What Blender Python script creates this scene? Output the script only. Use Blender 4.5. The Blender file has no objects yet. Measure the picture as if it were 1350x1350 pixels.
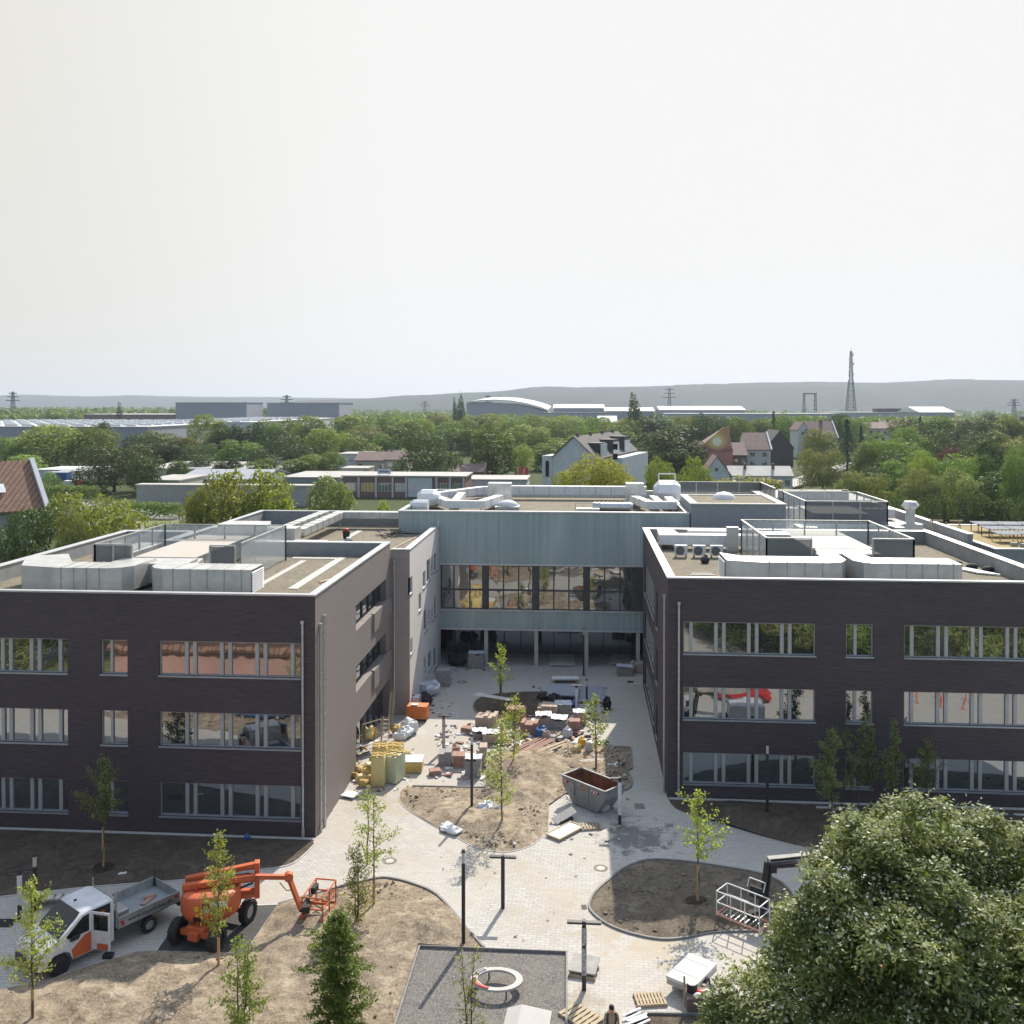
import bpy, bmesh, math, random
import numpy as np
from mathutils import Vector, Matrix, Euler, noise
from mathutils.geometry import delaunay_2d_cdt
R = math.radians
S = bpy.context.scene
COL = S.collection

# ------------------------------------------------------------------ camera, sky, sun
F = 1250.0                      # focal length in pixels of a 1350 px wide frame
YAW, PITCH, PY0, CH = R(4.21), R(0.6), 548.1, 23.3
cd = bpy.data.cameras.new('camera'); cam = bpy.data.objects.new('camera', cd); COL.objects.link(cam)
cam.location = (0, 0, CH); cam.rotation_euler = (R(90) - PITCH, 0, YAW)
cd.sensor_width = 36; cd.lens = 36 * F / 1350; cd.shift_y = -(675 - PY0) / 1350
cd.clip_start = 0.5; cd.clip_end = 30000
S.camera = cam
SUN_EL, SUN_AZ = R(42.2), R(14.4)     # azimuth from +Y towards +X
w = bpy.data.worlds.new("World"); S.world = w; w.use_nodes = True
nt = w.node_tree; nt.nodes.clear()
wo = nt.nodes.new('ShaderNodeOutputWorld'); bg = nt.nodes.new('ShaderNodeBackground'); sky = nt.nodes.new('ShaderNodeTexSky')
sky.sky_type = 'NISHITA'; sky.sun_disc = False; sky.sun_elevation = SUN_EL; sky.sun_rotation = SUN_AZ
sky.air_density = 1.0; sky.dust_density = 1.5; sky.ozone_density = 1.0; sky.altitude = 50
hs = nt.nodes.new('ShaderNodeHueSaturation'); hs.inputs['Saturation'].default_value = 1.15
nt.links.new(sky.outputs[0], hs.inputs['Color'])
# low haze layer of a hot summer day: milky white towards the horizon, clearing upwards
tc = nt.nodes.new('ShaderNodeTexCoord'); sx = nt.nodes.new('ShaderNodeSeparateXYZ'); nt.links.new(tc.outputs['Generated'], sx.inputs[0])
mr = nt.nodes.new('ShaderNodeMapRange'); mr.interpolation_type = 'SMOOTHSTEP'
mr.inputs['From Min'].default_value = .42; mr.inputs['From Max'].default_value = .85; mr.inputs['To Min'].default_value = 1.0; mr.inputs['To Max'].default_value = .8
nt.links.new(sx.outputs[2], mr.inputs['Value'])
hz = nt.nodes.new('ShaderNodeMix'); hz.data_type = 'RGBA'; hz.inputs[7].default_value = (5.18, 5.13, 5.06, 1)
# the haze is milky on the sun's side and thins out opposite the sun, where the sky is bluer
mr2 = nt.nodes.new('ShaderNodeMapRange'); mr2.interpolation_type = 'SMOOTHSTEP'; nt.links.new(sx.outputs[1], mr2.inputs['Value'])
mr2.inputs['From Min'].default_value = -.5; mr2.inputs['From Max'].default_value = .55; mr2.inputs['To Min'].default_value = .22; mr2.inputs['To Max'].default_value = 1.0
mm = nt.nodes.new('ShaderNodeMath'); mm.operation = 'MULTIPLY'; nt.links.new(mr.outputs[0], mm.inputs[0]); nt.links.new(mr2.outputs[0], mm.inputs[1])
mr4 = nt.nodes.new('ShaderNodeMapRange'); mr4.interpolation_type = 'SMOOTHSTEP'; nt.links.new(sx.outputs[2], mr4.inputs['Value'])
mr4.inputs['From Min'].default_value = .45; mr4.inputs['From Max'].default_value = .9; mr4.inputs['To Min'].default_value = 0; mr4.inputs['To Max'].default_value = 1
up = nt.nodes.new('ShaderNodeMix'); up.data_type = 'RGBA'; up.inputs[6].default_value = (5.18, 5.13, 5.06, 1); up.inputs[7].default_value = (8.0, 9.2, 10.8, 1); nt.links.new(mr4.outputs[0], up.inputs[0]); nt.links.new(up.outputs[2], hz.inputs[7])
nt.links.new(mm.outputs[0], hz.inputs[0]); nt.links.new(hs.outputs[0], hz.inputs[6])
# a touch duller and warmer away from the sun's azimuth
mr3 = nt.nodes.new('ShaderNodeMapRange'); mr3.interpolation_type = 'SMOOTHSTEP'; nt.links.new(sx.outputs[0], mr3.inputs['Value'])
mr3.inputs['From Min'].default_value = -.62; mr3.inputs['From Max'].default_value = -.15; mr3.inputs['To Min'].default_value = 1; mr3.inputs['To Max'].default_value = 0
tn = nt.nodes.new('ShaderNodeMix'); tn.data_type = 'RGBA'; tn.blend_type = 'MULTIPLY'; tn.inputs[7].default_value = (.86, .85, .80, 1)
nt.links.new(mr3.outputs[0], tn.inputs[0]); nt.links.new(hz.outputs[2], tn.inputs[6]); nt.links.new(tn.outputs[2], bg.inputs[0]); nt.links.new(bg.outputs[0], wo.inputs[0])
bg.inputs[1].default_value = 0.12
sd = bpy.data.lights.new('sun', 'SUN'); sd.energy = 4.2; sd.angle = R(0.55); sd.color = (1.0, 0.92, 0.79)
so = bpy.data.objects.new('sun', sd); COL.objects.link(so)
sv = Vector((math.sin(SUN_AZ) * math.cos(SUN_EL), math.cos(SUN_AZ) * math.cos(SUN_EL), math.sin(SUN_EL)))
so.rotation_euler = sv.to_track_quat('Z', 'Y').to_euler(); so.location = (0, 0, 80)
S.view_settings.view_transform = 'Standard'; S.view_settings.look = 'None'; S.view_settings.gamma = 1
S.view_settings.exposure = 0.57
S.render.engine = 'CYCLES'
S.cycles.max_bounces = 6; S.cycles.diffuse_bounces = 3; S.cycles.glossy_bounces = 3; S.cycles.transmission_bounces = 4
S.cycles.transparent_max_bounces = 8; S.cycles.volume_bounces = 0; S.cycles.use_denoising = True
S.cycles.caustics_reflective = False; S.cycles.caustics_refractive = False
S.cycles.sample_clamp_indirect = 4

# ------------------------------------------------------------------ survey helpers: photo pixel -> metres
_cy, _sy, _cp, _sp = math.cos(YAW), math.sin(YAW), math.cos(PITCH), math.sin(PITCH)
def ray(px, py):
    a, b = (px - 675) / F, -(py - PY0) / F
    fy, fz = _cp + b * _sp, -_sp + b * _cp          # forward / up before yaw
    return Vector((a * _cy - fy * _sy, a * _sy + fy * _cy, fz))
def G(px, py, z=0.0):
    d = ray(px, py); t = (z - CH) / d.z
    return Vector((d.x * t, d.y * t, z))
def PY(px, py, Y):
    d = ray(px, py); t = Y / d.y
    return Vector((d.x * t, Y, CH + d.z * t))
def PX(px, py, X):
    d = ray(px, py); t = X / d.x
    return Vector((X, d.y * t, CH + d.z * t))

# ------------------------------------------------------------------ mesh builder
class MB:
    def __init__(s): s.v = []; s.f = []; s.m = []; s.cur = 0
    def mi(s, i): s.cur = i; return s
    def add(s, vs, fs):
        o = len(s.v); s.v += [tuple(v) for v in vs]
        for f in fs: s.f.append([i + o for i in f]); s.m.append(s.cur)
        return s
    def box(s, x0, x1, y0, y1, z0, z1):
        vs = [(x, y, z) for z in (z0, z1) for y in (y0, y1) for x in (x0, x1)]
        return s.add(vs, [(0, 2, 3, 1), (4, 5, 7, 6), (0, 1, 5, 4), (2, 6, 7, 3), (0, 4, 6, 2), (1, 3, 7, 5)])
    def cbox(s, c, d, rz=0, rx=0, ry=0):
        M = Matrix.Translation(c) @ Euler((rx, ry, rz)).to_matrix().to_4x4()
        vs = [M @ Vector((x * d[0] / 2, y * d[1] / 2, z * d[2] / 2)) for z in (-1, 1) for y in (-1, 1) for x in (-1, 1)]
        return s.add(vs, [(0, 2, 3, 1), (4, 5, 7, 6), (0, 1, 5, 4), (2, 6, 7, 3), (0, 4, 6, 2), (1, 3, 7, 5)])
    def beam(s, a, b, wd, h=None):
        a, b = Vector(a), Vector(b); h = h or wd; d = (b - a); L = d.length; d.normalize()
        u = Vector((0, 0, 1)) if abs(d.z) < .95 else Vector((0, 1, 0))
        x = d.cross(u).normalized(); y = x.cross(d).normalized()
        vs = [p + x * (i * wd / 2) + y * (j * h / 2) for p in (a, b) for j in (-1, 1) for i in (-1, 1)]
        return s.add(vs, [(0, 1, 3, 2), (4, 6, 7, 5), (0, 4, 5, 1), (2, 3, 7, 6), (0, 2, 6, 4), (1, 5, 7, 3)])
    def cyl(s, a, b, r0, r1=None, n=10, cap=True):
        a, b = Vector(a), Vector(b); r1 = r0 if r1 is None else r1; d = (b - a).normalized()
        u = Vector((0, 0, 1)) if abs(d.z) < .95 else Vector((0, 1, 0))
        x = d.cross(u).normalized(); y = x.cross(d).normalized()
        vs = []
        for p, r in ((a, r0), (b, r1)):
            vs += [p + (x * math.cos(2 * math.pi * i / n) + y * math.sin(2 * math.pi * i / n)) * r for i in range(n)]
        fs = [(i, (i + 1) % n, n + (i + 1) % n, n + i) for i in range(n)]
        if cap: fs += [tuple(range(n))[::-1], tuple(range(n, 2 * n))]
        return s.add(vs, fs)
    def tube(s, pts, r, n=8):
        for a, b in zip(pts, pts[1:]): s.cyl(a, b, r, r, n)
        return s
    def lathe(s, c, prof, n=20, axis='z', closed=False):
        c = Vector(c); vs = []
        for r, h in prof:
            for i in range(n):
                t = 2 * math.pi * i / n
                p = (r * math.cos(t), r * math.sin(t), h) if axis == 'z' else ((h, r * math.cos(t), r * math.sin(t)) if axis == 'x' else (r * math.cos(t), h, r * math.sin(t)))
                vs.append(c + Vector(p))
        m = len(prof); fs = []
        for k in range(m if closed else m - 1):
            k2 = (k + 1) % m
            for i in range(n): fs.append((k * n + i, k * n + (i + 1) % n, k2 * n + (i + 1) % n, k2 * n + i))
        if not closed: fs += [tuple(range(n))[::-1], tuple(range((m - 1) * n, m * n))]
        return s.add(vs, fs)
    def prism(s, poly, z0, z1):
        n = len(poly); vs = [(p[0], p[1], z0) for p in poly] + [(p[0], p[1], z1) for p in poly]
        return s.add(vs, [tuple(range(n))[::-1], tuple(range(n, 2 * n))] + [(i, (i + 1) % n, n + (i + 1) % n, n + i) for i in range(n)])
    def xprism(s, prof, x0, x1):      # profile in (y,z) extruded along x
        n = len(prof); vs = [(x0, p[0], p[1]) for p in prof] + [(x1, p[0], p[1]) for p in prof]
        return s.add(vs, [tuple(range(n))[::-1], tuple(range(n, 2 * n))] + [(i, (i + 1) % n, n + (i + 1) % n, n + i) for i in range(n)])
    def yprism(s, prof, y0, y1):      # profile in (x,z) extruded along y
        n = len(prof); vs = [(p[0], y0, p[1]) for p in prof] + [(p[0], y1, p[1]) for p in prof]
        return s.add(vs, [tuple(range(n))[::-1], tuple(range(n, 2 * n))] + [(i, (i + 1) % n, n + (i + 1) % n, n + i) for i in range(n)])
    def ball(s, c, r, n=10, k=6):
        c = Vector(c); r = Vector(r) if hasattr(r, '__len__') else Vector((r, r, r))
        vs = [c + Vector((0, 0, -r.z))]
        for j in range(1, k):
            t = math.pi * j / k
            vs += [c + Vector((r.x * math.sin(t) * math.cos(2 * math.pi * i / n), r.y * math.sin(t) * math.sin(2 * math.pi * i / n), -r.z * math.cos(t))) for i in range(n)]
        vs.append(c + Vector((0, 0, r.z))); e = len(vs) - 1
        fs = [(0, 1 + (i + 1) % n, 1 + i) for i in range(n)]
        for j in range(k - 2):
            a = 1 + j * n
            fs += [(a + i, a + (i + 1) % n, a + n + (i + 1) % n, a + n + i) for i in range(n)]
        a = 1 + (k - 2) * n
        fs += [(a + i, a + (i + 1) % n, e) for i in range(n)]
        return s.add(vs, fs)
    def build(s, name, mats, parent=None, world=False, bevel=0, smooth=False, fix=True):
        me = bpy.data.meshes.new(name)
        off = Vector(parent.location) if (world and parent is not None) else Vector((0, 0, 0))
        P = parent.parent if (world and parent is not None) else None
        while P is not None: off += Vector(P.location); P = P.parent
        me.from_pydata([(x - off.x, y - off.y, z - off.z) for x, y, z in s.v], [], s.f)
        if not isinstance(mats, (list, tuple)): mats = [mats]
        for m in mats: me.materials.append(m)
        me.polygons.foreach_set('material_index', s.m)
        if fix or bevel:
            bm = bmesh.new(); bm.from_mesh(me)
            bmesh.ops.recalc_face_normals(bm, faces=bm.faces)
            if bevel:
                es = [e for e in bm.edges if len(e.link_faces) == 2 and e.calc_face_angle(0) > .5]
                bmesh.ops.bevel(bm, geom=es, offset=bevel, segments=2, profile=.6, affect='EDGES', clamp_overlap=True)
            bm.to_mesh(me); bm.free()
        if smooth:
            me.polygons.foreach_set('use_smooth', [True] * len(me.polygons)); me.set_sharp_from_angle(angle=R(40))
        me.update()
        o = bpy.data.objects.new(name, me); COL.objects.link(o)
        if parent is not None: o.parent = parent
        return o

def tag(o, label=None, cat=None, group=None, kind=None):
    for k, v in (('label', label), ('category', cat), ('group', group), ('kind', kind)):
        if v: o[k] = v
    return o
def thing(name, loc, label, cat, group=None, rz=0):
    o = bpy.data.objects.new(name, None); COL.objects.link(o); o.empty_display_size = .3
    o.location = loc; o.rotation_euler = (0, 0, rz)
    return tag(o, label, cat, group)
def kids(o): return [c for c in bpy.data.objects if c.parent == o]
def copy_tree(root, loc, rz=0, label=None, group=None, scale=None, _p=None):
    r = root.copy(); COL.objects.link(r); r.location = loc; r.rotation_euler = (0, 0, rz)
    if scale: r.scale = scale if hasattr(scale, '__len__') else (scale,) * 3
    if label: r['label'] = label
    if group: r['group'] = group
    for ch in KID.get(root.name, None) or kids(root):
        c = ch.copy(); COL.objects.link(c); c.parent = r
        for g in kids(ch):
            d = g.copy(); COL.objects.link(d); d.parent = c
    return r
KID = {}
def struct(name, mb, mats, **k):
    o = mb.build(name, mats, **k); o['kind'] = 'structure'; return o

# ------------------------------------------------------------------ materials
def NT(name):
    m = bpy.data.materials.new(name); m.use_nodes = True; t = m.node_tree
    return m, t, t.nodes['Principled BSDF']
def N(t, typ, **kw):
    n = t.nodes.new(typ)
    for k, v in kw.items():
        if k.startswith('i_'): n.inputs[k[2:].replace('_', ' ')].default_value = v
        else: setattr(n, k, v)
    return n
def mixc(t, fac, a, b, blend='MIX'):
    n = N(t, 'ShaderNodeMix', data_type='RGBA', blend_type=blend)
    for sock, val in ((n.inputs[0], fac), (n.inputs[6], a), (n.inputs[7], b)):
        if hasattr(val, 'node'): t.links.new(val, sock)
        elif isinstance(val, (int, float)): sock.default_value = val
        else: sock.default_value = (*val, 1) if len(val) == 3 else val
    return n.outputs[2]
def math_(t, op, a, b=None, c=None):
    n = N(t, 'ShaderNodeMath', operation=op)
    for i, val in enumerate((a, b, c)):
        if val is None: continue
        if hasattr(val, 'node'): t.links.new(val, n.inputs[i])
        else: n.inputs[i].default_value = val
    return n.outputs[0]
def ramp(t, fac, stops):
    n = N(t, 'ShaderNodeValToRGB'); cr = n.color_ramp
    while len(cr.elements) < len(stops): cr.elements.new(.5)
    for e, (p, c) in zip(cr.elements, stops): e.position = p; e.color = (*c, 1) if hasattr(c, '__len__') else (c, c, c, 1)
    t.links.new(fac, n.inputs[0]); return n.outputs[0]
def coords(t, kind='Object', scale=None):
    c = N(t, 'ShaderNodeNewGeometry').outputs['Position'] if kind == 'World' else N(t, 'ShaderNodeTexCoord').outputs[kind]
    if scale:
        mp = N(t, 'ShaderNodeMapping'); mp.inputs['Scale'].default_value = scale; t.links.new(c, mp.inputs[0]); c = mp.outputs[0]
    return c
def noi(t, vec, scale, detail=4, rough=.6, dist=0):
    n = N(t, 'ShaderNodeTexNoise'); n.inputs['Scale'].default_value = scale; n.inputs['Detail'].default_value = detail
    n.inputs['Roughness'].default_value = rough; n.inputs['Distortion'].default_value = dist
    t.links.new(vec, n.inputs['Vector']); return n.outputs['Fac']
def bump(t, b, h, strength=.3, dist=.05):
    n = N(t, 'ShaderNodeBump'); n.inputs['Strength'].default_value = strength; n.inputs['Distance'].default_value = dist
    t.links.new(h, n.inputs['Height']); t.links.new(n.outputs[0], b.inputs['Normal']); return n
def pm(name, c1, c2=None, scale=3, rough=.7, metal=0, bmp=0, bscale=None, spec=None, alpha=None, stretch=None, r2=None):
    m, t, b = NT(name)
    b.inputs['Roughness'].default_value = rough; b.inputs['Metallic'].default_value = metal
    b.inputs['Base Color'].default_value = (*c1, 1)
    if c2 is None: c2 = tuple(x * .8 for x in c1)
    v = coords(t, 'Object', stretch)
    n1 = noi(t, v, scale, 5, .65)
    f = ramp(t, n1, [(.35, 0), (.65, 1)])
    t.links.new(mixc(t, f, c1, c2), b.inputs['Base Color'])
    if r2 is not None: t.links.new(math_(t, 'MULTIPLY_ADD', f, r2 - rough, rough), b.inputs['Roughness'])
    if bmp: bump(t, b, noi(t, v, bscale or scale * 3, 4), bmp, .02)
    if spec is not None: b.inputs['Specular IOR Level'].default_value = spec
    if alpha is not None: b.inputs['Alpha'].default_value = alpha
    return m
# wall materials -----------------------------------------------------
def brick_mat(name, c1, c2, mortar, scale=1.0):
    m, t, b = NT(name)
    p = N(t, 'ShaderNodeNewGeometry').outputs['Position']
    s = N(t, 'ShaderNodeSeparateXYZ'); t.links.new(p, s.inputs[0])
    c = N(t, 'ShaderNodeCombineXYZ'); t.links.new(math_(t, 'ADD', s.outputs[0], s.outputs[1]), c.inputs[0]); t.links.new(s.outputs[2], c.inputs[1])
    br = N(t, 'ShaderNodeTexBrick'); t.links.new(c.outputs[0], br.inputs['Vector'])
    br.inputs['Scale'].default_value = 1; br.inputs['Brick Width'].default_value = .30 * scale; br.inputs['Row Height'].default_value = .075 * scale
    br.inputs['Mortar Size'].default_value = .009; br.inputs['Mortar Smooth'].default_value = .2; br.inputs['Bias'].default_value = 0
    br.inputs['Color1'].default_value = (*c1, 1); br.inputs['Color2'].default_value = (*c2, 1); br.inputs['Mortar'].default_value = (*mortar, 1)
    st = coords(t, 'World', (.25, .25, 4.5))
    n1 = noi(t, st, 1.2, 6, .7)
    n2 = noi(t, p, .22, 4, .6)
    col = mixc(t, ramp(t, n1, [(.36, .0), (.64, .8)]), br.outputs['Color'], tuple(min(.8, x * (1.9 if x < .1 else 1.15) + .005) for x in c2))
    n5 = noi(t, coords(t, 'World', (.5, .5, 9)), 2.2, 3, .8)
    col = mixc(t, ramp(t, n5, [(.47, 0), (.68, .75)]), col, tuple(min(.85, x * (2.1 if x < .1 else 1.14)) for x in c1))
    col = mixc(t, ramp(t, n2, [(.35, .0), (.7, .3 if c1[0] < .1 else .12)]), col, tuple(x * .62 for x in c1))
    t.links.new(col, b.inputs['Base Color']); b.inputs['Roughness'].default_value = .72
    bump(t, b, br.outputs['Fac'], -.35, .01)
    return m
M = {}
M['brick'] = brick_mat('dark_brick', (.060, .043, .046), (.036, .028, .032), (.07, .063, .068))
M['brick2'] = brick_mat('grey_brick_sunlit', (.74, .69, .65), (.66, .61, .575), (.7, .66, .62))  # stair block brick, its sunlit side wall painted paler
M['brick_side'] = brick_mat('dark_brick_sunlit', (.235, .20, .19), (.18, .155, .15), (.22, .195, .19))  # dark wing brick lightened, grazing sun painted into the side wall
M['brick_link'] = brick_mat('grey_brick_shaded', (.36, .315, .295), (.30, .262, .245), (.33, .29, .27))  # same stair block brick, darker copy for the front in shade
M['red_brick'] = brick_mat('red_brick', (.23, .10, .075), (.17, .075, .06), (.2, .17, .15))
M['grey_wall'] = pm('grey_wall', (.30, .31, .31), (.24, .25, .255), 1.5, .8, bmp=.1)
M['white_wall'] = pm('white_render', (.60, .61, .62), (.50, .52, .54), .6, .85, bmp=.05)
M['cream_wall'] = pm('cream_render', (.56, .52, .44), (.48, .44, .38), .6, .85)
M['coping'] = pm('coping_metal', (.62, .63, .64), (.5, .51, .53), .8, .38, .55)
M['alu'] = pm('sheet_metal', (.66, .66, .65), (.50, .50, .49), 1.3, .34, .75, bmp=.12, bscale=2, r2=.5)
M['alu2'] = pm('galvanised', (.52, .52, .50), (.36, .36, .35), 2.5, .5, .6, bmp=.1, bscale=4)
M['duct'] = pm('duct_cladding', (.60, .60, .58), (.46, .46, .445), .9, .4, .45, bmp=.2, bscale=1.5)
M['pipe'] = pm('downpipe_zinc', (.58, .59, .6), (.45, .46, .47), 4, .35, .6)
M['frame'] = pm('window_frame', (.42, .43, .44), (.37, .38, .39), 2, .45, .3)
M['frame_dk'] = pm('dark_frame', (.085, .085, .09), (.06, .06, .065), 2, .45, .3)
M['sill'] = pm('sill_metal', (.36, .40, .43), (.30, .33, .36), 2, .4, .5)
M['dark'] = pm('dark_interior', (.018, .018, .02), (.03, .03, .03), 2, .9)
M['concrete'] = pm('concrete', (.42, .40, .37), (.33, .31, .29), 2, .85, bmp=.2, bscale=20)
M['concrete_lt'] = pm('light_concrete', (.56, .54, .50), (.46, .44, .41), 2, .85, bmp=.2, bscale=20)
M['kerb'] = pm('kerb_concrete', (.27, .26, .25), (.2, .19, .18), 3, .85, bmp=.3, bscale=15)
M['kerb_lt'] = pm('pale_kerb', (.55, .53, .49), (.45, .43, .4), 3, .85)
M['wood'] = pm('pallet_wood', (.50, .40, .27), (.36, .28, .18), 3, .8, bmp=.3, stretch=(1, 8, 8))
M['wood_gr'] = pm('weathered_wood', (.42, .35, .27), (.28, .22, .17), 3, .85, bmp=.3)
M['stake'] = pm('stake_wood', (.50, .33, .16), (.38, .24, .11), 4, .8)
M['bark'] = pm('bark', (.13, .10, .075), (.07, .055, .042), 8, .95, bmp=.6, stretch=(1, 1, .3))
M['orange'] = pm('orange_paint', (.60, .125, .04), (.46, .11, .045), 1.5, .42, r2=.6)
M['orange_old'] = pm('orange_plastic', (.62, .17, .04), (.5, .13, .03), 3, .6)
M['white'] = pm('white_paint', (.72, .73, .75), (.58, .58, .58), 1.3, .3, r2=.5)
M['white_pl'] = pm('white_sheet', (.78, .78, .78), (.66, .66, .66), 3, .5, bmp=.2)
M['black'] = pm('black_rubber', (.022, .022, .022), (.035, .034, .032), 6, .8, bmp=.2)
M['post'] = pm('post_anthracite', (.048, .045, .048), (.035, .033, .036), 3, .45, .2)
M['steel'] = pm('skip_grey', (.30, .31, .32), (.22, .22, .225), 2.2, .6, .15, bmp=.15)
M['rust'] = pm('rust', (.27, .12, .055), (.12, .055, .032), 3, .9, bmp=.4)
M['red'] = pm('red_paint', (.5, .03, .03), (.42, .025, .025), 2, .45)
M['blue'] = pm('blue_paint', (.03, .11, .30), (.025, .09, .24), 2, .5)
M['yellow'] = pm('yellow_paint', (.66, .42, .04), (.55, .34, .03), 3, .6)
M['bag_y'] = pm('yellow_sack', (.70, .58, .28), (.62, .50, .2), 5, .45, bmp=.4)
M['bag_g'] = pm('greenish_wrap', (.52, .56, .38), (.42, .46, .3), 5, .35, bmp=.4)
M['insul'] = pm('insulation', (.60, .44, .17), (.42, .28, .09), 8, .9, bmp=.5)
M['paver_g'] = pm('stone_grey', (.36, .34, .33), (.27, .25, .245), 5, .85, bmp=.2)
M['paver_r'] = pm('stone_red', (.40, .235, .185), (.30, .18, .145), 5, .85, bmp=.2)
M['paver_b'] = pm('stone_buff', (.50, .40, .32), (.40, .31, .25), 5, .85, bmp=.2)
M['tarp'] = pm('tarp', (.62, .64, .68), (.42, .45, .5), 2, .45, bmp=.6, bscale=4)
M['asphalt'] = pm('asphalt', (.055, .055, .055), (.08, .078, .075), 1.2, .9, bmp=.3, bscale=60)
M['roof_dk'] = pm('dark_slate', (.075, .068, .07), (.05, .046, .048), 1, .75)
M['roof_br'] = pm('brown_tiles', (.19, .13, .115), (.14, .095, .085), .8, .85)
M['roof_lt'] = pm('light_roofing', (.46, .44, .42), (.36, .345, .33), .2, .8)
M['roof_wh'] = pm('white_roofing', (.72, .72, .71), (.6, .6, .6), .1, .7)
M['hall'] = pm('hall_cladding', (.33, .35, .40), (.28, .3, .35), .02, .8)
M['solar'] = pm('solar_panel', (.22, .24, .28), (.16, .18, .22), 2, .12, .5)
M['skin'] = pm('skin', (.50, .30, .20), (.45, .26, .17), 3, .6)
M['hair'] = pm('dark_hair', (.018, .013, .011), (.01, .008, .007), 20, .6)
M['shirt'] = pm('tan_shirt', (.36, .28, .20), (.28, .22, .155), 4, .9, bmp=.2)
M['vest'] = pm('dark_vest', (.035, .03, .035), (.025, .02, .025), 4, .9)
M['chrome'] = pm('chrome', (.6, .6, .6), (.5, .5, .5), 2, .25, .9)

def glass_reflect(name, tint=(.62, .66, .68), fac=.5, rough=.015, dark=(.02, .024, .027), wav=.012):
    m, t, b = NT(name); t.nodes.remove(b)
    out = t.nodes['Material Output']
    d = N(t, 'ShaderNodeBsdfDiffuse'); d.inputs[0].default_value = (*dark, 1)
    g = N(t, 'ShaderNodeBsdfGlossy'); g.inputs['Color'].default_value = (*tint, 1); g.inputs['Roughness'].default_value = rough
    lw = N(t, 'ShaderNodeLayerWeight'); lw.inputs[0].default_value = .25
    mx = N(t, 'ShaderNodeMixShader')
    t.links.new(math_(t, 'MULTIPLY_ADD', lw.outputs['Facing'], 1 - fac, fac), mx.inputs[0])
    t.links.new(d.outputs[0], mx.inputs[1]); t.links.new(g.outputs[0], mx.inputs[2]); t.links.new(mx.outputs[0], out.inputs[0])
    bn = N(t, 'ShaderNodeBump'); bn.inputs['Strength'].default_value = wav; bn.inputs['Distance'].default_value = 1
    t.links.new(noi(t, coords(t, 'World'), .7, 1), bn.inputs['Height']); t.links.new(bn.outputs[0], g.inputs['Normal'])
    return m
M['glass'] = glass_reflect('window_glass', (.64, .66, .67), .45, .02, (.035, .038, .04), .008)
M['glass_gf'] = glass_reflect('dim_glass', (.62, .68, .73), .42, .03, (.045, .058, .066))
M['glass_dk'] = glass_reflect('car_glass', (.22, .24, .26), .12, .03, (.012, .013, .014))
def screen_glass():
    m, t, b = NT('screen_glass'); b.inputs['Base Color'].default_value = (.55, .6, .62, 1); b.inputs['Roughness'].default_value = .12
    b.inputs['Alpha'].default_value = .36; b.inputs['IOR'].default_value = 1.9
    return m
M['screen'] = screen_glass()
def mesh_screen():
    m, t, b = NT('perforated_screen'); b.inputs['Base Color'].default_value = (.17, .18, .19, 1); b.inputs['Roughness'].default_value = .5; b.inputs['Metallic'].default_value = .4
    b.inputs['Alpha'].default_value = .74
    return m
M['perf'] = mesh_screen()
def channel_glass():
    m, t, b = NT('channel_glass')
    p = N(t, 'ShaderNodeNewGeometry').outputs['Position']; s = N(t, 'ShaderNodeSeparateXYZ'); t.links.new(p, s.inputs[0])
    x = s.outputs[0]
    saw = math_(t, 'FRACT', math_(t, 'MULTIPLY', x, 1 / .26))
    joint = math_(t, 'LESS_THAN', saw, .12)
    cell = math_(t, 'FLOOR', math_(t, 'MULTIPLY', x, 1 / .26))
    wn = N(t, 'ShaderNodeTexWhiteNoise', noise_dimensions='1D'); t.links.new(cell, wn.inputs['W'])
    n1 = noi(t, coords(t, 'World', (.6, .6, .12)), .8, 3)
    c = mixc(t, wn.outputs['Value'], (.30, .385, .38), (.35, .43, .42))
    c = mixc(t, ramp(t, n1, [(.5, 0), (.68, .65)]), c, (.46, .53, .53))  # soft upright streaks of sheen painted into the glass colour
    c = mixc(t, math_(t, 'MULTIPLY', joint, .28), c, (.10, .14, .14))
    t.links.new(c, b.inputs['Base Color'])
    b.inputs['Roughness'].default_value = .2; b.inputs['IOR'].default_value = 1.6
    t.links.new(math_(t, 'MULTIPLY_ADD', wn.outputs['Value'], .15, .16), b.inputs['Roughness'])
    pp = math_(t, 'PINGPONG', saw, .5)
    bump(t, b, pp, .1, .03)
    return m
M['channel'] = channel_glass()

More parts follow.
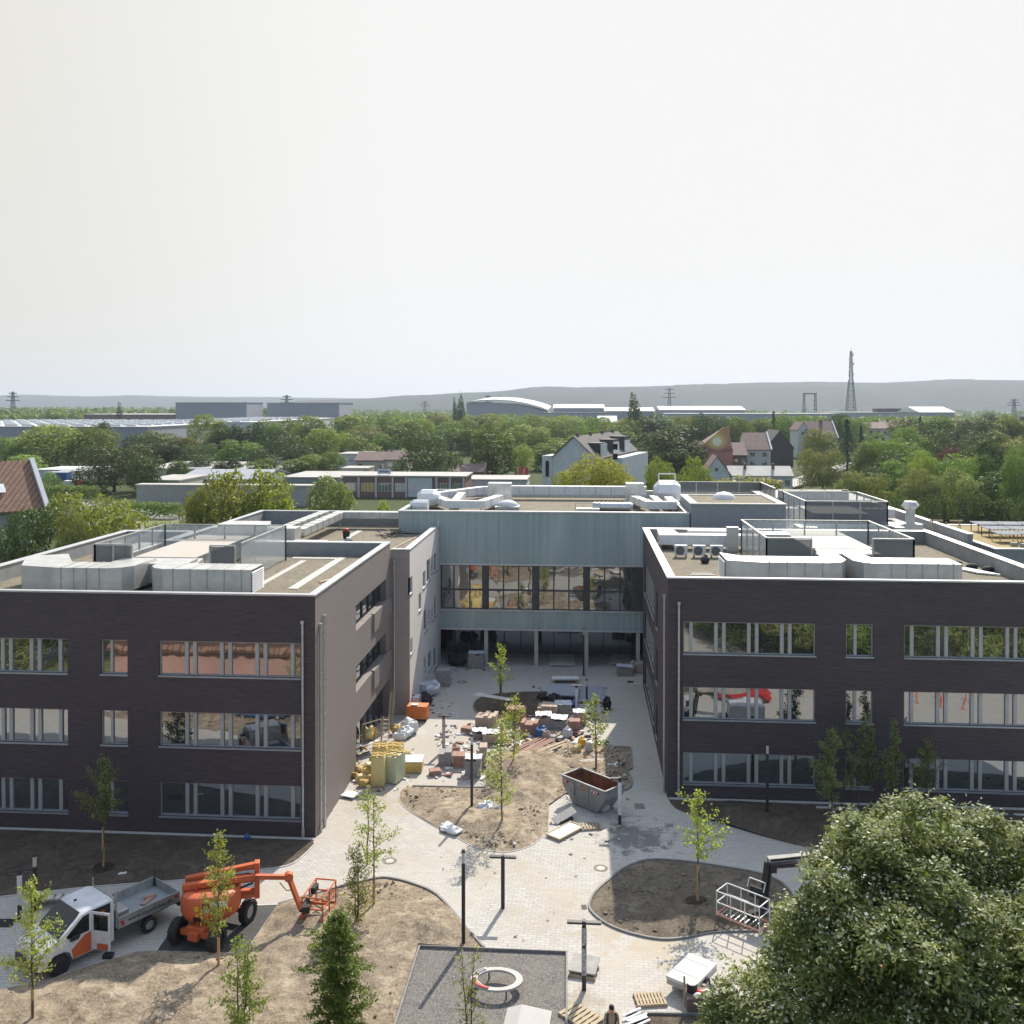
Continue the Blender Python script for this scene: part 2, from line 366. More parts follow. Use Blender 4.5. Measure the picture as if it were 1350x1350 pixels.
# ground materials ---------------------------------------------------
def paving_mat():
    m, t, b = NT('block_paving')
    p = coords(t, 'World')
    mp = N(t, 'ShaderNodeMapping'); mp.inputs['Rotation'].default_value = (0, 0, R(2)); t.links.new(p, mp.inputs[0])
    br = N(t, 'ShaderNodeTexBrick'); t.links.new(mp.outputs[0], br.inputs['Vector'])
    br.inputs['Scale'].default_value = 1; br.inputs['Brick Width'].default_value = .40; br.inputs['Row Height'].default_value = .20
    br.inputs['Mortar Size'].default_value = .014; br.inputs['Mortar Smooth'].default_value = .3
    br.inputs['Color1'].default_value = (.50, .475, .44, 1); br.inputs['Color2'].default_value = (.41, .385, .36, 1); br.inputs['Mortar'].default_value = (.23, .21, .19, 1)
    n1 = noi(t, p, .35, 6, .6); n2 = noi(t, p, 2.2, 5, .7); n3 = noi(t, p, .12, 3, .5)
    c = mixc(t, ramp(t, n1, [(.40, 0), (.66, .75)]), br.outputs['Color'], (.42, .37, .30))     # dusty sand film
    c = mixc(t, ramp(t, n2, [(.56, 0), (.74, .6)]), c, (.28, .24, .19))
    c = mixc(t, ramp(t, n3, [(.3, .0), (.6, .22)]), c, (.52, .50, .47))
    wob = noi(t, p, 1.1, 6, .7, .8)
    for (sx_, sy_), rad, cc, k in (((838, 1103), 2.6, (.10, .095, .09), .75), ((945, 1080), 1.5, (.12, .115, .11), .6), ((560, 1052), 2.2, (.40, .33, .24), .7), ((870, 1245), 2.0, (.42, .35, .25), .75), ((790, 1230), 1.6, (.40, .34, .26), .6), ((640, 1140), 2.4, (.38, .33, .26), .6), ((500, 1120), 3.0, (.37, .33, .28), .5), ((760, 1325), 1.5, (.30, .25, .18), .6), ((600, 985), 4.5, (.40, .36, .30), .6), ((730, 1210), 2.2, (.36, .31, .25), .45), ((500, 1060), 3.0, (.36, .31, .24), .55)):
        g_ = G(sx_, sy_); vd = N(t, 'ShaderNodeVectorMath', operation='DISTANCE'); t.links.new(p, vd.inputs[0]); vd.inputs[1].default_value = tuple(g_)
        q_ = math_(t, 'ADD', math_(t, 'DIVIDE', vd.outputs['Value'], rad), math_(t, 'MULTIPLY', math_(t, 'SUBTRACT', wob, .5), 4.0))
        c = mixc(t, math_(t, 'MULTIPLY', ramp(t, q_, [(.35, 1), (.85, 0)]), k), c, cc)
    t.links.new(c, b.inputs['Base Color']); b.inputs['Roughness'].default_value = .85
    bump(t, b, br.outputs['Fac'], -.4, .012)
    return m
def soil_mat(name, c1, c2, c3, seed=0):
    m, t, b = NT(name)
    p = coords(t, 'World'); mp = N(t, 'ShaderNodeMapping'); mp.inputs['Location'].default_value = (seed, seed * 2, 0); t.links.new(p, mp.inputs[0]); p = mp.outputs[0]
    n1 = noi(t, p, .32, 7, .62, .6); n2 = noi(t, p, 1.6, 8, .7, .3); n3 = noi(t, p, 9, 6, .75)
    n4 = noi(t, p, .75, 6, .66, .8)
    c = mixc(t, ramp(t, n1, [(.38, 0), (.60, 1)]), c1, c2)
    c = mixc(t, ramp(t, n4, [(.42, 0), (.53, .95)]), c, tuple((x + 2 * y) / 3 for x, y in zip(c1, c3)))
    c = mixc(t, ramp(t, n2, [(.48, 0), (.64, .9)]), c, c3)
    c = mixc(t, ramp(t, n3, [(.45, 0), (.8, .7)]), c, tuple(min(1, x * 1.45) for x in c1))
    t.links.new(c, b.inputs['Base Color']); b.inputs['Roughness'].default_value = .95; b.inputs['Specular IOR Level'].default_value = .15
    h = math_(t, 'ADD', math_(t, 'MULTIPLY', n2, .7), math_(t, 'MULTIPLY', n3, .35))
    bump(t, b, h, .9, .13)
    return m
M['paving'] = paving_mat()
M['soil'] = soil_mat('dry_soil', (.43, .355, .265), (.30, .24, .17), (.125, .094, .066))
M['soil_c'] = soil_mat('sandy_soil', (.46, .38, .285), (.33, .265, .19), (.12, .09, .064), 7)
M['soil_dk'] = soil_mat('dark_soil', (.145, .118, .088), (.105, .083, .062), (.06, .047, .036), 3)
M['soil_dk2'] = soil_mat('mulch', (.07, .055, .04), (.10, .08, .06), (.04, .03, .022), 5)
def speckle():
    m, t, b = NT('play_gravel'); p = coords(t, 'World'); v = N(t, 'ShaderNodeTexVoronoi'); v.inputs['Scale'].default_value = 24; t.links.new(p, v.inputs['Vector'])
    s = N(t, 'ShaderNodeSeparateColor'); t.links.new(v.outputs['Color'], s.inputs[0])
    c = mixc(t, ramp(t, s.outputs[0], [(.3, 0), (.9, 1)]), (.105, .097, .095), (.235, .22, .205)); c = mixc(t, ramp(t, noi(t, p, .7, 5), [(.4, 0), (.7, .5)]), c, (.24, .21, .175))
    t.links.new(c, b.inputs['Base Color']); b.inputs['Roughness'].default_value = .95; bump(t, b, s.outputs[1], .7, .03); return m
M['soil_e'] = soil_mat('garden_soil', (.23, .195, .15), (.16, .13, .10), (.075, .06, .046), 3)
M['clod'] = pm('clod_earth', (.24, .19, .135), (.15, .115, .08), 2, .95)
M['rubber'] = speckle()
def gravel_roof():
    m, t, b = NT('gravel_roof'); p = coords(t, 'World')
    n1 = noi(t, p, .5, 6, .65, .4); n2 = noi(t, p, 7, 5, .8)
    c = mixc(t, ramp(t, n1, [(.38, 0), (.65, 1)]), (.185, .152, .105), (.115, .10, .066))
    c = mixc(t, ramp(t, n2, [(.4, 0), (.75, .8)]), c, (.40, .35, .28))
    c = mixc(t, ramp(t, noi(t, p, 2.5, 6, .75), [(.5, 0), (.68, .7)]), c, (.08, .068, .045))
    t.links.new(c, b.inputs['Base Color']); b.inputs['Roughness'].default_value = .95; bump(t, b, n2, .9, .06); return m
M['gravel'] = gravel_roof()
M['ground'] = soil_mat('far_ground', (.055, .075, .025), (.09, .10, .04), (.04, .055, .02), 11)
M['grass'] = pm('verge_grass', (.12, .16, .045), (.20, .19, .085), .5, .95, bmp=.5, bscale=10)
M['road'] = pm('road_asphalt', (.22, .21, .20), (.17, .165, .16), .5, .9)
M['tile'] = None
def tile_mat(name, c1, c2, ax='x'):
    m, t, b = NT(name); p = coords(t, 'World'); s = N(t, 'ShaderNodeSeparateXYZ'); t.links.new(p, s.inputs[0])
    c = N(t, 'ShaderNodeCombineXYZ'); t.links.new(s.outputs[0], c.inputs[0]); t.links.new(math_(t, 'ADD', s.outputs[1], s.outputs[2]), c.inputs[1])
    br = N(t, 'ShaderNodeTexBrick'); t.links.new(c.outputs[0], br.inputs['Vector']); br.inputs['Scale'].default_value = 1
    br.inputs['Brick Width'].default_value = .45; br.inputs['Row Height'].default_value = .5; br.inputs['Mortar Size'].default_value = .05; br.offset = 0
    br.inputs['Color1'].default_value = (*c1, 1); br.inputs['Color2'].default_value = (*c2, 1); br.inputs['Mortar'].default_value = (*[x * .35 for x in c2], 1)
    t.links.new(br.outputs['Color'], b.inputs['Base Color']); b.inputs['Roughness'].default_value = .8; bump(t, b, br.outputs['Fac'], -.5, .03)
    return m
M['tile'] = tile_mat('clay_tiles', (.31, .17, .11), (.23, .125, .085))
# ------------------------------------------------------------------ the ground
def smooth_line(pts, k=4, closed=False):
    out = []; n = len(pts); rng = range(n if closed else n - 1)
    for i in rng:
        p0 = pts[(i - 1) % n] if (closed or i > 0) else pts[i]; p1 = pts[i]; p2 = pts[(i + 1) % n]
        p3 = pts[(i + 2) % n] if (closed or i + 2 < n) else p2
        for j in range(k):
            t = j / k
            out.append(.5 * ((2 * p1) + (p2 - p0) * t + (2 * p0 - 5 * p1 + 4 * p2 - p3) * t * t + (3 * p1 - p0 - 3 * p2 + p3) * t ** 3))
    if not closed: out.append(pts[-1])
    return out
def seg_dist(P, poly):
    a = np.array(poly); b = np.roll(a, -1, 0); best = np.full(len(P), 1e9)
    for i in range(len(a)):
        d = b[i] - a[i]; L = max(1e-9, d @ d)
        t = np.clip(((P - a[i]) @ d) / L, 0, 1)
        best = np.minimum(best, np.hypot(*(P - (a[i] + t[:, None] * d)).T))
    return best
def inside(P, poly):
    a = np.array(poly); c = np.zeros(len(P), bool); j = len(a) - 1
    for i in range(len(a)):
        xi, yi = a[i]; xj, yj = a[j]
        m = ((yi > P[:, 1]) != (yj > P[:, 1])) & (P[:, 0] < (xj - xi) * (P[:, 1] - yi) / ((yj - yi) or 1e-12) + xi)
        c ^= m; j = i
    return c
def bed(poly, mat, step=.3, h=.12, amp=.10, edge=.03, seed=0, name='soil_bed', mounds=()):
    poly = [(p[0], p[1]) for p in poly]
    a = np.array(poly); x0, y0 = a.min(0); x1, y1 = a.max(0); rnd = np.random.RandomState(seed)
    gx, gy = np.meshgrid(np.arange(x0, x1, step), np.arange(y0, y1, step))
    P = np.stack([gx.ravel(), gy.ravel()], 1) + rnd.uniform(-.3, .3, (gx.size, 2)) * step
    P = P[inside(P, poly)]; P = P[seg_dist(P, poly) > step * .4]
    n = len(poly); vs = [Vector(p) for p in poly] + [Vector(p) for p in P]
    V, E, Fc, *_ = delaunay_2d_cdt(vs, [(i, (i + 1) % n) for i in range(n)], [list(range(n))], 1, 1e-4)
    Q = np.array([[v.x, v.y] for v in V]); d = seg_dist(Q, poly)
    z = []
    for (x, y), dd in zip(Q, d):
        e = min(1, dd / 1.2); e = e * e * (3 - 2 * e)
        v = Vector((x * .45 + seed, y * .45, seed)); v2 = Vector((x * 1.9, y * 1.9, seed + 5))
        q = h * e + amp * e * (noise.noise(v) + .8 * noise.noise(v2) + .5 * noise.noise(v2 * 2.3))
        for mx, my, mr, mh in mounds:
            q += mh * math.exp(-((x - mx) ** 2 + (y - my) ** 2) / mr ** 2) * (1 + .5 * noise.noise(v2 * 1.5))
        z.append(edge + q)
    mb = MB(); mb.add([(x, y, zz) for (x, y), zz in zip(Q, z)], [tuple(f) for f in Fc])
    o = mb.build(name, mat, smooth=False, fix=False); o['kind'] = 'structure'
    o.data.polygons.foreach_set('use_smooth', [True] * len(o.data.polygons))
    if len(o.data.polygons) and o.data.polygons[0].normal.z < 0: o.data.flip_normals()
    return o
def kerb(pts, name='kerb', wdt=.10, z=.085, mat='kerb', closed=False):
    pts = [Vector((p[0], p[1], 0)) for p in pts]; n = len(pts); mb = MB(); L, Rr = [], []
    for i, p in enumerate(pts):
        a = pts[i - 1] if (i > 0 or closed) else p; b = pts[(i + 1) % n] if (i < n - 1 or closed) else p
        d = (b - a).normalized(); q = Vector((-d.y, d.x, 0)) * wdt / 2
        L.append(p + q); Rr.append(p - q)
    for i in range(n if closed else n - 1):
        j = (i + 1) % n
        vs = [(*L[i][:2], -.05), (*Rr[i][:2], -.05), (*Rr[j][:2], -.05), (*L[j][:2], -.05), (*L[i][:2], z), (*Rr[i][:2], z), (*Rr[j][:2], z), (*L[j][:2], z)]
        mb.add(vs, [(4, 5, 6, 7), (0, 4, 7, 3), (1, 2, 6, 5)])
    o = mb.build(name, M[mat]); o['kind'] = 'structure'; return o
def gpts(px, z=0): return [G(x, y, z) for x, y in px]

struct('ground', MB().add([(-9000, -600, -.06), (9000, -600, -.06), (9000, 12000, -.06), (-9000, 12000, -.06)], [(0, 1, 2, 3)]), M['ground'], fix=False)
struct('courtyard_paving', MB().add([(-52, 4, 0), (40, 4, 0), (40, 90, 0), (-52, 90, 0)], [(0, 1, 2, 3)]), M['paving'], fix=False)

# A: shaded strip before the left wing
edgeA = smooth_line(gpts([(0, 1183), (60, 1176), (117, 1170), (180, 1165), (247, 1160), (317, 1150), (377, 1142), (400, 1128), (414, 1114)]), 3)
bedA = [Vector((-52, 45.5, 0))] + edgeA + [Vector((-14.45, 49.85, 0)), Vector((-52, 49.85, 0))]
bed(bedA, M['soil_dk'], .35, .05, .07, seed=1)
kerb(edgeA, mat='kerb_lt', wdt=.08, z=.04)
kerb([Vector((-40, 49.75, 0)), Vector((-14.3, 49.75, 0))], 'facade_kerb', .22, .06, 'kerb_lt')
# B: big soil area at the bottom left
padP = gpts([(245, 1197), (367, 1193), (323, 1258), (205, 1255)])
eB1 = gpts([(-120, 1330), (0, 1307), (60, 1297), (140, 1271), (180, 1257), (205, 1256)])
eB2 = smooth_line(gpts([(367, 1193), (400, 1184), (450, 1170), (497, 1159), (520, 1160), (543, 1166), (570, 1177), (590, 1195), (613, 1223), (638, 1251)]), 4)
playTL, playTR = G(553, 1250), G(747, 1258)
playBL = playTL + (G(522, 1350) - playTL) * 1.9; playBR = playTR + (G(747, 1350) - playTR) * 1.9
bedB = eB1 + [G(323, 1259)] + eB2 + [playTL - Vector((.06, -.05, 0)), playBL - Vector((.06, 0, 0)), Vector((-40, playBL.y, 0))]
mB = [(*G(400, 1215)[:2], 1.6, .3), (*G(560, 1225)[:2], 1.6, .25), (*G(470, 1260)[:2], 2.2, .3), (*G(330, 1320)[:2], 2.5, .2), (*G(120, 1330)[:2], 3, .3)]
bed(bedB, M['soil'], .22, .10, .10, seed=2, mounds=mB)
kerb(eB1, z=.05, mat='kerb_lt'); kerb(eB2, z=.11)
struct('asphalt_patch', MB().prism([(p.x, p.y) for p in padP], -.02, .006), M['asphalt'])
kerb([padP[0], padP[1], padP[2], padP[3], padP[0]], 'patch_kerb', .12, .03, 'kerb_lt')
# C: central bed
pC = [(527, 1046), (527, 1055), (536, 1066), (554, 1078), (578, 1092), (600, 1103), (629, 1118), (658, 1123), (683, 1121), (706, 1111), (722, 1097)]
eC = smooth_line(gpts(pC), 4)
eC2 = smooth_line(gpts([(815, 1044), (829, 1040), (833, 1029), (826, 1017)]), 3)
bC = eC + gpts([(724, 1062), (745, 1047)]) + eC2 + gpts([(833, 1013), (831, 986), (805, 985), (785, 976), (706, 976), (668, 988), (640, 1003), (641, 1039), (544, 1037), (532, 1040)])
bed(bC, M['soil_c'], .2, .10, .09, seed=3, mounds=[(*G(690, 1012)[:2], 2.0, .35), (*G(655, 1085)[:2], 1.3, .28), (*G(700, 1050)[:2], 1.5, .25), (*G(600, 1070)[:2], 1.5, .2)])
kerb(eC, z=.03, mat='kerb_lt'); kerb(eC2 + gpts([(833, 1013), (831, 986), (805, 985)]), z=.09)
kerb(gpts([(544, 1037), (641, 1039)]), z=.09)
# D: dark oval at the back of the court
eD = smooth_line(gpts([(725, 945), (690, 949), (650, 945), (630, 940), (624, 931), (630, 922), (650, 916), (690, 913), (730, 912)]), 4)
bed(eD + gpts([(760, 925), (750, 944)]), M['soil_dk'], .3, .08, .08, seed=4); kerb(eD, z=.07)
# E: bed at the right
eE = smooth_line(gpts([(1060, 1200), (1045, 1180), (1028, 1163), (1000, 1152), (950, 1143), (900, 1136), (860, 1134), (840, 1138), (820, 1147), (800, 1163), (784, 1178), (777, 1193), (781, 1204), (800, 1219), (830, 1231), (870, 1239), (905, 1237), (940, 1230), (1010, 1228)]), 4)
bed(eE, M['soil_e'], .22, .08, .09, seed=5, mounds=[(*G(915, 1215)[:2], 1.2, .22)]); kerb(eE, z=.09)
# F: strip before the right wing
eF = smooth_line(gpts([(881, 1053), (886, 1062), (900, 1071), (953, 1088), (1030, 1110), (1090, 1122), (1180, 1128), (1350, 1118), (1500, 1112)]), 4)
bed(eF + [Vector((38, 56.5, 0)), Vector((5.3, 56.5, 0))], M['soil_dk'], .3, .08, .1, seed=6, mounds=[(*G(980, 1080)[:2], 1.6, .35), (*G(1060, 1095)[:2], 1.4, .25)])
kerb(eF, z=.03, mat='kerb_lt'); kerb([Vector((5.2, 56.45, 0)), Vector((38, 56.45, 0))], 'facade_kerb', .25, .07, 'kerb_lt')
kerb([G(1076, 1066), G(1400, 1078)], 'drain_kerb', .25, .10, 'kerb_lt')
# G: bed at the lower edge, right of the path
gA, gB = G(827, 1338), G(1130, 1342)
bed([gA, gB, gB + Vector((1, -7, 0)), gA + Vector((0, -7, 0))], M['soil_dk'], .4, .05, .05, seed=7)
kerb([gA + Vector((0, -7, 0)), gA, gB], z=.12)
# playground surface
struct('play_surface', MB().prism([(p.x, p.y) for p in (playTL, playTR, playBR, playBL)], -.02, .02), M['rubber'])
kerb([playBL, playTL, playTR, playBR], z=.14, wdt=.09)
struct('path', MB().prism([(p.x, p.y) for p in (playBL - Vector((.4, 0, 0)), playTL - Vector((.35, -.02, 0)), playTL - Vector((.07, 0, 0)), playBL - Vector((.07, 0, 0)))], 0, .09), M['soil_c'])
# ground beyond the lower edge, seen in the window panes
bed([Vector((-48, 8, 0)), Vector((-24, 8, 0)), Vector((-20, playBL.y - .5, 0)), Vector((-48, playBL.y - .5, 0))], M['grass'], 1.2, .05, .05, seed=8, name='lawn')
bed([Vector((14, 8, 0)), Vector((34, 8, 0)), Vector((34, 24, 0)), Vector((16, 24, 0))], M['soil'], 1.0, .05, .05, seed=9)

# clods and stones lying on the soil
def clods(poly, n, mat, seed, smin=.03, smax=.12, name='soil_clods', zf=.12):
    rnd = random.Random(seed); mb = MB(); pl = [(p[0], p[1]) for p in poly]; a = np.array(pl); lo, hi = a.min(0), a.max(0)
    while n > 0:
        P = np.array([[rnd.uniform(lo[0], hi[0]), rnd.uniform(lo[1], hi[1])]])
        if not inside(P, pl)[0]: continue
        if seg_dist(P, pl)[0] < .4 or noise.noise(Vector((P[0][0] * .6, P[0][1] * .6, seed))) < rnd.uniform(-.5, .25): continue
        s = rnd.uniform(smin, smax) * (1 + (rnd.random() < .05) * 1.2); n -= 1
        mb.cbox((P[0][0], P[0][1], zf + s * .2), (s * rnd.uniform(1, 1.9), s * rnd.uniform(.8, 1.5), s * .8), rnd.uniform(0, 3), rnd.uniform(-.4, .4), rnd.uniform(-.4, .4))
    o = mb.build(name, mat, fix=False); tag(o, kind='stuff'); return o
clods(bedB, 1300, M['clod'], 1, .02, .09); clods(bC, 900, M['clod'], 2, .02, .09); clods(eE, 380, M['clod'], 3, .02, .08, zf=.08); clods(eF + [Vector((38, 56.5, 0)), Vector((5.3, 56.5, 0))], 300, M['soil_dk'], 4)
clods(bC, 500, M['concrete_lt'], 12, .02, .07, 'rubble_stones', .14)
# ------------------------------------------------------------------ the school
ZR, ZP = 12.1, 13.12          # roof gravel, parapet top
def wall_with_holes(mb, axis, c, u0, u1, z0, z1, holes, depth, side):
    """a wall plane at axis=c from u0..u1, z0..z1 with rectangular holes, reveals going 'side' (+-depth) inward"""
    us = sorted({u0, u1, *[h[0] for h in holes], *[h[1] for h in holes]}); zs = sorted({z0, z1, *[h[2] for h in holes], *[h[3] for h in holes]})
    us = [u for u in us if u0 <= u <= u1]; zs = [z for z in zs if z0 <= z <= z1]
    def pt(u, z, d=0): return (u, c + d, z) if axis == 'y' else (c + d, u, z)
    for a, b in zip(us, us[1:]):
        for p, q in zip(zs, zs[1:]):
            mu, mz = (a + b) / 2, (p + q) / 2
            if any(h[0] < mu < h[1] and h[2] < mz < h[3] for h in holes): continue
            mb.add([pt(a, p), pt(b, p), pt(b, q), pt(a, q)], [(0, 1, 2, 3)])
    D = side * depth
    for a, b, p, q in holes:
        a_, b_ = max(a, u0), min(b, u1)
        mb.add([pt(a_, p), pt(b_, p), pt(b_, p, D), pt(a_, p, D)], [(0, 1, 2, 3)]); mb.add([pt(a_, q), pt(b_, q), pt(b_, q, D), pt(a_, q, D)], [(0, 1, 2, 3)])
        mb.add([pt(a_, p), pt(a_, q), pt(a_, q, D), pt(a_, p, D)], [(0, 1, 2, 3)]); mb.add([pt(b_, p), pt(b_, q), pt(b_, q, D), pt(b_, p, D)], [(0, 1, 2, 3)])
def window_unit(root, axis, c, side, u0, u1, z0, z1, mull, gm='glass', rec=.16, sill=True, fm='frame', tr=(), name='window', bar=.06):
    """frame with mullions + pane + sill. mull: [(ua, ub)] solid bars between panes"""
    fr = MB(); e = .055
    def bx(mb, a, b, p, q, d0, d1):
        lo, hi = sorted((c + side * d0, c + side * d1))
        mb.box(a, b, lo, hi, p, q) if axis == 'y' else mb.box(lo, hi, a, b, p, q)
    bx(fr, u0, u1, z1 - e, z1, rec - .05, rec + .05); bx(fr, u0, u1, z0, z0 + e, rec - .05, rec + .05)
    bx(fr, u0, u0 + e, z0 + e, z1 - e, rec - .05, rec + .05); bx(fr, u1 - e, u1, z0 + e, z1 - e, rec - .05, rec + .05)
    for a, b in mull: bx(fr, a, b, z0 + e, z1 - e, rec - .075, rec + .048)
    for z in tr:
        xs = [u0 + e] + [x for m in mull for x in m] + [u1 - e]
        for a, b in zip(xs[::2], xs[1::2]): bx(fr, a, b, z - bar / 2, z + bar / 2, rec - .04, rec + .04)
    f = fr.build(name, M[fm], root, world=True)
    pn = MB(); bx(pn, u0 + .01, u1 - .01, z0 + .01, z1 - .01, rec + .02, rec + .035)
    p = pn.build('pane', M[gm], f)
    # pane verts are in world coordinates: shift into the root's frame
    off = Vector(root.location); q = root.parent
    for v in p.data.vertices: v.co -= off
    if sill:
        s = MB(); bx(s, u0 - .04, u1 + .04, z0 - .09, z0 - .004, -.07, rec + .03); so_ = s.build('sill', M['sill'], f)
        for v in so_.data.vertices: v.co -= off
    return f
def units(u0, n, pitch, narrow_first=True, mw=.2, nar=.34):
    """mullion bars for n narrow/wide casements between u0 and u0+n*pitch"""
    out = []
    for i in range(n):
        a = u0 + i * pitch
        if narrow_first: out.append((a + nar, a + nar + mw)); 
        else: out.append((a + pitch - nar - mw, a + pitch - nar))
        if i < n - 1: out.append((a + pitch - mw * .5, a + pitch + mw * .5))
    return sorted(out)

rows = [(8.62, 10.5), (4.75, 6.62), (.92, 2.76)]
def outline_parapet(mb_wall, mb_cop, poly, zb, zt, th=.42, cop_h=.07, over=.05):
    n = len(poly)
    ins = []
    for i in range(n):
        p, a, b = Vector(poly[i]), Vector(poly[i - 1]), Vector(poly[(i + 1) % n])
        d1, d2 = (p - a).normalized(), (b - p).normalized()
        n1, n2 = Vector((-d1.y, d1.x)), Vector((-d2.y, d2.x))
        ins.append((p + (n1 + n2) / (1 + n1.dot(n2)) * th, p - (n1 + n2) / (1 + n1.dot(n2)) * over))
    for i in range(n):
        j = (i + 1) % n
        a, b = ins[i][0], ins[j][0]
        mb_wall.add([(a.x, a.y, zb), (b.x, b.y, zb), (b.x, b.y, zt - cop_h), (a.x, a.y, zt - cop_h)], [(0, 1, 2, 3)])
        ai, bi = Vector(ins[i][0]), Vector(ins[j][0]); ao, bo = ins[i][1], ins[j][1]
        ai2 = ai + (ai - ao).normalized() * .07; bi2 = bi + (bi - bo).normalized() * .07
        vs = [(ao.x, ao.y, zt - cop_h), (bo.x, bo.y, zt - cop_h), (bi2.x, bi2.y, zt - cop_h), (ai2.x, ai2.y, zt - cop_h), (ao.x, ao.y, zt + .02), (bo.x, bo.y, zt + .02), (bi2.x, bi2.y, zt - .01), (ai2.x, ai2.y, zt - .01)]
        mb_cop.add(vs, [(4, 5, 6, 7), (0, 4, 5, 1)[::-1], (3, 7, 6, 2), (0, 1, 2, 3)])

# ---- left wing -------------------------------------------------------
LX, LY, LF, LB = -14.3, 50.0, -37.3, 70.0
lw = thing('school_wing', (-26, 60, 0), 'dark brick school wing with orange lift and white pickup parked before it', 'building', 'wings of the new school')
f = MB(); sidew = MB()
wl = [(-28.75, -27.3), ]            # single window
xL = [PY(210, 870, LY).x, PY(396, 870, LY).x]; xS = [PY(133, 870, LY).x, PY(168, 870, LY).x]; xA = [PY(-100, 870, LY).x, PY(89, 870, LY).x]
holes = [(a, b, z0, z1) for (a, b) in (xL, xS, xA) for z0, z1 in rows]
wall_with_holes(f, 'y', LY, LF, LX, -.1, ZP - .05, holes, .22, 1)
f.build('front_wall', M['brick'], lw, world=True, fix=False)
ogY = (59.2, 68.6)
LOG = [(8.98, 10.62), (5.05, 6.7), (-.1, 2.95)]
wall_with_holes(sidew, 'x', LX, LY, LB, -.1, ZP - .05, [(ogY[0], ogY[1], a, b) for a, b in LOG[:2]] + [(ogY[0], LB - .01, LOG[2][0], LOG[2][1])], .6, -1)
sidew.add([(LX, LB, 2.95), (LX - .62, LB, 2.95), (LX - .62, LB, ZP - .05), (LX, LB, ZP - .05)], [(0, 1, 2, 3)])
sidew.build('side_wall', M['brick_side'], lw, world=True, fix=False)
for k, (a, b) in enumerate(LOG):
    g = window_unit(lw, 'x', LX - .5, -1, ogY[0], ogY[1] - (.0 if k < 2 else 0), a + .02, b - .02, [(ogY[0] + i * 1.9 - .04, ogY[0] + i * 1.9 + .04) for i in range(1, 5)], 'glass_gf', .03, False, 'frame_dk')
pb = MB()
for a in (7.75, 3.85):
    pb.box(LX - .12, LX + .14, 64.0, 69.95, a, a + 1.28)
    pb.build('balcony_parapet', M['brick_side'], lw, world=True); pb = MB()
for (a, b), nn in ((xL, 4), (xS, 1), (xA, 5)):
    for k, (z0, z1) in enumerate(rows):
        pitch = (b - a) / nn
        window_unit(lw, 'y', LY, 1, a, b, z0, z1, units(a, nn, pitch, False, .2, .36) if nn > 1 else [(a + .5, a + .64)], 'glass' if k < 2 else 'glass_gf')
roofL = [(LF, LY), (LX, LY), (LX, LB), (-14.6, 70.4), (-14.6, 90.4), (-31.2, 90.4), (-31.2, 75), (LF, 75)]
pw, pc = MB(), MB()
outline_parapet(pw, pc, [(LF, LY), (LX, LY), (LX, LB), (-31.2, LB), (-31.2, 75), (LF, 75)], ZR, ZP)
pw.build('parapet', M['grey_wall'], lw, world=True, fix=False); pc.build('coping', M['coping'], lw, world=True)
rf = MB(); rf.add([(LF, LY, ZR), (LX, LY, ZR), (LX, LB, ZR), (-31.2, LB, ZR), (-31.2, 75, ZR), (LF, 75, ZR)], [(0, 1, 2, 3, 4, 5)])
rf.build('roof', M['gravel'], lw, world=True, fix=False)
bk = MB(); bk.add([(LF, LY, -.1), (LF, 75, -.1), (LF, 75, ZP - .05), (LF, LY, ZP - .05)], [(0, 1, 2, 3)]); bk.add([(LF, 75, 0), (-31.2, 75, 0), (-31.2, 75, ZP - .05), (LF, 75, ZP - .05)], [(0, 1, 2, 3)]); bk.build('rear_wall', M['brick'], lw, world=True, fix=False)
def downpipe(root, x, y, z1, name='downpipe', r=.065):
    mb = MB(); mb.cyl((x, y, .1), (x, y, z1), r, r, 8)
    for z in np.arange(1.5, z1, 2.4): mb.cyl((x, y, z), (x, y, z + .06), r + .02, r + .02, 8)
    mb.cyl((x, y, 0), (x, y, .5), r + .025, r + .025, 8); mb.cbox((x, y, z1 + .06), (.16, .16, .16))
    return mb.build(name, M['pipe'], root, world=True, smooth=True)
p = PY(398.5, 822, LY - .15); downpipe(lw, p.x, LY - .12, 11.6)
downpipe(lw, LX + .12, 51.4, 11.6); downpipe(lw, LX + .1, 50.7, 11.3, r=.05)

# ---- link block between wing and hall ---------------------------------
KX = -12.9; KY0, KY1, KZ = 70.45, 84.5, 12.5
lk = thing('stair_block', (-20, 78, 0), 'pale brick stair block with scattered small windows joining the glass hall', 'building')
kw = MB()
def kwin(px0, py0, px1, py1):
    a, b = PX(px0, (py0 + py1) / 2, KX), PX(px1, (py0 + py1) / 2, KX)
    zc = [PX((px0 + px1) / 2, y, KX).z for y in (py1, py0)]
    return (a.y, b.y, zc[0], zc[1])
kh = [kwin(*r) for r in ((540.2, 760, 543.8, 782), (541, 841, 543.8, 861), (557.5, 753, 561, 774), (552, 782, 555.4, 804), (562.5, 737, 567.3, 766), (568.5, 733, 571, 755),
                         (572.3, 729, 576, 753), (558.8, 803, 563.2, 832), (564.8, 803, 567.4, 818), (568.5, 802, 571.2, 818), (572.4, 786, 575.8, 812), (558.6, 866, 561.5, 883), (564.5, 858, 569.0, 882), (571.6, 853, 575.6, 880))]
wall_with_holes(kw, 'x', KX, KY0, KY1, -.1, KZ - .05, kh, .25, -1)
kw.build('side_wall', M['brick2'], lk, world=True, fix=False)
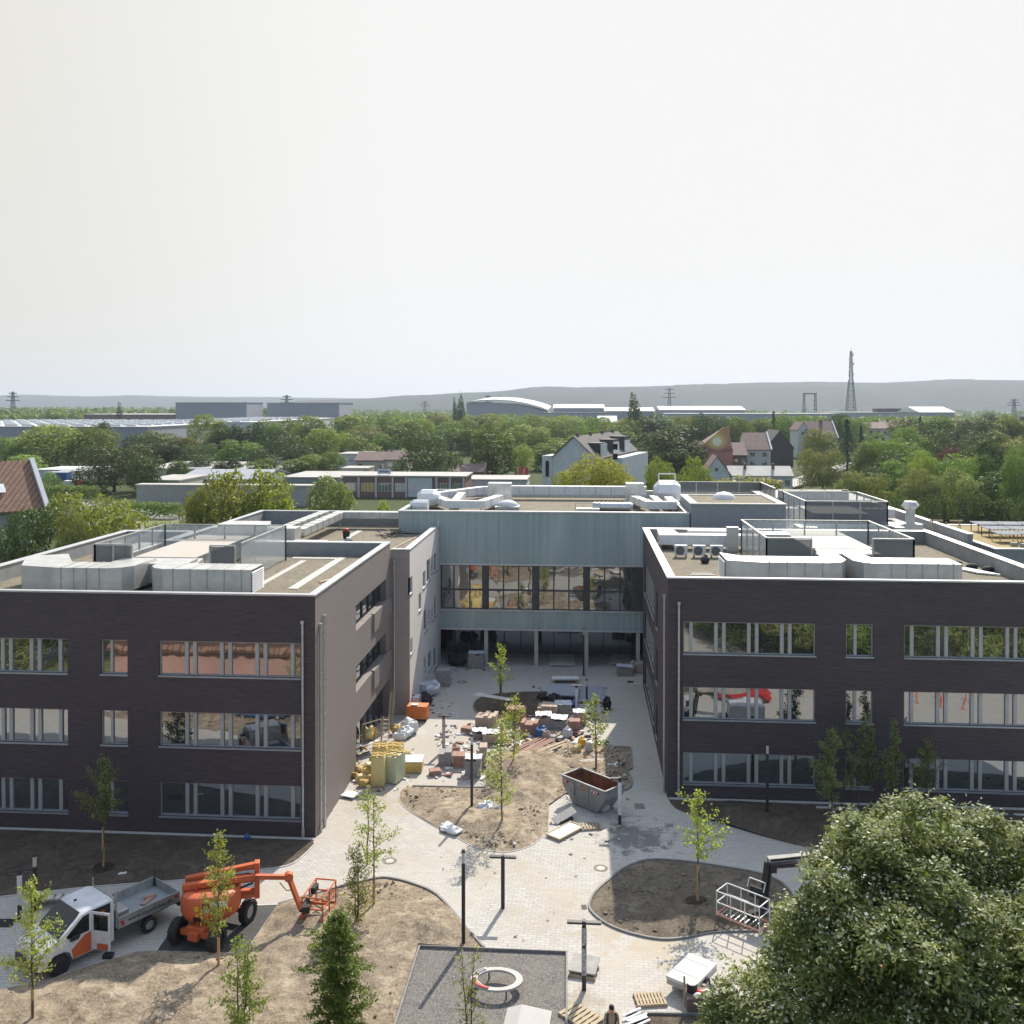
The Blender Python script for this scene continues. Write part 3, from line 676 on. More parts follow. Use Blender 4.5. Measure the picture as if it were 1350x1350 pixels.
kf = MB(); kf.add([(-18, KY0, -.1), (KX, KY0, -.1), (KX, KY0, KZ - .05), (-18, KY0, KZ - .05)], [(0, 1, 2, 3)]); kf.build('front_wall', M['brick_link'], lk, world=True, fix=False)
for h in kh: window_unit(lk, 'x', KX, -1, h[0], h[1], h[2], h[3], [], 'glass_gf', .18, True)
bw = MB(); bw.add([(-31.2, 70.1, 0), (-31.2, 90.4, 0), (-31.2, 90.4, ZP - .05), (-31.2, 70.1, ZP - .05)], [(0, 1, 2, 3)]); bw.add([(-31.2, 90.4, 0), (-16.5, 90.4, 0), (-16.5, 90.4, ZP - .05), (-31.2, 90.4, ZP - .05)], [(0, 1, 2, 3)])
bw.build('rear_wall', M['brick'], lk, world=True, fix=False)
r2 = MB(); r2.add([(-31.2, 70.0, 11.75), (KX, 70.45, 11.75), (KX, 84.5, 11.75), (-16.5, 84.5, 11.75), (-16.5, 90.4, 11.75), (-31.2, 90.4, 11.75)], [(0, 1, 2, 3, 4, 5)]); r2.build('roof', M['gravel'], lk, world=True, fix=False)
pw, pc = MB(), MB()
def para(mw, mc, x0, x1, y0, y1, zb, zt, ov=.05):
    mw.box(x0, x1, y0, y1, zb, zt - .06); mc.box(x0 - ov, x1 + ov, y0 - ov, y1 + ov, zt - .058, zt + .015)
para(pw, pc, KX - .42, KX - .003, KY0 + .003, KY1 - .06, 11.6, KZ); para(pw, pc, -14.2, KX - .54, KY0 + .003, KY0 + .42, 11.6, KZ)
para(pw, pc, -31.19, -30.8, 70.55, 89.9, 11.6, ZP); para(pw, pc, -31.19, -16.6, 90.0, 90.39, 11.6, ZP + .003)
pw.build('parapet', M['grey_wall'], lk, world=True); pc.build('coping', M['coping'], lk, world=True)
q = PX(520, 850, -14); downpipe(lk, PY(520, 850, KY0).x, KY0 - .12, 11.6, r=.06)

# ---- glass hall -------------------------------------------------------
HX0, HX1, HY, HYB, HZ = -16.5, 9.5, 84.55, 106, 13.84
gh = thing('glass_hall', (-4, 95, 0), 'grey green glass fronted hall with open ground floor at the end of the court', 'building')
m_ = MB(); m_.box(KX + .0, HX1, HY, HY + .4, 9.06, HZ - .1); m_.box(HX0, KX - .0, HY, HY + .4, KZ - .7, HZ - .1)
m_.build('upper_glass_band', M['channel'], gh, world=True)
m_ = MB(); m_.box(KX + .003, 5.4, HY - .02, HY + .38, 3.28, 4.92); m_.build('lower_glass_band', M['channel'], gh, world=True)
m_ = MB()
for z, h in ((9.0, .13), (4.92, .10), (3.18, .13)): m_.box(KX + .003, HX1 - .01, HY - .1, HY + .45, z, z + h)
m_.box(HX0 - .06, HX1, HY - .08, HY + .5, HZ - .1, HZ + .02); m_.box(HX0 - .06, HX0 + .35, HY + .5, HYB, HZ - .1, HZ + .02); m_.box(HX1 - .35, HX1, HY + .5, HYB, HZ - .1, HZ + .02); m_.box(HX0, HX1, HYB, HYB + .45, HZ - .08, HZ + .03)
m_.build('band_trim', M['coping'], gh, world=True)
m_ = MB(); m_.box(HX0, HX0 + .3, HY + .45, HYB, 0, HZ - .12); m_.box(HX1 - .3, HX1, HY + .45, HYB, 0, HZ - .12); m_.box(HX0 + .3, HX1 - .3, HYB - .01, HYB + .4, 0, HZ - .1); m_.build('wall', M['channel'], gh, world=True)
m_ = MB(); m_.box(HX0 + .3, HX1 - .3, HY + .41, HYB - .02, 12.9, 13.1); m_.build('roof', M['gravel'], gh, world=True)
m_ = MB(); m_.box(KX, HX1, HY + .1, HY + 10, 3.3, 3.35); m_.build('soffit', M['concrete'], gh, world=True)
pxw = [[(580.5, 636.5)], ]
bays = [((582, 598, 619, 635.5)), ((644, 663.5, 683.5, 701.5)), ((710.5, 730, 750, 769)), ((777.5, 797, 817.5, 836.5))]
zt, zb, zm = 8.95, 5.03, PY(700, 779, HY).z
for b in bays:
    xs = [PY(x, 779, HY).x for x in b]
    window_unit(gh, 'y', HY, 1, xs[0] - .04, xs[3] + .04, zb, zt, [(xs[1] - .06, xs[1] + .06), (xs[2] - .06, xs[2] + .06)], 'glass', .22, False, 'frame_dk', (zm,), bar=.16)
edges = [KX] + [PY(x, 779, HY).x + s for b in bays for x, s in ((b[0], -.045), (b[3], .045))] + [HX1]
for a, b in zip(edges[::2], edges[1::2]): MB().box(a, b, HY + .02, HY + .4, zb, zt).build('window_pier', M['frame_dk'], gh, world=True)
for x in (641, 707, 773, 841):
    X = PY(x, 860, HY + .2).x; m_ = MB(); m_.box(X - .17, X + .17, HY + .05, HY + .4, 0, 3.19); m_.build('column', M['concrete_lt'], gh, world=True)
m_ = MB(); m_.box(KX + .2, 5.4, HY + 4.2, HY + 4.3, 0, 3.3); m_.build('entrance_glazing', M['glass_gf'], gh, world=True)
m_ = MB()
for x in np.arange(KX + 1, 5.4, 1.55): m_.box(x - .04, x + .04, HY + 4.1, HY + 4.19, 0, 3.3)
m_.build('entrance_frame', M['frame_dk'], gh, world=True)
m_ = MB(); m_.box(KX - .02, KX + .12, HY - .14, HY - .02, 0, HZ - .8); m_.cyl((KX + .2, HY - .2, 0), (KX + .2, HY - .2, 11), .06); m_.build('downpipe', M['pipe'], gh, world=True)

# ---- grey lift housing beside the hall --------------------------------
bx = thing('roof_block', (13.7, 88.7, ZR), 'windowless grey brick block rising from the roof beside the glass hall', 'building')
m_ = MB(); m_.box(9.6, 17.8, 84.3, 93.2, 9, 14.62); m_.build('wall', pm('block_brick', (.33, .34, .345), (.28, .29, .3), 3, .85, bmp=.15), bx, world=True)
m_ = MB(); m_.box(9.5, 17.9, 84.2, 84.9, 14.62, 14.72); m_.box(9.5, 17.9, 92.6, 93.3, 14.62, 14.72); m_.box(9.5, 10.2, 84.9, 92.6, 14.62, 14.72); m_.box(17.2, 17.9, 84.9, 92.6, 14.62, 14.72); m_.build('coping', M['concrete_lt'], bx, world=True)
m_ = MB(); m_.box(10.2, 17.2, 84.9, 92.6, 14.622, 14.64); m_.build('roof', M['gravel'], bx, world=True)
m_ = MB(); m_.lathe((13.2, 89.5, 14.64), [(1.05, 0), (1.0, .25), (.7, .5), (.3, .62), (.05, .66)], 12); m_.build('skylight', M['white_pl'], bx, world=True, smooth=True)

# ---- right wing --------------------------------------------------------
RX0, RX1, RY0, RY1 = 5.1, 28.2, 56.7, 79.6
rw = thing('school_wing', (16, 68, 0), 'dark brick school wing behind the skip with young trees before its facade', 'building', 'wings of the new school')
f = MB()
ra = [PY(901, 870, RY0).x, PY(1075, 870, RY0).x]; rs = [PY(1115.5, 870, RY0).x, PY(1151, 870, RY0).x]; rb = [PY(1192, 870, RY0).x, PY(1375, 870, RY0).x]
rrows = [(8.62, 10.5), (4.72, 6.62), (.88, 2.72)]
wall_with_holes(f, 'y', RY0, RX0, RX1, -.1, ZP - .05, [(a, b, z0, z1) for a, b in (ra, rs, rb) for z0, z1 in rrows], .22, 1)
f.build('front_wall', M['brick'], rw, world=True, fix=False)
f = MB(); sh = [(64.2, 65.3), (67.3, 77.2)]
srow = [(8.2, 10.7), (4.5, 6.8), (.8, 3.0)]
wall_with_holes(f, 'x', RX0, RY0, RY1, -.1, ZP - .05, [(a, b, z0, z1) for a, b in sh for z0, z1 in srow], .22, 1)
f.build('side_wall', M['brick'], rw, world=True, fix=False); f = MB()
f.add([(RX1, RY0, -.1), (RX1, RY1, -.1), (RX1, RY1, ZP - .05), (RX1, RY0, ZP - .05)], [(0, 1, 2, 3)]); f.add([(RX0, RY1, -.1), (RX1, RY1, -.1), (RX1, RY1, ZP - .05), (RX0, RY1, ZP - .05)], [(0, 1, 2, 3)])
f.build('rear_wall', M['brick'], rw, world=True, fix=False)
for a, b in sh:
    for z0, z1 in srow: window_unit(rw, 'x', RX0, 1, a, b, z0, z1, [(a + i * 1.98 - .08, a + i * 1.98 + .08) for i in range(1, 5)] if b - a > 3 else [], 'glass', .16, True)
for (a, b), nn in ((ra, 4), (rs, 1), (rb, 4)):
    for k, (z0, z1) in enumerate(rrows):
        window_unit(rw, 'y', RY0, 1, a, b, z0, z1, units(a, nn, (b - a) / nn, True, .2, .36) if nn > 1 else [(a + .45, a + .62)], 'glass' if k < 2 else 'glass_gf')
pw, pc = MB(), MB()
outline_parapet(pw, pc, [(RX0, RY0), (RX1, RY0), (RX1, RY1), (RX0, RY1)], ZR, ZP)
pw.build('parapet', M['grey_wall'], rw, world=True, fix=False); pc.build('coping', M['coping'], rw, world=True)
m_ = MB(); m_.add([(RX0, RY0, ZR), (RX1, RY0, ZR), (RX1, RY1, ZR), (RX0, RY1, ZR)], [(0, 1, 2, 3)]); m_.build('roof', M['gravel'], rw, world=True, fix=False)
p = PY(895, 900, RY0 - .15); downpipe(rw, p.x, RY0 - .12, 11.55)
downpipe(rw, RX0 - .12, 57.5, 11.8)

# ---- rear wing with plant, east annex ---------------------------------
rr = thing('rear_wing', (24, 98, 0), 'grey walled rear wing whose roof is crowded with metal plant and screens', 'building')
m_ = MB(); m_.box(17.95, 32, 80.2, 120, 0, 12.0); m_.box(9.6, 17.9, 93.4, 120, 0, 12.0); m_.build('wall', M['grey_wall'], rr, world=True)
m_ = MB(); m_.box(18.3, 31.6, 80.6, 119.6, 12.003, 12.03); m_.box(9.9, 18.2, 93.8, 119.6, 12.003, 12.03); m_.build('roof', M['roof_lt'], rr, world=True)
pw, pc = MB(), MB(); para(pw, pc, 31.6, 32.0, 80.2, 120, 12.0, 12.8); para(pw, pc, 9.6, 31.5, 119.65, 120, 12.0, 12.8)
pw.build('parapet', M['grey_wall'], rr, world=True); pc.build('coping', M['coping'], rr, world=True)
ax = thing('annex_building', (46, 84, 0), 'low grey annex with dry planted roof carrying rows of solar panels', 'building')
m_ = MB(); m_.box(32.3, 62, 76.8, 92.3, 0, 12.0); m_.build('wall', M['grey_wall'], ax, world=True)
m_ = MB(); m_.box(32.7, 61.6, 77.2, 91.9, 12.003, 12.05); m_.build('roof', pm('sedum_roof', (.34, .25, .12), (.26, .21, .09), .5, .95, bmp=.6, bscale=6), ax, world=True)
m_ = MB(); m_.box(32.25, 62, 76.75, 77.15, 12.001, 12.12); m_.box(32.25, 62, 91.95, 92.35, 12.001, 12.12); m_.box(32.25, 32.65, 77.15, 91.95, 12.001, 12.12); m_.build('coping', M['coping'], ax, world=True)
for i in range(7):
    z = 10.9
    window_unit(ax, 'y', 76.8, -1, 35 + i * 3.6, 37.9 + i * 3.6, 9.2, 11.2, [(36.4 + i * 3.6, 36.5 + i * 3.6)], 'glass_gf', .03, False)
# ------------------------------------------------------------------ trees
def leaf_mat(name, c1, c2, trans=.35, rough=.5, top=None, gloss=.03):
    m, t, b = NT(name); t.nodes.remove(b); out = t.nodes['Material Output']
    g = N(t, 'ShaderNodeNewGeometry'); oi = N(t, 'ShaderNodeObjectInfo')
    n1 = noi(t, coords(t, 'Object'), .55, 3, .6)
    f = math_(t, 'ADD', math_(t, 'MULTIPLY', g.outputs['Random Per Island'], .55), math_(t, 'MULTIPLY', ramp(t, n1, [(.35, 0), (.65, 1)]), .45))
    c = mixc(t, f, c1, c2)
    hs = N(t, 'ShaderNodeHueSaturation'); t.links.new(c, hs.inputs['Color'])
    t.links.new(math_(t, 'MULTIPLY_ADD', oi.outputs['Random'], .04, .472), hs.inputs['Hue']); hs.inputs['Saturation'].default_value = .94
    t.links.new(math_(t, 'MULTIPLY_ADD', oi.outputs['Random'], .45, .78), hs.inputs['Value'])
    c = hs.outputs[0]
    d = N(t, 'ShaderNodeBsdfDiffuse'); t.links.new(c, d.inputs[0])
    tr = N(t, 'ShaderNodeBsdfTranslucent'); t.links.new(mixc(t, 1.0, c, (1.25, 1.35, .6), 'MULTIPLY'), tr.inputs[0])
    mx = N(t, 'ShaderNodeMixShader'); mx.inputs[0].default_value = trans; t.links.new(d.outputs[0], mx.inputs[1]); t.links.new(tr.outputs[0], mx.inputs[2])
    gl = N(t, 'ShaderNodeBsdfGlossy'); gl.inputs['Roughness'].default_value = rough; gl.inputs['Color'].default_value = (.9, .92, .95, 1)
    m2 = N(t, 'ShaderNodeMixShader'); m2.inputs[0].default_value = gloss; t.links.new(mx.outputs[0], m2.inputs[1]); t.links.new(gl.outputs[0], m2.inputs[2])
    t.links.new(m2.outputs[0], out.inputs[0]); return m
LM = {
 'mid': leaf_mat('leaf_mid', (0.117, 0.176, 0.035), (0.204, 0.280, 0.055), .32),
 'dark': leaf_mat('leaf_dark', (0.066, 0.102, 0.030), (0.117, 0.158, 0.045), .22),
 'olive': leaf_mat('leaf_olive', (0.165, 0.186, 0.053), (0.254, 0.270, 0.078), .3),
 'bright': leaf_mat('leaf_bright', (0.179, 0.249, 0.045), (0.288, 0.345, 0.070), .4),
 'yellow': leaf_mat('leaf_yellow', (0.244, 0.275, 0.037), (0.378, 0.366, 0.055), .45),
 'gold': leaf_mat('leaf_gold', (0.177, 0.220, 0.032), (0.319, 0.339, 0.047), .45),
 'blue': leaf_mat('leaf_blue', (0.067, 0.115, 0.060), (0.106, 0.158, 0.078), .18),
 'purple': leaf_mat('leaf_purple', (0.145, 0.064, 0.060), (0.215, 0.094, 0.078), .2),
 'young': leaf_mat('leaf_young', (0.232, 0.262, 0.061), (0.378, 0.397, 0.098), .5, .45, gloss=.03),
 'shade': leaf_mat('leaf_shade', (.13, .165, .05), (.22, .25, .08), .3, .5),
 'big': leaf_mat('leaf_big', (.085, .125, .02), (.27, .315, .075), .42, .5, gloss=.03),
 'conifer': leaf_mat('leaf_conifer', (.09, .15, .018), (.22, .32, .03), .45, .5),
 'hedge': leaf_mat('leaf_hedge', (0.137, 0.206, 0.053), (0.215, 0.280, 0.078), .3),
}
def leaf_cloud(name, C, Nn, size, seed=0, aspect=.6, mats=None):
    """one quad per leaf: centres C, normals Nn, sizes"""
    rnd = np.random.RandomState(seed); n = len(C)
    Nn = Nn / np.maximum(1e-6, np.linalg.norm(Nn, axis=1))[:, None]
    a = rnd.normal(size=(n, 3)); a -= (a * Nn).sum(1)[:, None] * Nn; a /= np.maximum(1e-6, np.linalg.norm(a, axis=1))[:, None]
    b = np.cross(Nn, a); s = (np.ones(n) * size if np.isscalar(size) else size)[:, None]
    V = np.stack([C - a * s * .5, C + b * s * .5 * aspect + a * s * .08, C + a * s * .5 + Nn * s * .08, C - b * s * .5 * aspect + a * s * .08], 1).reshape(-1, 3)
    me = bpy.data.meshes.new(name); me.vertices.add(4 * n); me.vertices.foreach_set('co', V.ravel())
    me.loops.add(4 * n); me.loops.foreach_set('vertex_index', np.arange(4 * n)); me.polygons.add(n)
    me.polygons.foreach_set('loop_start', np.arange(0, 4 * n, 4)); me.update(calc_edges=True); return me
def crown_pts(seed, Rr, zc, nl, n, lr=(.3, .48), flat=.8, spread=.68, inner=.18, fill=.25):
    """leaf positions on a heap of lobes filling an ellipsoid of radii Rr centred at height zc"""
    rnd = np.random.RandomState(seed); Rr = np.array(Rr); L = []
    for i in range(nl):
        d = rnd.normal(size=3); d /= np.linalg.norm(d); r = rnd.uniform(.35, 1) ** .6 * spread
        L.append((d * r, rnd.uniform(*lr)))
    L.append((np.zeros(3), .5)); P, Q = [], []
    w_ = np.array([l[1] ** 2 for l in L]); w_ /= w_.sum()
    idx = rnd.choice(len(L), n * 2, p=w_); d = rnd.normal(size=(n * 2, 3)); d /= np.linalg.norm(d, axis=1)[:, None]
    d[:, 2] = np.where(d[:, 2] < -.75, -d[:, 2] * .6, d[:, 2])
    c = np.array([l[0] for l in L])[idx]; r = np.array([l[1] for l in L])[idx]
    rr = r * (1 - inner * rnd.rand(n * 2) ** .7 * rnd.choice([1, 3.5], n * 2, p=[1 - fill, fill])); ph = rnd.uniform(0, 6, len(L))[idx]
    rr = rr * (1 + .16 * np.sin(d[:, 0] * 6 + ph) * np.cos(d[:, 1] * 7 - ph) + .12 * np.sin(d[:, 2] * 11 + 3 * ph) + rnd.normal(0, .07, len(rr))); p = c + d * rr[:, None] * np.array([1, 1, flat])
    dep = np.full(len(p), 9.)
    for l in L: dep = np.minimum(dep, np.linalg.norm((p - l[0]) / np.array([1, 1, flat]), axis=1) / l[1])
    keep = (dep > .72) | (rnd.rand(len(p)) < .12); p, d = p[keep][:n], d[keep][:n]
    nz = d * .8 + rnd.normal(size=p.shape) * .55 + np.array([0, 0, .25])
    lo, hi = np.percentile(p, 1, 0), np.percentile(p, 99.3, 0)
    cen, half = (lo + hi) / 2, (hi - lo) / 2
    L = [((np.array(l[0]) - cen) / half, l[1]) for l in L]
    return (p - cen) / half * Rr + np.array([0, 0, zc]), nz, L
def trunk_mb(h, r, crown, seed, nb=7, L=None, Rr=None, zc=0, lean=.02):
    rnd = random.Random(seed); mb = MB(); pts = [Vector((0, 0, -.1))]
    for i in range(1, 6): pts.append(Vector((rnd.uniform(-1, 1) * lean * h, rnd.uniform(-1, 1) * lean * h, crown * i / 5)))
    for i in range(5): mb.cyl(pts[i], pts[i + 1], r * (1.15 - .13 * i) * (1.25 if i == 0 else 1), r * (1.15 - .13 * (i + 1)), 8, cap=False)
    for i in range(nb):
        if L: e = Vector(L[i % len(L)][0]) * .9; e = Vector((e.x * Rr[0], e.y * Rr[1], e.z * Rr[2] + zc))
        else: a = rnd.uniform(0, 6.28); e = Vector((math.cos(a) * h * .2, math.sin(a) * h * .2, crown + (h - crown) * rnd.uniform(.2, .8)))
        s = pts[rnd.choice([3, 4, 5])]; mid = s.lerp(e, .5) + Vector((rnd.uniform(-.3, .3), rnd.uniform(-.3, .3), .35)) * (h * .04)
        mb.cyl(s, mid, r * .5, r * .32, 6, cap=False); mb.cyl(mid, e, r * .32, r * .08, 5, cap=False)
    return mb
PROT = {}
def far_proto(kind, seed, h, w_, base, nl, n, leaf, flat=.8, lr=(.3, .48), spread=.68, inner=.18):
    """prototype meshes of a free-standing tree: h tall, w wide, crown from 'base' up"""
    Rr = (w_ / 2 / 1.08, w_ / 2 / 1.08, (h - base) / 2 / 1.05); zc = base + (h - base) / 2
    C, Nn, L = crown_pts(seed, Rr, zc, nl, n, lr, flat, spread, inner)
    rnd = np.random.RandomState(seed + 1)
    me = leaf_cloud('crown', C, Nn, leaf * rnd.uniform(.6, 1.35, len(C)), seed)
    tm = trunk_mb(h, h * .022, base + (h - base) * .35, seed, 9, L, Rr, zc); o = tm.build('trunk', M['bark'], smooth=True); tmesh = o.data; bpy.data.objects.remove(o)
    PROT.setdefault(kind, []).append((me, tmesh, h, w_))
for s in range(4): far_proto('round', 10 + s, 14, 12 + s, .3, 18, 6500, .62)
for s in range(3): far_proto('tall', 20 + s, 18, 10, .4, 20, 6500, .62, lr=(.26, .42))
for s in range(2): far_proto('oak', 30 + s, 15, 18, .5, 28, 11000, .52, flat=.75, lr=(.2, .34), spread=.76)
for s in range(2): far_proto('poplar', 40 + s, 24, 5.5, .8, 14, 3500, .7, flat=1.1, lr=(.3, .5), spread=.6)
for s in range(3): far_proto('bush', 50 + s, 4, 5.5, .0, 12, 2200, .32)
# near trees with finer leaves
for s in range(2): far_proto('near', 60 + s, 13, 14, .8, 34, 24000, .34, flat=.72, lr=(.24, .38), spread=.74)
def conifer_proto():
    rnd = np.random.RandomState(5); C, Nn = [], []
    h = 14
    for k in range(34):
        z = 1.5 + (h - 1.6) * k / 34; r = 3.0 * (1 - k / 34) ** .8 + .15
        for j in range(9):
            a = rnd.uniform(0, 6.28)
            for q in range(12):
                t = rnd.rand() ** .7; C.append((math.cos(a) * r * t + rnd.normal() * .15, math.sin(a) * r * t + rnd.normal() * .15, z - t * r * .25 + rnd.normal() * .12)); Nn.append((rnd.normal() * .5, rnd.normal() * .5, 1))
    me = leaf_cloud('crown', np.array(C), np.array(Nn), rnd.uniform(.3, .6, len(C)), 3)
    o = MB().cyl((0, 0, -.1), (0, 0, h * .95), .25, .04, 8).build('trunk', M['bark']); tmesh = o.data; bpy.data.objects.remove(o)
    PROT['fir'] = [(me, tmesh, h, 6.0)]
conifer_proto()
_tn = random.Random(77)
def tree(kind, x, y, h, wd, leaf, label, group=None, z=0, simple=False, name=None, cat='tree', pi=None):
    P = PROT[kind]; me, tm, h0, w0 = P[_tn.randrange(len(P)) if pi is None else pi]
    nm = name or ('bush' if kind == 'bush' else 'tree')
    sc = (wd / w0, wd / w0, h / h0); rz = _tn.uniform(0, 6.28)
    if simple:
        c = bpy.data.objects.new(nm, me.copy() if False else me); root = c; COL.objects.link(c); c.location = (x, y, z)
    else:
        root = bpy.data.objects.new(nm, None); COL.objects.link(root); root.location = (x, y, z)
        c = bpy.data.objects.new('crown', me); COL.objects.link(c); c.parent = root
        t_ = bpy.data.objects.new('trunk', tm); COL.objects.link(t_); t_.parent = root
    if not len(me.materials): me.materials.append(None)
    c.material_slots[0].link = 'OBJECT'; c.material_slots[0].material = LM[leaf]
    root.rotation_euler = (0, 0, rz); root.scale = sc
    tag(root, label, cat, group); return root
def ptree(kind, cx, top, D, wpx, leaf, label, group=None, simple=False, **k):
    """tree whose crown centre line, top and width are read off the photograph at distance D"""
    p = PY(cx, top, D); return tree(kind, p.x, D, max(p.z, 2), wpx / F * D, leaf, label, group, simple=simple, **k)
# ------------------------------------------------------------------ far land
# sun-facing hills on the horizon
def hills(name, prof, D, depth, mat, seed, step=40, amp=6):
    xs = []; p = [(PY(x, y, D).x, PY(x, y, D).z) for x, y in prof]
    X = np.arange(p[0][0], p[-1][0], step); Z = np.interp(X, [a[0] for a in p], [a[1] for a in p])
    rows_ = 14; mb = MB(); vs = []
    for j in range(rows_):
        t = j / (rows_ - 1); k = math.sin(min(1, t * 1.25) * math.pi / 2) if t < .8 else 1 - (t - .8) * 1.2
        for x, z in zip(X, Z):
            nz = noise.noise(Vector((x / 260, t * 5, seed))) * amp * 2 + noise.noise(Vector((x / 70, t * 16, seed))) * amp
            vs.append((x, D - depth + depth * t / .8 * 1.0, max(-1, z * k + nz * min(1, t * 3) * (.35 if abs(t - .8) < .05 else 1))))
    n = len(X); fs = [(j * n + i, j * n + i + 1, (j + 1) * n + i + 1, (j + 1) * n + i) for j in range(rows_ - 1) for i in range(n - 1)]
    mb.add(vs, fs); o = mb.build(name, mat, smooth=True, fix=False); o['kind'] = 'structure'; return o
def wood_mat(name, c1, c2, sc):
    m, t, b = NT(name); p = coords(t, 'World'); n1 = noi(t, p, sc, 6, .7); n2 = noi(t, p, sc * 6, 4, .7)
    c = mixc(t, ramp(t, n1, [(.38, 0), (.62, 1)]), c1, c2); c = mixc(t, ramp(t, n2, [(.4, 0), (.7, .6)]), c, tuple(x * .5 for x in c1))
    t.links.new(c, b.inputs['Base Color']); b.inputs['Roughness'].default_value = .95; b.inputs['Specular IOR Level'].default_value = .1; bump(t, b, n2, 1, 12); return m
wm = wood_mat('hill_wood', (.030, .045, .034), (.052, .068, .050), .006)
hills('hills', [(-900, 519), (-300, 520), (0, 521.5), (60, 521), (120, 522.5), (190, 521.5), (260, 523), (330, 523.5), (400, 524), (470, 525), (560, 526), (700, 527)], 7600, 1500, wm, 1, 60, 4)
hills('hills', [(430, 528), (470, 526), (520, 524), (560, 521.5), (600, 519), (640, 517), (672, 514.5), (690, 512.5), (720, 511), (760, 511.5), (800, 510), (860, 509.5), (900, 508.5), (960, 506.5), (1000, 504.5), (1060, 504), (1110, 505.5), (1150, 505), (1200, 503), (1250, 501), (1350, 501.5), (1700, 503), (2300, 508)], 5200, 1300, wm, 2, 40, 5)

# far woodland that reads as one mass
def distant_wood():
    rnd = np.random.RandomState(9); C, Nn, Sz = [], [], []
    zones = []
    def zone(n, px0, px1, D0, D1, h0, h1): 
        for i in range(n):
            D = D0 + (D1 - D0) * rnd.rand() ** 1.2; px = rnd.uniform(px0, px1)
            zones.append((PY(px, 540, D).x, D, rnd.uniform(h0, h1)))
    zone(520, -250, 470, 1100, 3400, 11, 20); zone(120, -100, 240, 900, 1500, 10, 18)
    zone(330, 445, 760, 620, 1500, 9, 15); zone(300, 420, 1000, 1500, 3000, 8, 14)
    zone(260, 750, 1420, 640, 1000, 9, 13.5); zone(250, 1040, 1600, 560, 900, 9, 15); zone(300, 900, 1700, 1400, 3200, 8, 14)
    for x, y, h in zones:
        r = h * rnd.uniform(.38, .6); n = 150 if y < 1200 else 80
        d = rnd.normal(size=(n, 3)); d /= np.linalg.norm(d, axis=1)[:, None]; d[:, 2] = np.where(d[:, 2] < -.5, -d[:, 2], d[:, 2])
        lump = 1 + .22 * np.sin(d[:, 0] * 5 + x) * np.cos(d[:, 1] * 6 + y) + .12 * np.sin(d[:, 2] * 9 + h)
        C.append(np.array([x, y, h * .52]) + d * lump[:, None] * np.array([r, r, h * .46])); Nn.append(d + rnd.normal(size=d.shape) * .35); Sz.append(np.full(n, h * (.17 if y < 1200 else .24)) * rnd.uniform(.7, 1.3, n))
    me = leaf_cloud('distant_wood', np.concatenate(C), np.concatenate(Nn), np.concatenate(Sz), 4, .9); me.materials.append(LM['mid'])
    o = bpy.data.objects.new('distant_wood', me); COL.objects.link(o); tag(o, kind='stuff')
distant_wood()

# ---- big far buildings ------------------------------------------------------
def gable_roof(mb, x0, x1, y0, y1, ze, zr, ax='x', ov=.4):
    if ax == 'x': mb.add([(x0 - ov, y0 - ov, ze), (x1 + ov, y0 - ov, ze), (x1 + ov, y1 + ov, ze), (x0 - ov, y1 + ov, ze), (x0 - ov, (y0 + y1) / 2, zr), (x1 + ov, (y0 + y1) / 2, zr)], [(0, 1, 5, 4), (3, 4, 5, 2), (0, 4, 3), (1, 2, 5), (0, 3, 2, 1)])
    else: mb.add([(x0 - ov, y0 - ov, ze), (x0 - ov, y1 + ov, ze), (x1 + ov, y1 + ov, ze), (x1 + ov, y0 - ov, ze), ((x0 + x1) / 2, y0 - ov, zr), ((x0 + x1) / 2, y1 + ov, zr)], [(0, 1, 5, 4), (3, 4, 5, 2), (0, 4, 3), (1, 2, 5), (0, 3, 2, 1)])
    return mb
def hall(px0, px1, ytop, D, depth, label, wallm='hall', roofm='roof_wh', x0=None, x1=None, lights=0, name='industrial_hall', seed=0, gable=0):
    a, b = PY(px0, ytop, D), PY(px1, ytop, D); zt = a.z
    t = thing(name, ((a.x + b.x) / 2, D, 0), label, 'building')
    MB().box(a.x, b.x, D, D + depth, 0, zt - .3).build('wall', M[wallm], t, world=True)
    mb = MB()
    if gable: gable_roof(mb, a.x, b.x, D, D + depth, zt - .3, zt - .3 + gable, 'x', 1)
    else: mb.box(a.x - .5, b.x + .5, D - .5, D + depth + .5, zt - .298, zt)
    mb.build('roof', M[roofm], t, world=True)
    if lights:
        mb = MB(); rnd = random.Random(seed); nx = int((b.x - a.x) / 9); ny = int(depth / 14)
        for i in range(nx):
            for j in range(ny):
                x, y = a.x + 4 + i * 9, D + 5 + j * 14; mb.box(x, x + 4.5 + rnd.random() * 2, y, y + 2.2, zt + .003, zt + .9)
        o = mb.build('roof_light', M['white_wall'], t, world=True, fix=False); o['kind'] = 'stuff'
    return t
hall(-260, 195, 561.5, 450, 190, 'vast warehouse with white roof lights and slate blue wall, behind bright green tree', roofm='roof_wh', lights=1, name='warehouse')
hall(196, 330, 556, 545, 190, 'lower white roofed warehouse extension running behind the dense tree belt', wallm='white_wall', lights=1, name='warehouse', seed=3)
hall(110, 232, 546, 900, 60, 'long low reddish shed with pale roof beyond the warehouse', wallm='red_brick', name='warehouse')
hall(231.5, 325, 530.5, 900, 48, 'tall windowless grey hall with a pale lit end wall', roofm='hall')
hall(352, 447, 531, 960, 60, 'tall windowless grey hall beside the paler end wall of its twin', roofm='hall')
hall(730, 796, 537.5, 1000, 60, 'grey green hall with bright gabled roof next to the arched arena', wallm='hall', gable=4)
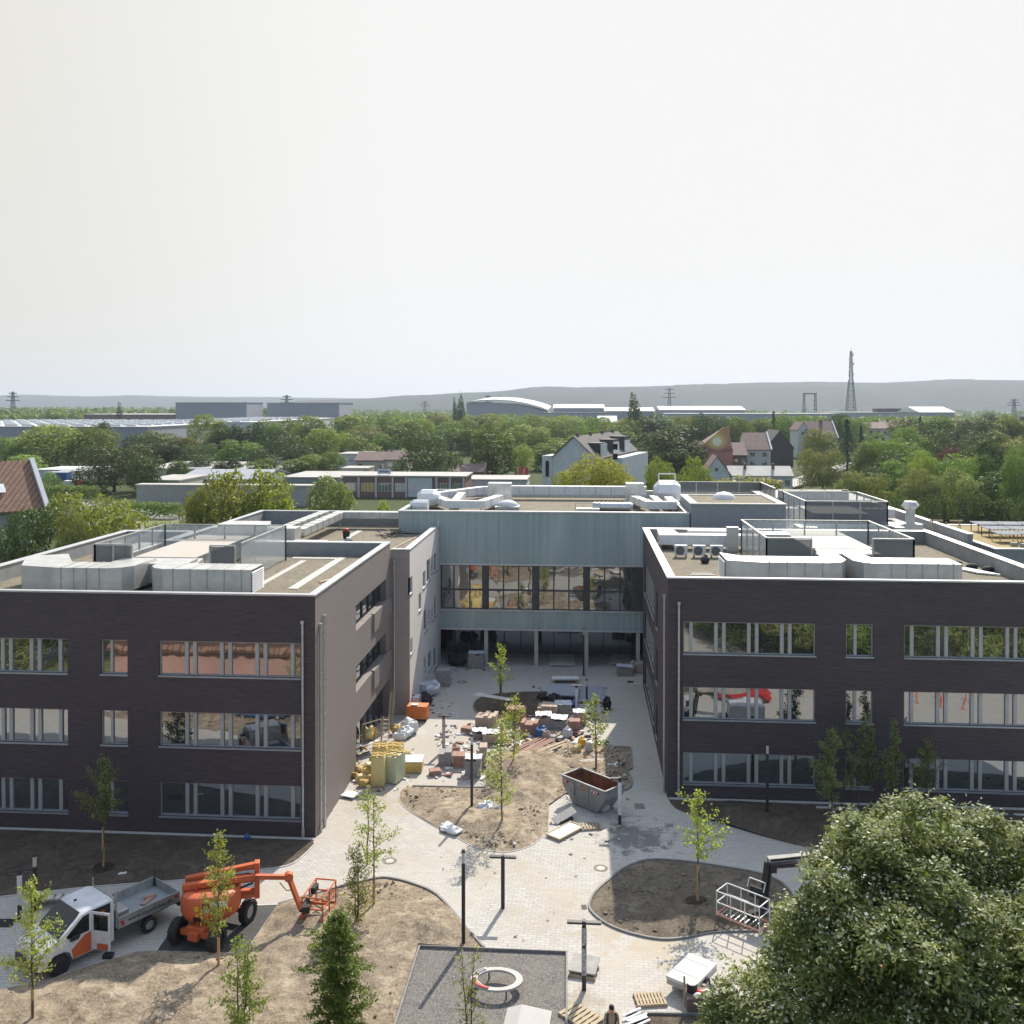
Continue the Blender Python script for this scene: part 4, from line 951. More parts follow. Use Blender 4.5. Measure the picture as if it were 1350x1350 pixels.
hall(715, 800, 544, 960, 30, 'low dark shed in front of the gabled grey hall', wallm='hall', roofm='roof_dk')
hall(798, 862, 541.5, 1080, 60, 'flat hall with bright white roof behind the broad poplar', gable=4)
hall(870, 982, 540, 1020, 60, 'long low hall under a bright white ridged roof', gable=4)
hall(878, 1106, 545, 930, 40, 'very long flat hall with white edge and slate wall before the hills', wallm='hall')
hall(1090, 1212, 543.5, 1000, 70, 'long brown roofed hall with dark raised roof strip below the mast', wallm='hall', roofm='roof_lt')
hall(1158, 1188, 538.5, 1020, 20, 'dark raised monitor standing on the brown roofed hall', wallm='roof_dk', roofm='roof_dk')
hall(1213, 1258, 543, 900, 60, 'white twin roofed shed at the end of the long brown roofed hall', gable=5)
hall(790, 812, 556, 620, 30, 'small white roofed building glimpsed between trees above the dark gables', wallm='white_wall', gable=4)
# arena with an arched roof
t = thing('arena', (-95, 1200, 0), 'arena with sweeping arched white roof and blue grey side, below the wooded hills', 'building')
prof = [(615, 530), (622, 528), (635, 526.2), (655, 525.8), (675, 527), (695, 530.5), (712, 535), (722, 539)]
P_ = [PY(x, y, 1200) for x, y in prof]; mb = MB()
mb.yprism([(P_[0].x, 0)] + [(p.x, p.z - 2 - 3 * (i % 8 > 1)) for i, p in enumerate(P_)] + [(P_[-1].x, 0)], 1200, 1330); mb.build('wall', M['hall'], t, world=True)
mb = MB()
for p, q_ in zip(P_, P_[1:]): mb.add([(p.x, 1195, p.z - 2.2), (q_.x, 1195, q_.z - 2.2), (q_.x, 1340, q_.z + 2), (p.x, 1340, p.z + 2), (p.x, 1195, p.z - .8), (q_.x, 1195, q_.z - .8), (q_.x, 1340, q_.z + 3.5), (p.x, 1340, p.z + 3.5)], [(4, 5, 6, 7), (0, 1, 5, 4), (2, 3, 7, 6), (0, 3, 2, 1)])
mb.build('roof', M['roof_wh'], t, world=True)

# ---- masts and pylons -------------------------------------------------------
lat = pm('lattice_steel', (.16, .17, .18), (.12, .13, .14), 1, .7)
def lattice(mb, c, w0, w1, z0, z1, n, th):
    for i in range(n):
        t0, t1 = i / n, (i + 1) / n; za, zb_ = z0 + (z1 - z0) * t0, z0 + (z1 - z0) * t1; wa, wb = (w0 + (w1 - w0) * t0) / 2, (w0 + (w1 - w0) * t1) / 2
        A = [Vector((c[0] + sx * wa, c[1] + sy * wa, za)) for sx, sy in ((-1, -1), (1, -1), (1, 1), (-1, 1))]; B = [Vector((c[0] + sx * wb, c[1] + sy * wb, zb_)) for sx, sy in ((-1, -1), (1, -1), (1, 1), (-1, 1))]
        for k in range(4):
            mb.beam(A[k], B[k], th); mb.beam(B[k], B[(k + 1) % 4], th * .7); mb.beam(A[k], B[(k + 1) % 4], th * .6); mb.beam(A[(k + 1) % 4], B[k], th * .6)
p = PY(1122, 458, 1500); t = thing('radio_mast', (p.x, 1500, 0), 'tall lattice radio mast with antennas standing against the hills', 'mast')
mb = MB(); lattice(mb, (p.x, 1500), 15, 6, 0, 62, 6, .9); lattice(mb, (p.x, 1500), 5, 2.4, 62, p.z - 6, 9, .7); mb.cyl((p.x, 1500, p.z - 6), (p.x, 1500, p.z), .5, .2, 6); mb.build('tower', lat, t, world=True)
for i, (dx, z) in enumerate(((-3, 95), (3, 88), (2.5, 102), (-2.8, 80), (3, 72), (-3, 66))):
    MB().cyl((p.x + dx, 1498, z - 1.6), (p.x + dx, 1498, z + 1.8), 1.0, 1.0, 8).build('antenna', M['white_pl'], t, world=True)
def pylon(px, top, D, label, base=None, w_=7):
    p = PY(px, top, D); t = thing('power_pylon', (p.x, D, 0), label, 'pylon', 'power pylons on the horizon')
    mb = MB(); lattice(mb, (p.x, D), w_, 2, 0, p.z, 7, .55); mb.build('tower', lat, t, world=True)
    mb = MB()
    for k, f in ((.72, 10), (.84, 8), (.95, 6)): mb.beam((p.x - f, D, p.z * k), (p.x + f, D, p.z * k), .8, 1.2)
    mb.build('crossarm', lat, t, world=True)
pylon(17, 516.5, 1250, 'power pylon rising above the woods beyond the long white roofed warehouse')
pylon(378, 521, 1300, 'slim pylon peeping over the second grey hall')
pylon(643, 521, 1500, 'faint pylon in front of the arched arena roof')
pylon(560, 529, 1800, 'tiny faint pylon before the hills between poplar and grey halls')
pylon(882.5, 511.5, 1450, 'thin power pylon between the broad poplar and the mast')
pylon(1337, 526, 1500, 'short power pylon above the houses under the hill end')
p = PY(1060, 519, 1500); t = thing('signal_gantry', (p.x, 1500, 0), 'portal shaped lattice gantry standing faint against the hills', 'gantry')
q_ = PY(1075, 519, 1500); mb = MB(); lattice(mb, (p.x, 1500), 4, 2.5, 0, p.z, 6, .6); lattice(mb, (q_.x, 1500), 4, 2.5, 0, p.z, 6, .6); mb.beam((p.x - 2, 1500, p.z), (q_.x + 2, 1500, p.z), 1.2, 2.2); mb.build('tower', lat, t, world=True)

# ---- houses -----------------------------------------------------------------
def house(label, x0, x1, y0, y1, ze, zr, ax, wallm, roofm, wins=(), name='house', chim=(), sky=(), dormers=(), verge=False, z0=0, trim='white_wall'):
    t = thing(name, ((x0 + x1) / 2, (y0 + y1) / 2, 0), label, 'house')
    mb = MB(); mb.box(x0, x1, y0, y1, z0, ze - .003)
    if ax == 'x':
        for x in (x0, x1): mb.add([(x, y0, ze), (x, y1, ze), (x, (y0 + y1) / 2, zr - .1)], [(0, 1, 2)])
    else:
        for y in (y0, y1): mb.add([(x0, y, ze), (x1, y, ze), ((x0 + x1) / 2, y, zr - .1)], [(0, 1, 2)])
    mb.build('wall', M[wallm], t, world=True)
    rb_ = MB(); th = .22; ov = .45
    if zr > ze:
        if ax == 'x':
            ym = (y0 + y1) / 2; e = .02 if verge else .3
            for ys in (y0 - ov, y1 + ov):
                sl = (zr - ze) / (ym - y0); zz = ze - ov * sl
                rb_.add([(x0 - e, ys, zz), (x1 + e, ys, zz), (x1 + e, ym, zr), (x0 - e, ym, zr), (x0 - e, ys, zz + th), (x1 + e, ys, zz + th), (x1 + e, ym, zr + th), (x0 - e, ym, zr + th)], [(4, 5, 6, 7), (0, 1, 5, 4), (0, 4, 7, 3), (1, 2, 6, 5), (0, 3, 2, 1)])
        else:
            xm = (x0 + x1) / 2; e = .3
            for xs in (x0 - ov, x1 + ov):
                sl = (zr - ze) / (xm - x0); zz = ze - ov * sl
                rb_.add([(xs, y0 - e, zz), (xs, y1 + e, zz), (xm, y1 + e, zr), (xm, y0 - e, zr), (xs, y0 - e, zz + th), (xs, y1 + e, zz + th), (xm, y1 + e, zr + th), (xm, y0 - e, zr + th)], [(4, 5, 6, 7), (0, 1, 5, 4), (0, 4, 7, 3), (1, 2, 6, 5), (0, 3, 2, 1)])
    else: rb_.box(x0 - .25, x1 + .25, y0 - .25, y1 + .25, ze, ze + .3)
    rf_ = rb_.build('roof', M[roofm], t, world=True)
    for w0, w1, z0_, z1_ in wins:
        window_unit(t, 'y', y0, -1, w0, w1, z0_, z1_, [((w0 + w1) / 2 - .05, (w0 + w1) / 2 + .05)] if w1 - w0 > 1.1 else [], 'glass_gf', .03, False, 'frame')
    for cx, cy, cz, cw in chim: MB().box(cx - cw / 2, cx + cw / 2, cy - cw / 2, cy + cw / 2, cz - 2, cz).build('chimney', M['red_brick'], t, world=True)
    for sx_, sy_, sz_, sl in sky: MB().cbox((sx_, sy_, sz_), (1.2, 1.4, .12), 0, sl).build('roof_window', M['white_pl'], t, world=True)
    if verge:
        mb = MB(); ym = (y0 + y1) / 2
        for x in (x1 + .02,):
            mb.beam((x + .25, y0 - .6, ze - .1), (x + .25, ym, zr + .35), .55, .5); mb.beam((x + .25, y1 + .6, ze - .1), (x + .25, ym, zr + .35), .55, .5)
        mb.build('verge', M[trim], t, world=True)
    return t
def H(px0, px1, ye, yr, D, dep, ax, wallm, roofm, label, nwin=0, storeys=2, **k):
    a, b = PY(px0, ye, D), PY(px1, ye, D)
    ze = a.z; zr = PY(px0, yr, D + (dep / 2 if ax == 'x' else 0)).z if yr else ze
    wins = []
    for s in range(storeys):
        for i in range(nwin):
            wx = a.x + (b.x - a.x) * (i + .5) / nwin; ww = min(1.5, (b.x - a.x) / nwin * .3); zb_ = ze - 2.6 - 3 * s
            if zb_ > .3: wins.append((wx - ww / 2 - .2, wx + ww / 2 + .2, zb_, zb_ + 1.5))
    return house(label, a.x, b.x, D, D + dep, ze, zr, ax, wallm, roofm, wins, **k)
# clay tiled house at the left edge, turned so that its gable lies along the line of sight
a = PY(57, 668, 112); zr_ = a.z + 5.3; hw, hdp = 20, 10
t = house('clay tiled house with white verge and grey wall at the picture edge', -hw / 2, hw / 2, -hdp / 2, hdp / 2, a.z, zr_, 'x', 'grey_wall', 'tile', [(4.0, 5.2, 4, 5.6), (7.4, 8.6, 4, 5.6)], sky=((5.6, -3.2, a.z + 2.4, math.atan2(5.3, 5.5)),), verge=True)
ra_ = R(49); t.rotation_euler = (0, 0, ra_); off = Matrix.Rotation(ra_, 3, 'Z') @ Vector((hw / 2, -hdp / 2, 0)); t.location = Vector((a.x, a.y, 0)) - off
# tall white gabled block behind the hall
D = 222; gx0, gx1 = PY(728, 600, D).x, PY(787, 600, D).x; ze = PY(728, 603, D).z; zr = PY(760, 576, D).z
t = house('tall white block with blank gable, dark slate roofs, dormers and chimneys', gx0, gx1, D, D + 46, ze, zr, 'y', 'white_wall', 'roof_dk', name='apartment_house', chim=[((gx0 + gx1) / 2, D + 3 + i * 12, zr + .9, .8) for i in range(4)])
MB().box(gx0 - 2.4, gx0 - .02, D - .3, D + 8, 0, ze + .4).build('stair_tower', M['white_wall'], t, world=True)
MB().box(gx0 - 1.5, gx0 - .7, D - .4, D - .31, ze - 4.5, ze - .8).build('window', M['glass_dk'], t, world=True)
for i in range(3):
    y = D + 5 + i * 13; x = gx1 - 1.5
    MB().box(x - 4, x + 1.4, y, y + 6, ze - .5, ze + 3.3 + .4 * i).build('dormer', M['roof_dk'], t, world=True)
    MB().box(x + 1.41, x + 1.6, y, y + 6, ze - .5, ze + 3.0).build('dormer', M['white_wall'], t, world=True)
MB().box(gx1 + .01, gx1 + 3.2, D + 14, D + 46, 0, ze - .6).build('wall', M['white_wall'], t, world=True)
for i in range(5): MB().box(gx1 + .8, gx1 + 2.0, D + 13.9, D + 13.99, 3 + i * 2.4, 4.4 + i * 2.4).build('window', M['glass_dk'], t, world=True)
wc = Vector(((gx0 + gx1) / 2, D + 23, 0)); fl = Vector((gx0, D, 0)); t.rotation_euler = (0, 0, R(-15)); t.location = fl - Matrix.Rotation(R(-15), 3, 'Z') @ (fl - wc)
# orange house with the painted sun
def mural_mat(c, zc, r):
    m, t_, b = NT('sunset_mural'); g = coords(t_, 'World'); s = N(t_, 'ShaderNodeSeparateXYZ'); t_.links.new(g, s.inputs[0])
    dx = math_(t_, 'SUBTRACT', s.outputs[0], c); dz = math_(t_, 'SUBTRACT', s.outputs[2], zc)
    d = math_(t_, 'SQRT', math_(t_, 'ADD', math_(t_, 'MULTIPLY', dx, dx), math_(t_, 'MULTIPLY', dz, dz)))
    base = ramp(t_, math_(t_, 'DIVIDE', s.outputs[2], 17), [(.1, (.40, .16, .17)), (.42, (.48, .22, .18)), (.5, (.34, .11, .12)), (.6, (.52, .27, .17)), (.9, (.48, .27, .14)), (1, (.32, .17, .12))])
    c_ = mixc(t_, ramp(t_, math_(t_, 'DIVIDE', d, r * 2.4), [(.38, 1), (.46, .75), (1, 0)]), base, (.75, .62, .2))
    c_ = mixc(t_, math_(t_, 'LESS_THAN', d, r), c_, (.82, .8, .62)); t_.links.new(c_, b.inputs['Base Color']); b.inputs['Roughness'].default_value = .85; return m
D = 320; a, b_ = PY(917, 594, D), PY(966, 594, D); sc_ = PY(945.5, 582, D)
M['mural'] = mural_mat(sc_.x, sc_.z, 1.45)
tt = thing('house', ((a.x + b_.x) / 2, D + 6, 0), 'orange and pink painted gable house with a pale disc painted high on it', 'house')
zt_ = PY(958, 563, D).z; MB().yprism([(a.x, 0), (b_.x, 0), (b_.x, a.z), (PY(962, 563, D).x, PY(962, 572, D).z), (PY(962, 563, D).x, zt_), (PY(954, 563, D).x, zt_), (a.x, a.z)], D, D + .8).build('gable_wall', M['mural'], tt, world=True)
MB().yprism([(a.x + .2, 0), (b_.x - .2, 0), (b_.x - .2, a.z), (PY(958, 0, D).x, zt_ - 2), (a.x + .2, a.z - .4)], D + .82, D + 16).build('wall', M['red_brick'], tt, world=True)
mb = MB(); mb.add([(a.x - .5, D + .9, a.z - .4), (PY(958, 0, D).x, D + .9, zt_ - 1.6), (PY(958, 0, D).x, D + 17, zt_ - 1.6), (a.x - .5, D + 17, a.z - .4), (b_.x + .4, D + .9, a.z - .2), (b_.x + .4, D + 17, a.z - .2)], [(0, 1, 2, 3), (1, 4, 5, 2)]); mb.build('roof', M['roof_br'], tt, world=True, fix=False)
H(966, 985, 600, 584, 338, 16, 'x', 'red_brick', 'roof_br', 'dark brick house with balconies beside the painted gable', 2, 3)
H(984, 1016, 592.5, 571, 345, 18, 'x', 'white_wall', 'roof_br', 'white house under a steep brown roof with three roof windows', 2, 2, verge=True, sky=[(PY(988 + i * 10, 585, 347).x, 349, PY(988, 585, 349).z, .9) for i in range(3)])
H(1010, 1046, 590, 568, 372, 22, 'y', 'roof_dk', 'roof_dk', 'black slate clad house behind the white house with roof windows', 0)
H(1052, 1066, 566, 557, 430, 16, 'y', 'white_wall', 'roof_br', 'small pale gable peeking above the trees beside a long brown roof', 1, 1)
H(1064, 1104, 577, 556, 425, 20, 'x', 'cream_wall', 'roof_br', 'cream house with long brown roof and white verge among trees', 4, 1, verge=True, chim=[(PY(1085, 556, 430).x, 434, PY(1085, 553, 434).z, 1.2)])
H(1144, 1172, 565, 557, 470, 18, 'x', 'cream_wall', 'roof_br', 'brown roofed house half hidden behind the tall dark fir', 3, 1)
H(1165, 1206, 565, 555, 480, 16, 'x', 'cream_wall', 'roof_br', 'long brown roofed house in the treetops, four chimneys', 4, 1, chim=[(PY(1170 + i * 10, 555, 488).x, 488, PY(1170, 553, 488).z, 1) for i in range(4)])
H(1256, 1290, 566, 553, 430, 16, 'y', 'white_wall', 'roof_br', 'white gabled house at the edge of the terraces by the long slope of roofs', 2, 1)
for i in range(4):
    H(1288 + i * 22, 1311 + i * 22, 571, 556 + i * 1.5, 445 - i * 6, 18, 'x', 'grey_wall' if i % 2 else 'white_wall', 'roof_br', ['row house with chimney stack beside white gabled house', 'second row house with a dormer near the chimney stack', 'third row house with grey wall among the terraces', 'last row house of the terrace at the picture edge'][i], 3, 2, verge=(i == 0), chim=[(PY(1306 + i * 22, 552, 450).x, 452, PY(1300, 549, 452).z, 1.6)])
# low white house behind the hall
D = 250; a, b_ = PY(929, 612, D), PY(962, 612, D)
house('white gabled wing of the low house with one small dark window', a.x, b_.x, D, D + 9, PY(929, 624, D).z, PY(938, 602, D).z, 'y', 'white_wall', 'roof_br', [(PY(942.5, 620, D).x, PY(947, 620, D).x, PY(942, 621.5, D).z, PY(942, 616.5, D).z)])
H(963, 1045, 627, 615, 252, 9, 'x', 'white_wall', 'roof_lt', 'long low white house with shallow grey roof and small windows', 6, 1, chim=[(PY(982, 611, 255).x, 255, PY(982, 611, 255).z, .7), (PY(1019, 611, 255).x, 255, PY(1019, 611, 255).z, .7)])
# left centre works buildings
t = H(180, 410, 640, 0, 215, 3, 'x', 'concrete', 'concrete_lt', 'long windowless concrete yard wall in front of the pale roofed works', 0)
H(196, 330, 618, 609, 300, 40, 'x', 'cream_wall', 'roof_lt', 'works hall with broad pale roof behind the dark round tree', 5, 1)
H(284, 385, 617, 604, 330, 40, 'x', 'white_wall', 'roof_lt', 'works hall with white ridged roof and hipped end', 0, 1)
H(235, 345, 632, 619, 262, 26, 'x', 'hall', 'hall', 'low shed with blue grey shallow roof before the works halls', 0)
H(186, 236, 634, 0, 245, 20, 'x', 'cream_wall', 'roof_lt', 'small flat roofed cream store beside the yard wall', 4, 1)
H(372, 452, 630, 0, 262, 24, 'x', 'grey_wall', 'roof_lt', 'flat grey roofed workshop behind the small dark tree', 5, 1)
H(446, 480, 599, 0, 345, 20, 'x', 'white_wall', 'roof_lt', 'flat roofed white office beside brown roofed villa', 3, 2)
H(468, 510, 607, 596, 325, 14, 'x', 'cream_wall', 'roof_br', 'cream villa with brown hipped roof and small paired windows', 3, 1)
H(508, 534, 606, 594, 322, 14, 'x', 'cream_wall', 'roof_br', 'cream house with brown roof partly behind the great dark tree', 2, 1, chim=[(PY(517, 593, 329).x, 329, PY(517, 592, 329).z, 1)])
H(450, 484, 618, 0, 290, 10, 'x', 'cream_wall', 'roof_lt', 'low flat cream annex in front of the brown roofed villa', 2, 1)
H(593, 638, 622, 612, 285, 12, 'x', 'red_brick', 'roof_br', 'old brick house with curved gable right of the great dark tree', 3, 1)
D = 238; a, b_ = PY(452, 628, D), PY(613, 625, D); ze = PY(530, 627, D).z
t = thing('office_building', ((a.x + b_.x) / 2, D + 6, 0), 'long low brick and white office with vertical white piers and roof sign', 'building')
MB().box(a.x, b_.x, D, D + 14, 0, ze - .35).build('wall', M['red_brick'], t, world=True); MB().box(a.x - .4, b_.x + .4, D - .4, D + 14.4, ze - .35, ze).build('roof', M['roof_lt'], t, world=True)
MB().box(PY(537, 0, D).x, PY(569, 0, D).x, D - .08, D - .003, .2, ze - .5).build('white_panel', M['white_wall'], t, world=True)
for x in (472, 495, 517, 535, 575, 593, 611): X = PY(x, 0, D).x; MB().box(X - .22, X + .22, D - .3, D - .085, 0, ze - .36).build('pier', M['white_wall'], t, world=True)
for x0_, x1_, mm in ((475, 493, 'insul'), (498, 515, 'glass_gf'), (520, 534, 'cream_wall'), (577, 591, 'glass_gf'), (596, 609, 'glass_gf'), (455, 470, 'glass_gf')):
    A, B = PY(x0_, 0, D).x, PY(x1_, 0, D).x
    window_unit(t, 'y', D, -1, A, B, ze - 4.1, ze - 1.9, [(A + (B - A) * k / 4 - .05, A + (B - A) * k / 4 + .05) for k in (1, 2, 3)], mm, .03, False, 'white')
sgn = thing('roof_sign', (PY(504, 624, D).x, D + 1.5, ze), 'small pale roof sign board with blurred blue lettering on the long brick office', 'sign')
X0, X1 = PY(495, 0, D).x, PY(513, 0, D).x; MB().box(X0, X1, D + 1.4, D + 1.6, ze + .3, ze + 1.5).build('board', M['white_wall'], sgn, world=True); MB().box(X0 + .5, X0 + .6, D + 1.62, D + 1.7, ze, ze + 1).box(X1 - .6, X1 - .5, D + 1.62, D + 1.7, ze, ze + 1).build('bracket', M['post'], sgn, world=True)
mb = MB()
for i in range(7): mb.box(X0 + .4 + i * .38, X0 + .68 + i * .38, D + 1.37, D + 1.398, ze + .7, ze + 1.05 + .12 * (i % 2))
mb.build('lettering', M['blue'], sgn, world=True)
D = 262; H(616, 694, 633, 0, D, 16, 'x', 'white_wall', 'roof_lt', 'small flat roofed white building with red banners standing behind it', 6, 1)
# red banners
for i, x in enumerate((683, 691.5)):
    p = PY(x, 616, 285); t = thing('banner_flag', (p.x, 285, 0), ['red banner flag on a pole, the one farther from the white gable', 'red banner flag on a pole, the one closer to the white gable'][i], 'flag', 'red banners')
    MB().cyl((p.x, 285, 0), (p.x, 285, p.z + .4), .07, .05, 6).build('pole', M['white'], t, world=True)
    mb = MB()
    for k in range(6):
        z0_, z1_ = p.z - k * .55, p.z - (k + 1) * .55; s0, s1 = .12 * math.sin(k * 1.3), .12 * math.sin((k + 1) * 1.3)
        mb.add([(p.x + .06, 285 + s0, z0_), (p.x + 1.2 - .05 * k, 285 - s0, z0_ - .1), (p.x + 1.15 - .05 * k, 285 - s1, z1_ - .1), (p.x + .06, 285 + s1, z1_)], [(0, 1, 2, 3)])
    mb.build('cloth', M['red'], t, world=True, fix=False)
# container yard at the far left
def container(px, py, D, w_, col, label, h=2.6):
    p = PY(px, py, D); t = thing('shipping_container', (p.x, D, 0), label, 'container', 'containers in the yard')
    mb = MB(); n = int(w_ / .3)
    base = p.z - h
    mb.box(p.x, p.x + w_, D, D + 2.4, base, p.z - .05)
    for i in range(n): mb.box(p.x + .08 + i * .3, p.x + .22 + i * .3, D - .05, D - .003, base + .15, p.z - .2)
    mb.build('body', M[col], t, world=True); MB().box(p.x - .02, p.x + w_ + .02, D - .06, D + 2.45, p.z - .05, p.z + .02).build('roof', M['white_pl'], t, world=True)
    return t
container(61, 622.5, 262, 6.06, 'blue', 'blue shipping container with pale top standing nearest the hedge'); container(76, 621, 266, 6.06, 'blue', 'darker blue shipping container in the middle of the yard row')
container(94, 620.5, 262, 2.6, 'white', 'short white container beside the blue ones'); container(83, 634, 255, 4, 'white', 'low pale container in front of the blue ones', 2.2); container(98, 632, 255, .9, 'red', 'small red container end by the dark round tree', 2)
H(46, 112, 620, 0, 290, 16, 'x', 'white_wall', 'roof_wh', 'flat white roofed shelter behind the blue containers', 0)
# roads and hedges on the left
def ribbon(name, px, wdt, mat, z=.01):
    p = [G(x, y) for x, y in px]; p = smooth_line(p, 5); mb = MB(); L, Q = [], []
    for i, a in enumerate(p):
        d = (p[min(i + 1, len(p) - 1)] - p[max(i - 1, 0)]).normalized(); n_ = Vector((-d.y, d.x, 0)) * wdt / 2; L.append(a + n_); Q.append(a - n_)
    n_ = len(p); mb.add([(*v[:2], z) for v in L + Q], [(i, n_ + i, n_ + i + 1, i + 1) for i in range(n_ - 1)]); o = mb.build(name, M[mat], fix=False); o['kind'] = 'structure'
    if o.data.polygons[0].normal.z < 0: o.data.flip_normals()
ribbon('road', [(-60, 655), (60, 659), (130, 664), (190, 677), (260, 684), (420, 680)], 7, 'road'); ribbon('road', [(-60, 690), (60, 679), (100, 672), (140, 668)], 5, 'road', .02)
ribbon('road', [(40, 712), (70, 693), (110, 690), (230, 700)], 6, 'road', .015); ribbon('lawn', [(-80, 668), (60, 668), (200, 690), (420, 700)], 16, 'grass', -.02)
ribbon('road', [(1010, 650), (1060, 636), (1110, 618), (1165, 606), (1230, 600)], 7, 'road', .02)
_h = 0
def hedge(px0, px1, y, D, h, label, leaf='hedge'):
    a, b = PY(px0, y, D), PY(px1, y, D); L = b.x - a.x; n = int(L * h * 45); rnd = np.random.RandomState(int(px0) + 3)
    C = np.stack([rnd.uniform(0, L, n), rnd.normal(0, .55, n), h * rnd.rand(n) ** .6 * (1 + .15 * np.sin(rnd.rand(n) * 9))], 1)
    me = leaf_cloud('hedge', C, rnd.normal(size=C.shape) + np.array([0, -.4, .6]), rnd.uniform(.3, .6, n), 2, .8); me.materials.append(LM[leaf])
    o = bpy.data.objects.new('hedge', me); COL.objects.link(o); o.location = (a.x, D, 0); tag(o, label, 'hedge', 'clipped hedges by the road')
hedge(58, 130, 652, 225, 3.2, 'long green hedge behind the upper road near the containers'); hedge(55, 105, 666, 200, 2.6, 'hedge between the two pale roads')
hedge(57, 90, 684, 168, 2.6, 'hedge in front of the lower road beside the clay tiled house', 'bright'); hedge(150, 240, 675, 190, 3, 'broad pale green hedge below the concrete yard wall'); hedge(200, 262, 694, 160, 2.6, 'dark hedge behind the parapet next to the golden tree', 'olive')
# railing of the far bridge
t = thing('bridge_railing', (*G(1050, 640)[:2], 0), 'pale bridge with thin metal railing leading to the wooded slope', 'bridge')
pts = [G(x, y) + Vector((0, 0, 1.0)) for x, y in ((1030, 646), (1060, 636), (1110, 618), (1165, 606))]
for s, nm in ((3.2, 'railing'), (-3.2, 'railing')):
    mb = MB(); q_ = [p + Vector((s, s * .3, 0)) for p in pts]; mb.tube([v + Vector((0, 0, 1.1)) for v in q_], .06, 5); mb.tube([v + Vector((0, 0, .5)) for v in q_], .04, 5)
    for a, b in zip(q_, q_[1:]):
        k = int((b - a).length / 3)
        for i in range(k): v = a.lerp(b, i / k); mb.cyl(v, v + Vector((0, 0, 1.1)), .05, .05, 5)
    mb.build(nm, M['post'], t, world=True)
mb = MB(); 
for a, b in zip(pts, pts[1:]):
    mb.add([(a.x - 3.6, a.y, a.z - .5), (a.x + 3.6, a.y, a.z - .5), (b.x + 3.6, b.y, b.z - .5), (b.x - 3.6, b.y, b.z - .5), (a.x - 3.6, a.y, a.z), (a.x + 3.6, a.y, a.z), (b.x + 3.6, b.y, b.z), (b.x - 3.6, b.y, b.z)], [(0, 1, 2, 3), (4, 5, 6, 7), (0, 1, 5, 4), (2, 3, 7, 6), (1, 2, 6, 5), (0, 3, 7, 4)])
mb.build('deck', M['concrete_lt'], t, world=True)

# ---- individual background trees -----------------------------------------------
T = ptree
T('oak', 20, 672, 92, 118, 'dark', 'dark leafy tree in front of the clay tiled house'); T('oak', 150, 650, 100, 160, 'bright', 'broad spreading yellow green tree behind the wing roof')
T('near', 95, 672, 92, 60, 'olive', 'smaller olive tree filling the gap between dark tree and spreading tree')
T('round', 300, 622, 128, 96, 'gold', 'golden green tree with sunlit top behind the wing parapet'); T('round', 352, 620, 132, 90, 'gold', 'golden green tree touching its lower twin behind the parapet', pi=1); T('near', 262, 645, 126, 50, 'gold', 'low shoulder of golden foliage beside the hedge')
T('round', 440, 628, 165, 66, 'olive', 'small dark olive tree in front of the brick office'); T('bush', 508, 660, 140, 32, 'bright', 'bright green bush at the foot of the yard wall')
T('round', 75, 560, 345, 120, 'bright', 'huge bright green tree before the warehouse wall'); T('round', 125, 562, 352, 70, 'mid', 'right shoulder tree beside the huge bright green tree', pi=2); T('oak', 150, 585, 248, 105, 'dark', 'big dark round tree between containers and yard wall')
T('round', 192, 600, 240, 50, 'dark', 'dark low tree leaning out right of the big dark round tree'); T('round', 8, 575, 330, 40, 'mid', 'green tree cut by the picture edge above the clay roof'); T('bush', 30, 600, 300, 60, 'bright', 'light green thicket above the clay roof ridge')
T('tall', 128, 557, 390, 45, 'dark', 'dark tree rising behind the huge bright green tree'); T('bush', 68, 622, 240, 30, 'hedge', 'shrub between clay roof and containers', pi=1); T('bush', 86, 638, 232, 40, 'bright', 'light shrub below the blue containers')
T('oak', 567, 566, 275, 92, 'dark', 'great dark spreading tree behind the brick office'); T('tall', 650, 560, 300, 62, 'mid', 'tall dense green tree right of the great dark tree'); T('round', 688, 585, 300, 34, 'bright', 'small bright tree over the red banners')
T('near', 786, 602, 150, 118, 'yellow', 'yellow green tree reaching over the glass hall roof'); T('near', 740, 625, 148, 48, 'yellow', 'low yellow branches left of the big yellow green tree', pi=1)
T('near', 868, 606, 160, 55, 'bright', 'bright lime tree behind the roof duct'); T('near', 915, 604, 155, 62, 'bright', 'bright lime tree beside the low white house', pi=1); T('bush', 985, 628, 230, 110, 'yellow', 'yellow hedge like bush before the long low white house')
T('poplar', 158, 530, 700, 9, 'blue', 'dark slender conifer standing over the white warehouse roof'); T('poplar', 607, 520, 640, 13, 'blue', 'tall dark poplar in front of the arena'); T('poplar', 600, 524, 655, 7, 'blue', 'thin poplar leaning on the tall dark poplar', pi=1); T('poplar', 838, 518, 520, 20, 'dark', 'broad single poplar before the bright hall roofs')
T('fir', 1020, 541, 425, 16, 'mid', 'spiky conifer rising behind the black slate house'); T('fir', 1117, 551, 330, 30, 'blue', 'tall dark blue fir beside the cream house'); T('fir', 1135, 560, 320, 20, 'blue', 'shorter dark fir next to the tall blue fir'); T('fir', 1213, 548, 420, 18, 'blue', 'small dark fir above the treetops beside the terraces')
T('round', 1078, 565, 300, 52, 'olive', 'olive round tree in front of the cream house'); T('oak', 1085, 592, 262, 58, 'olive', 'low dense round tree below the olive tree'); T('round', 1118, 632, 200, 60, 'mid', 'green bushy tree at the end of the bridge'); T('round', 1146, 588, 270, 40, 'olive', 'grey green tree behind the bridge end')
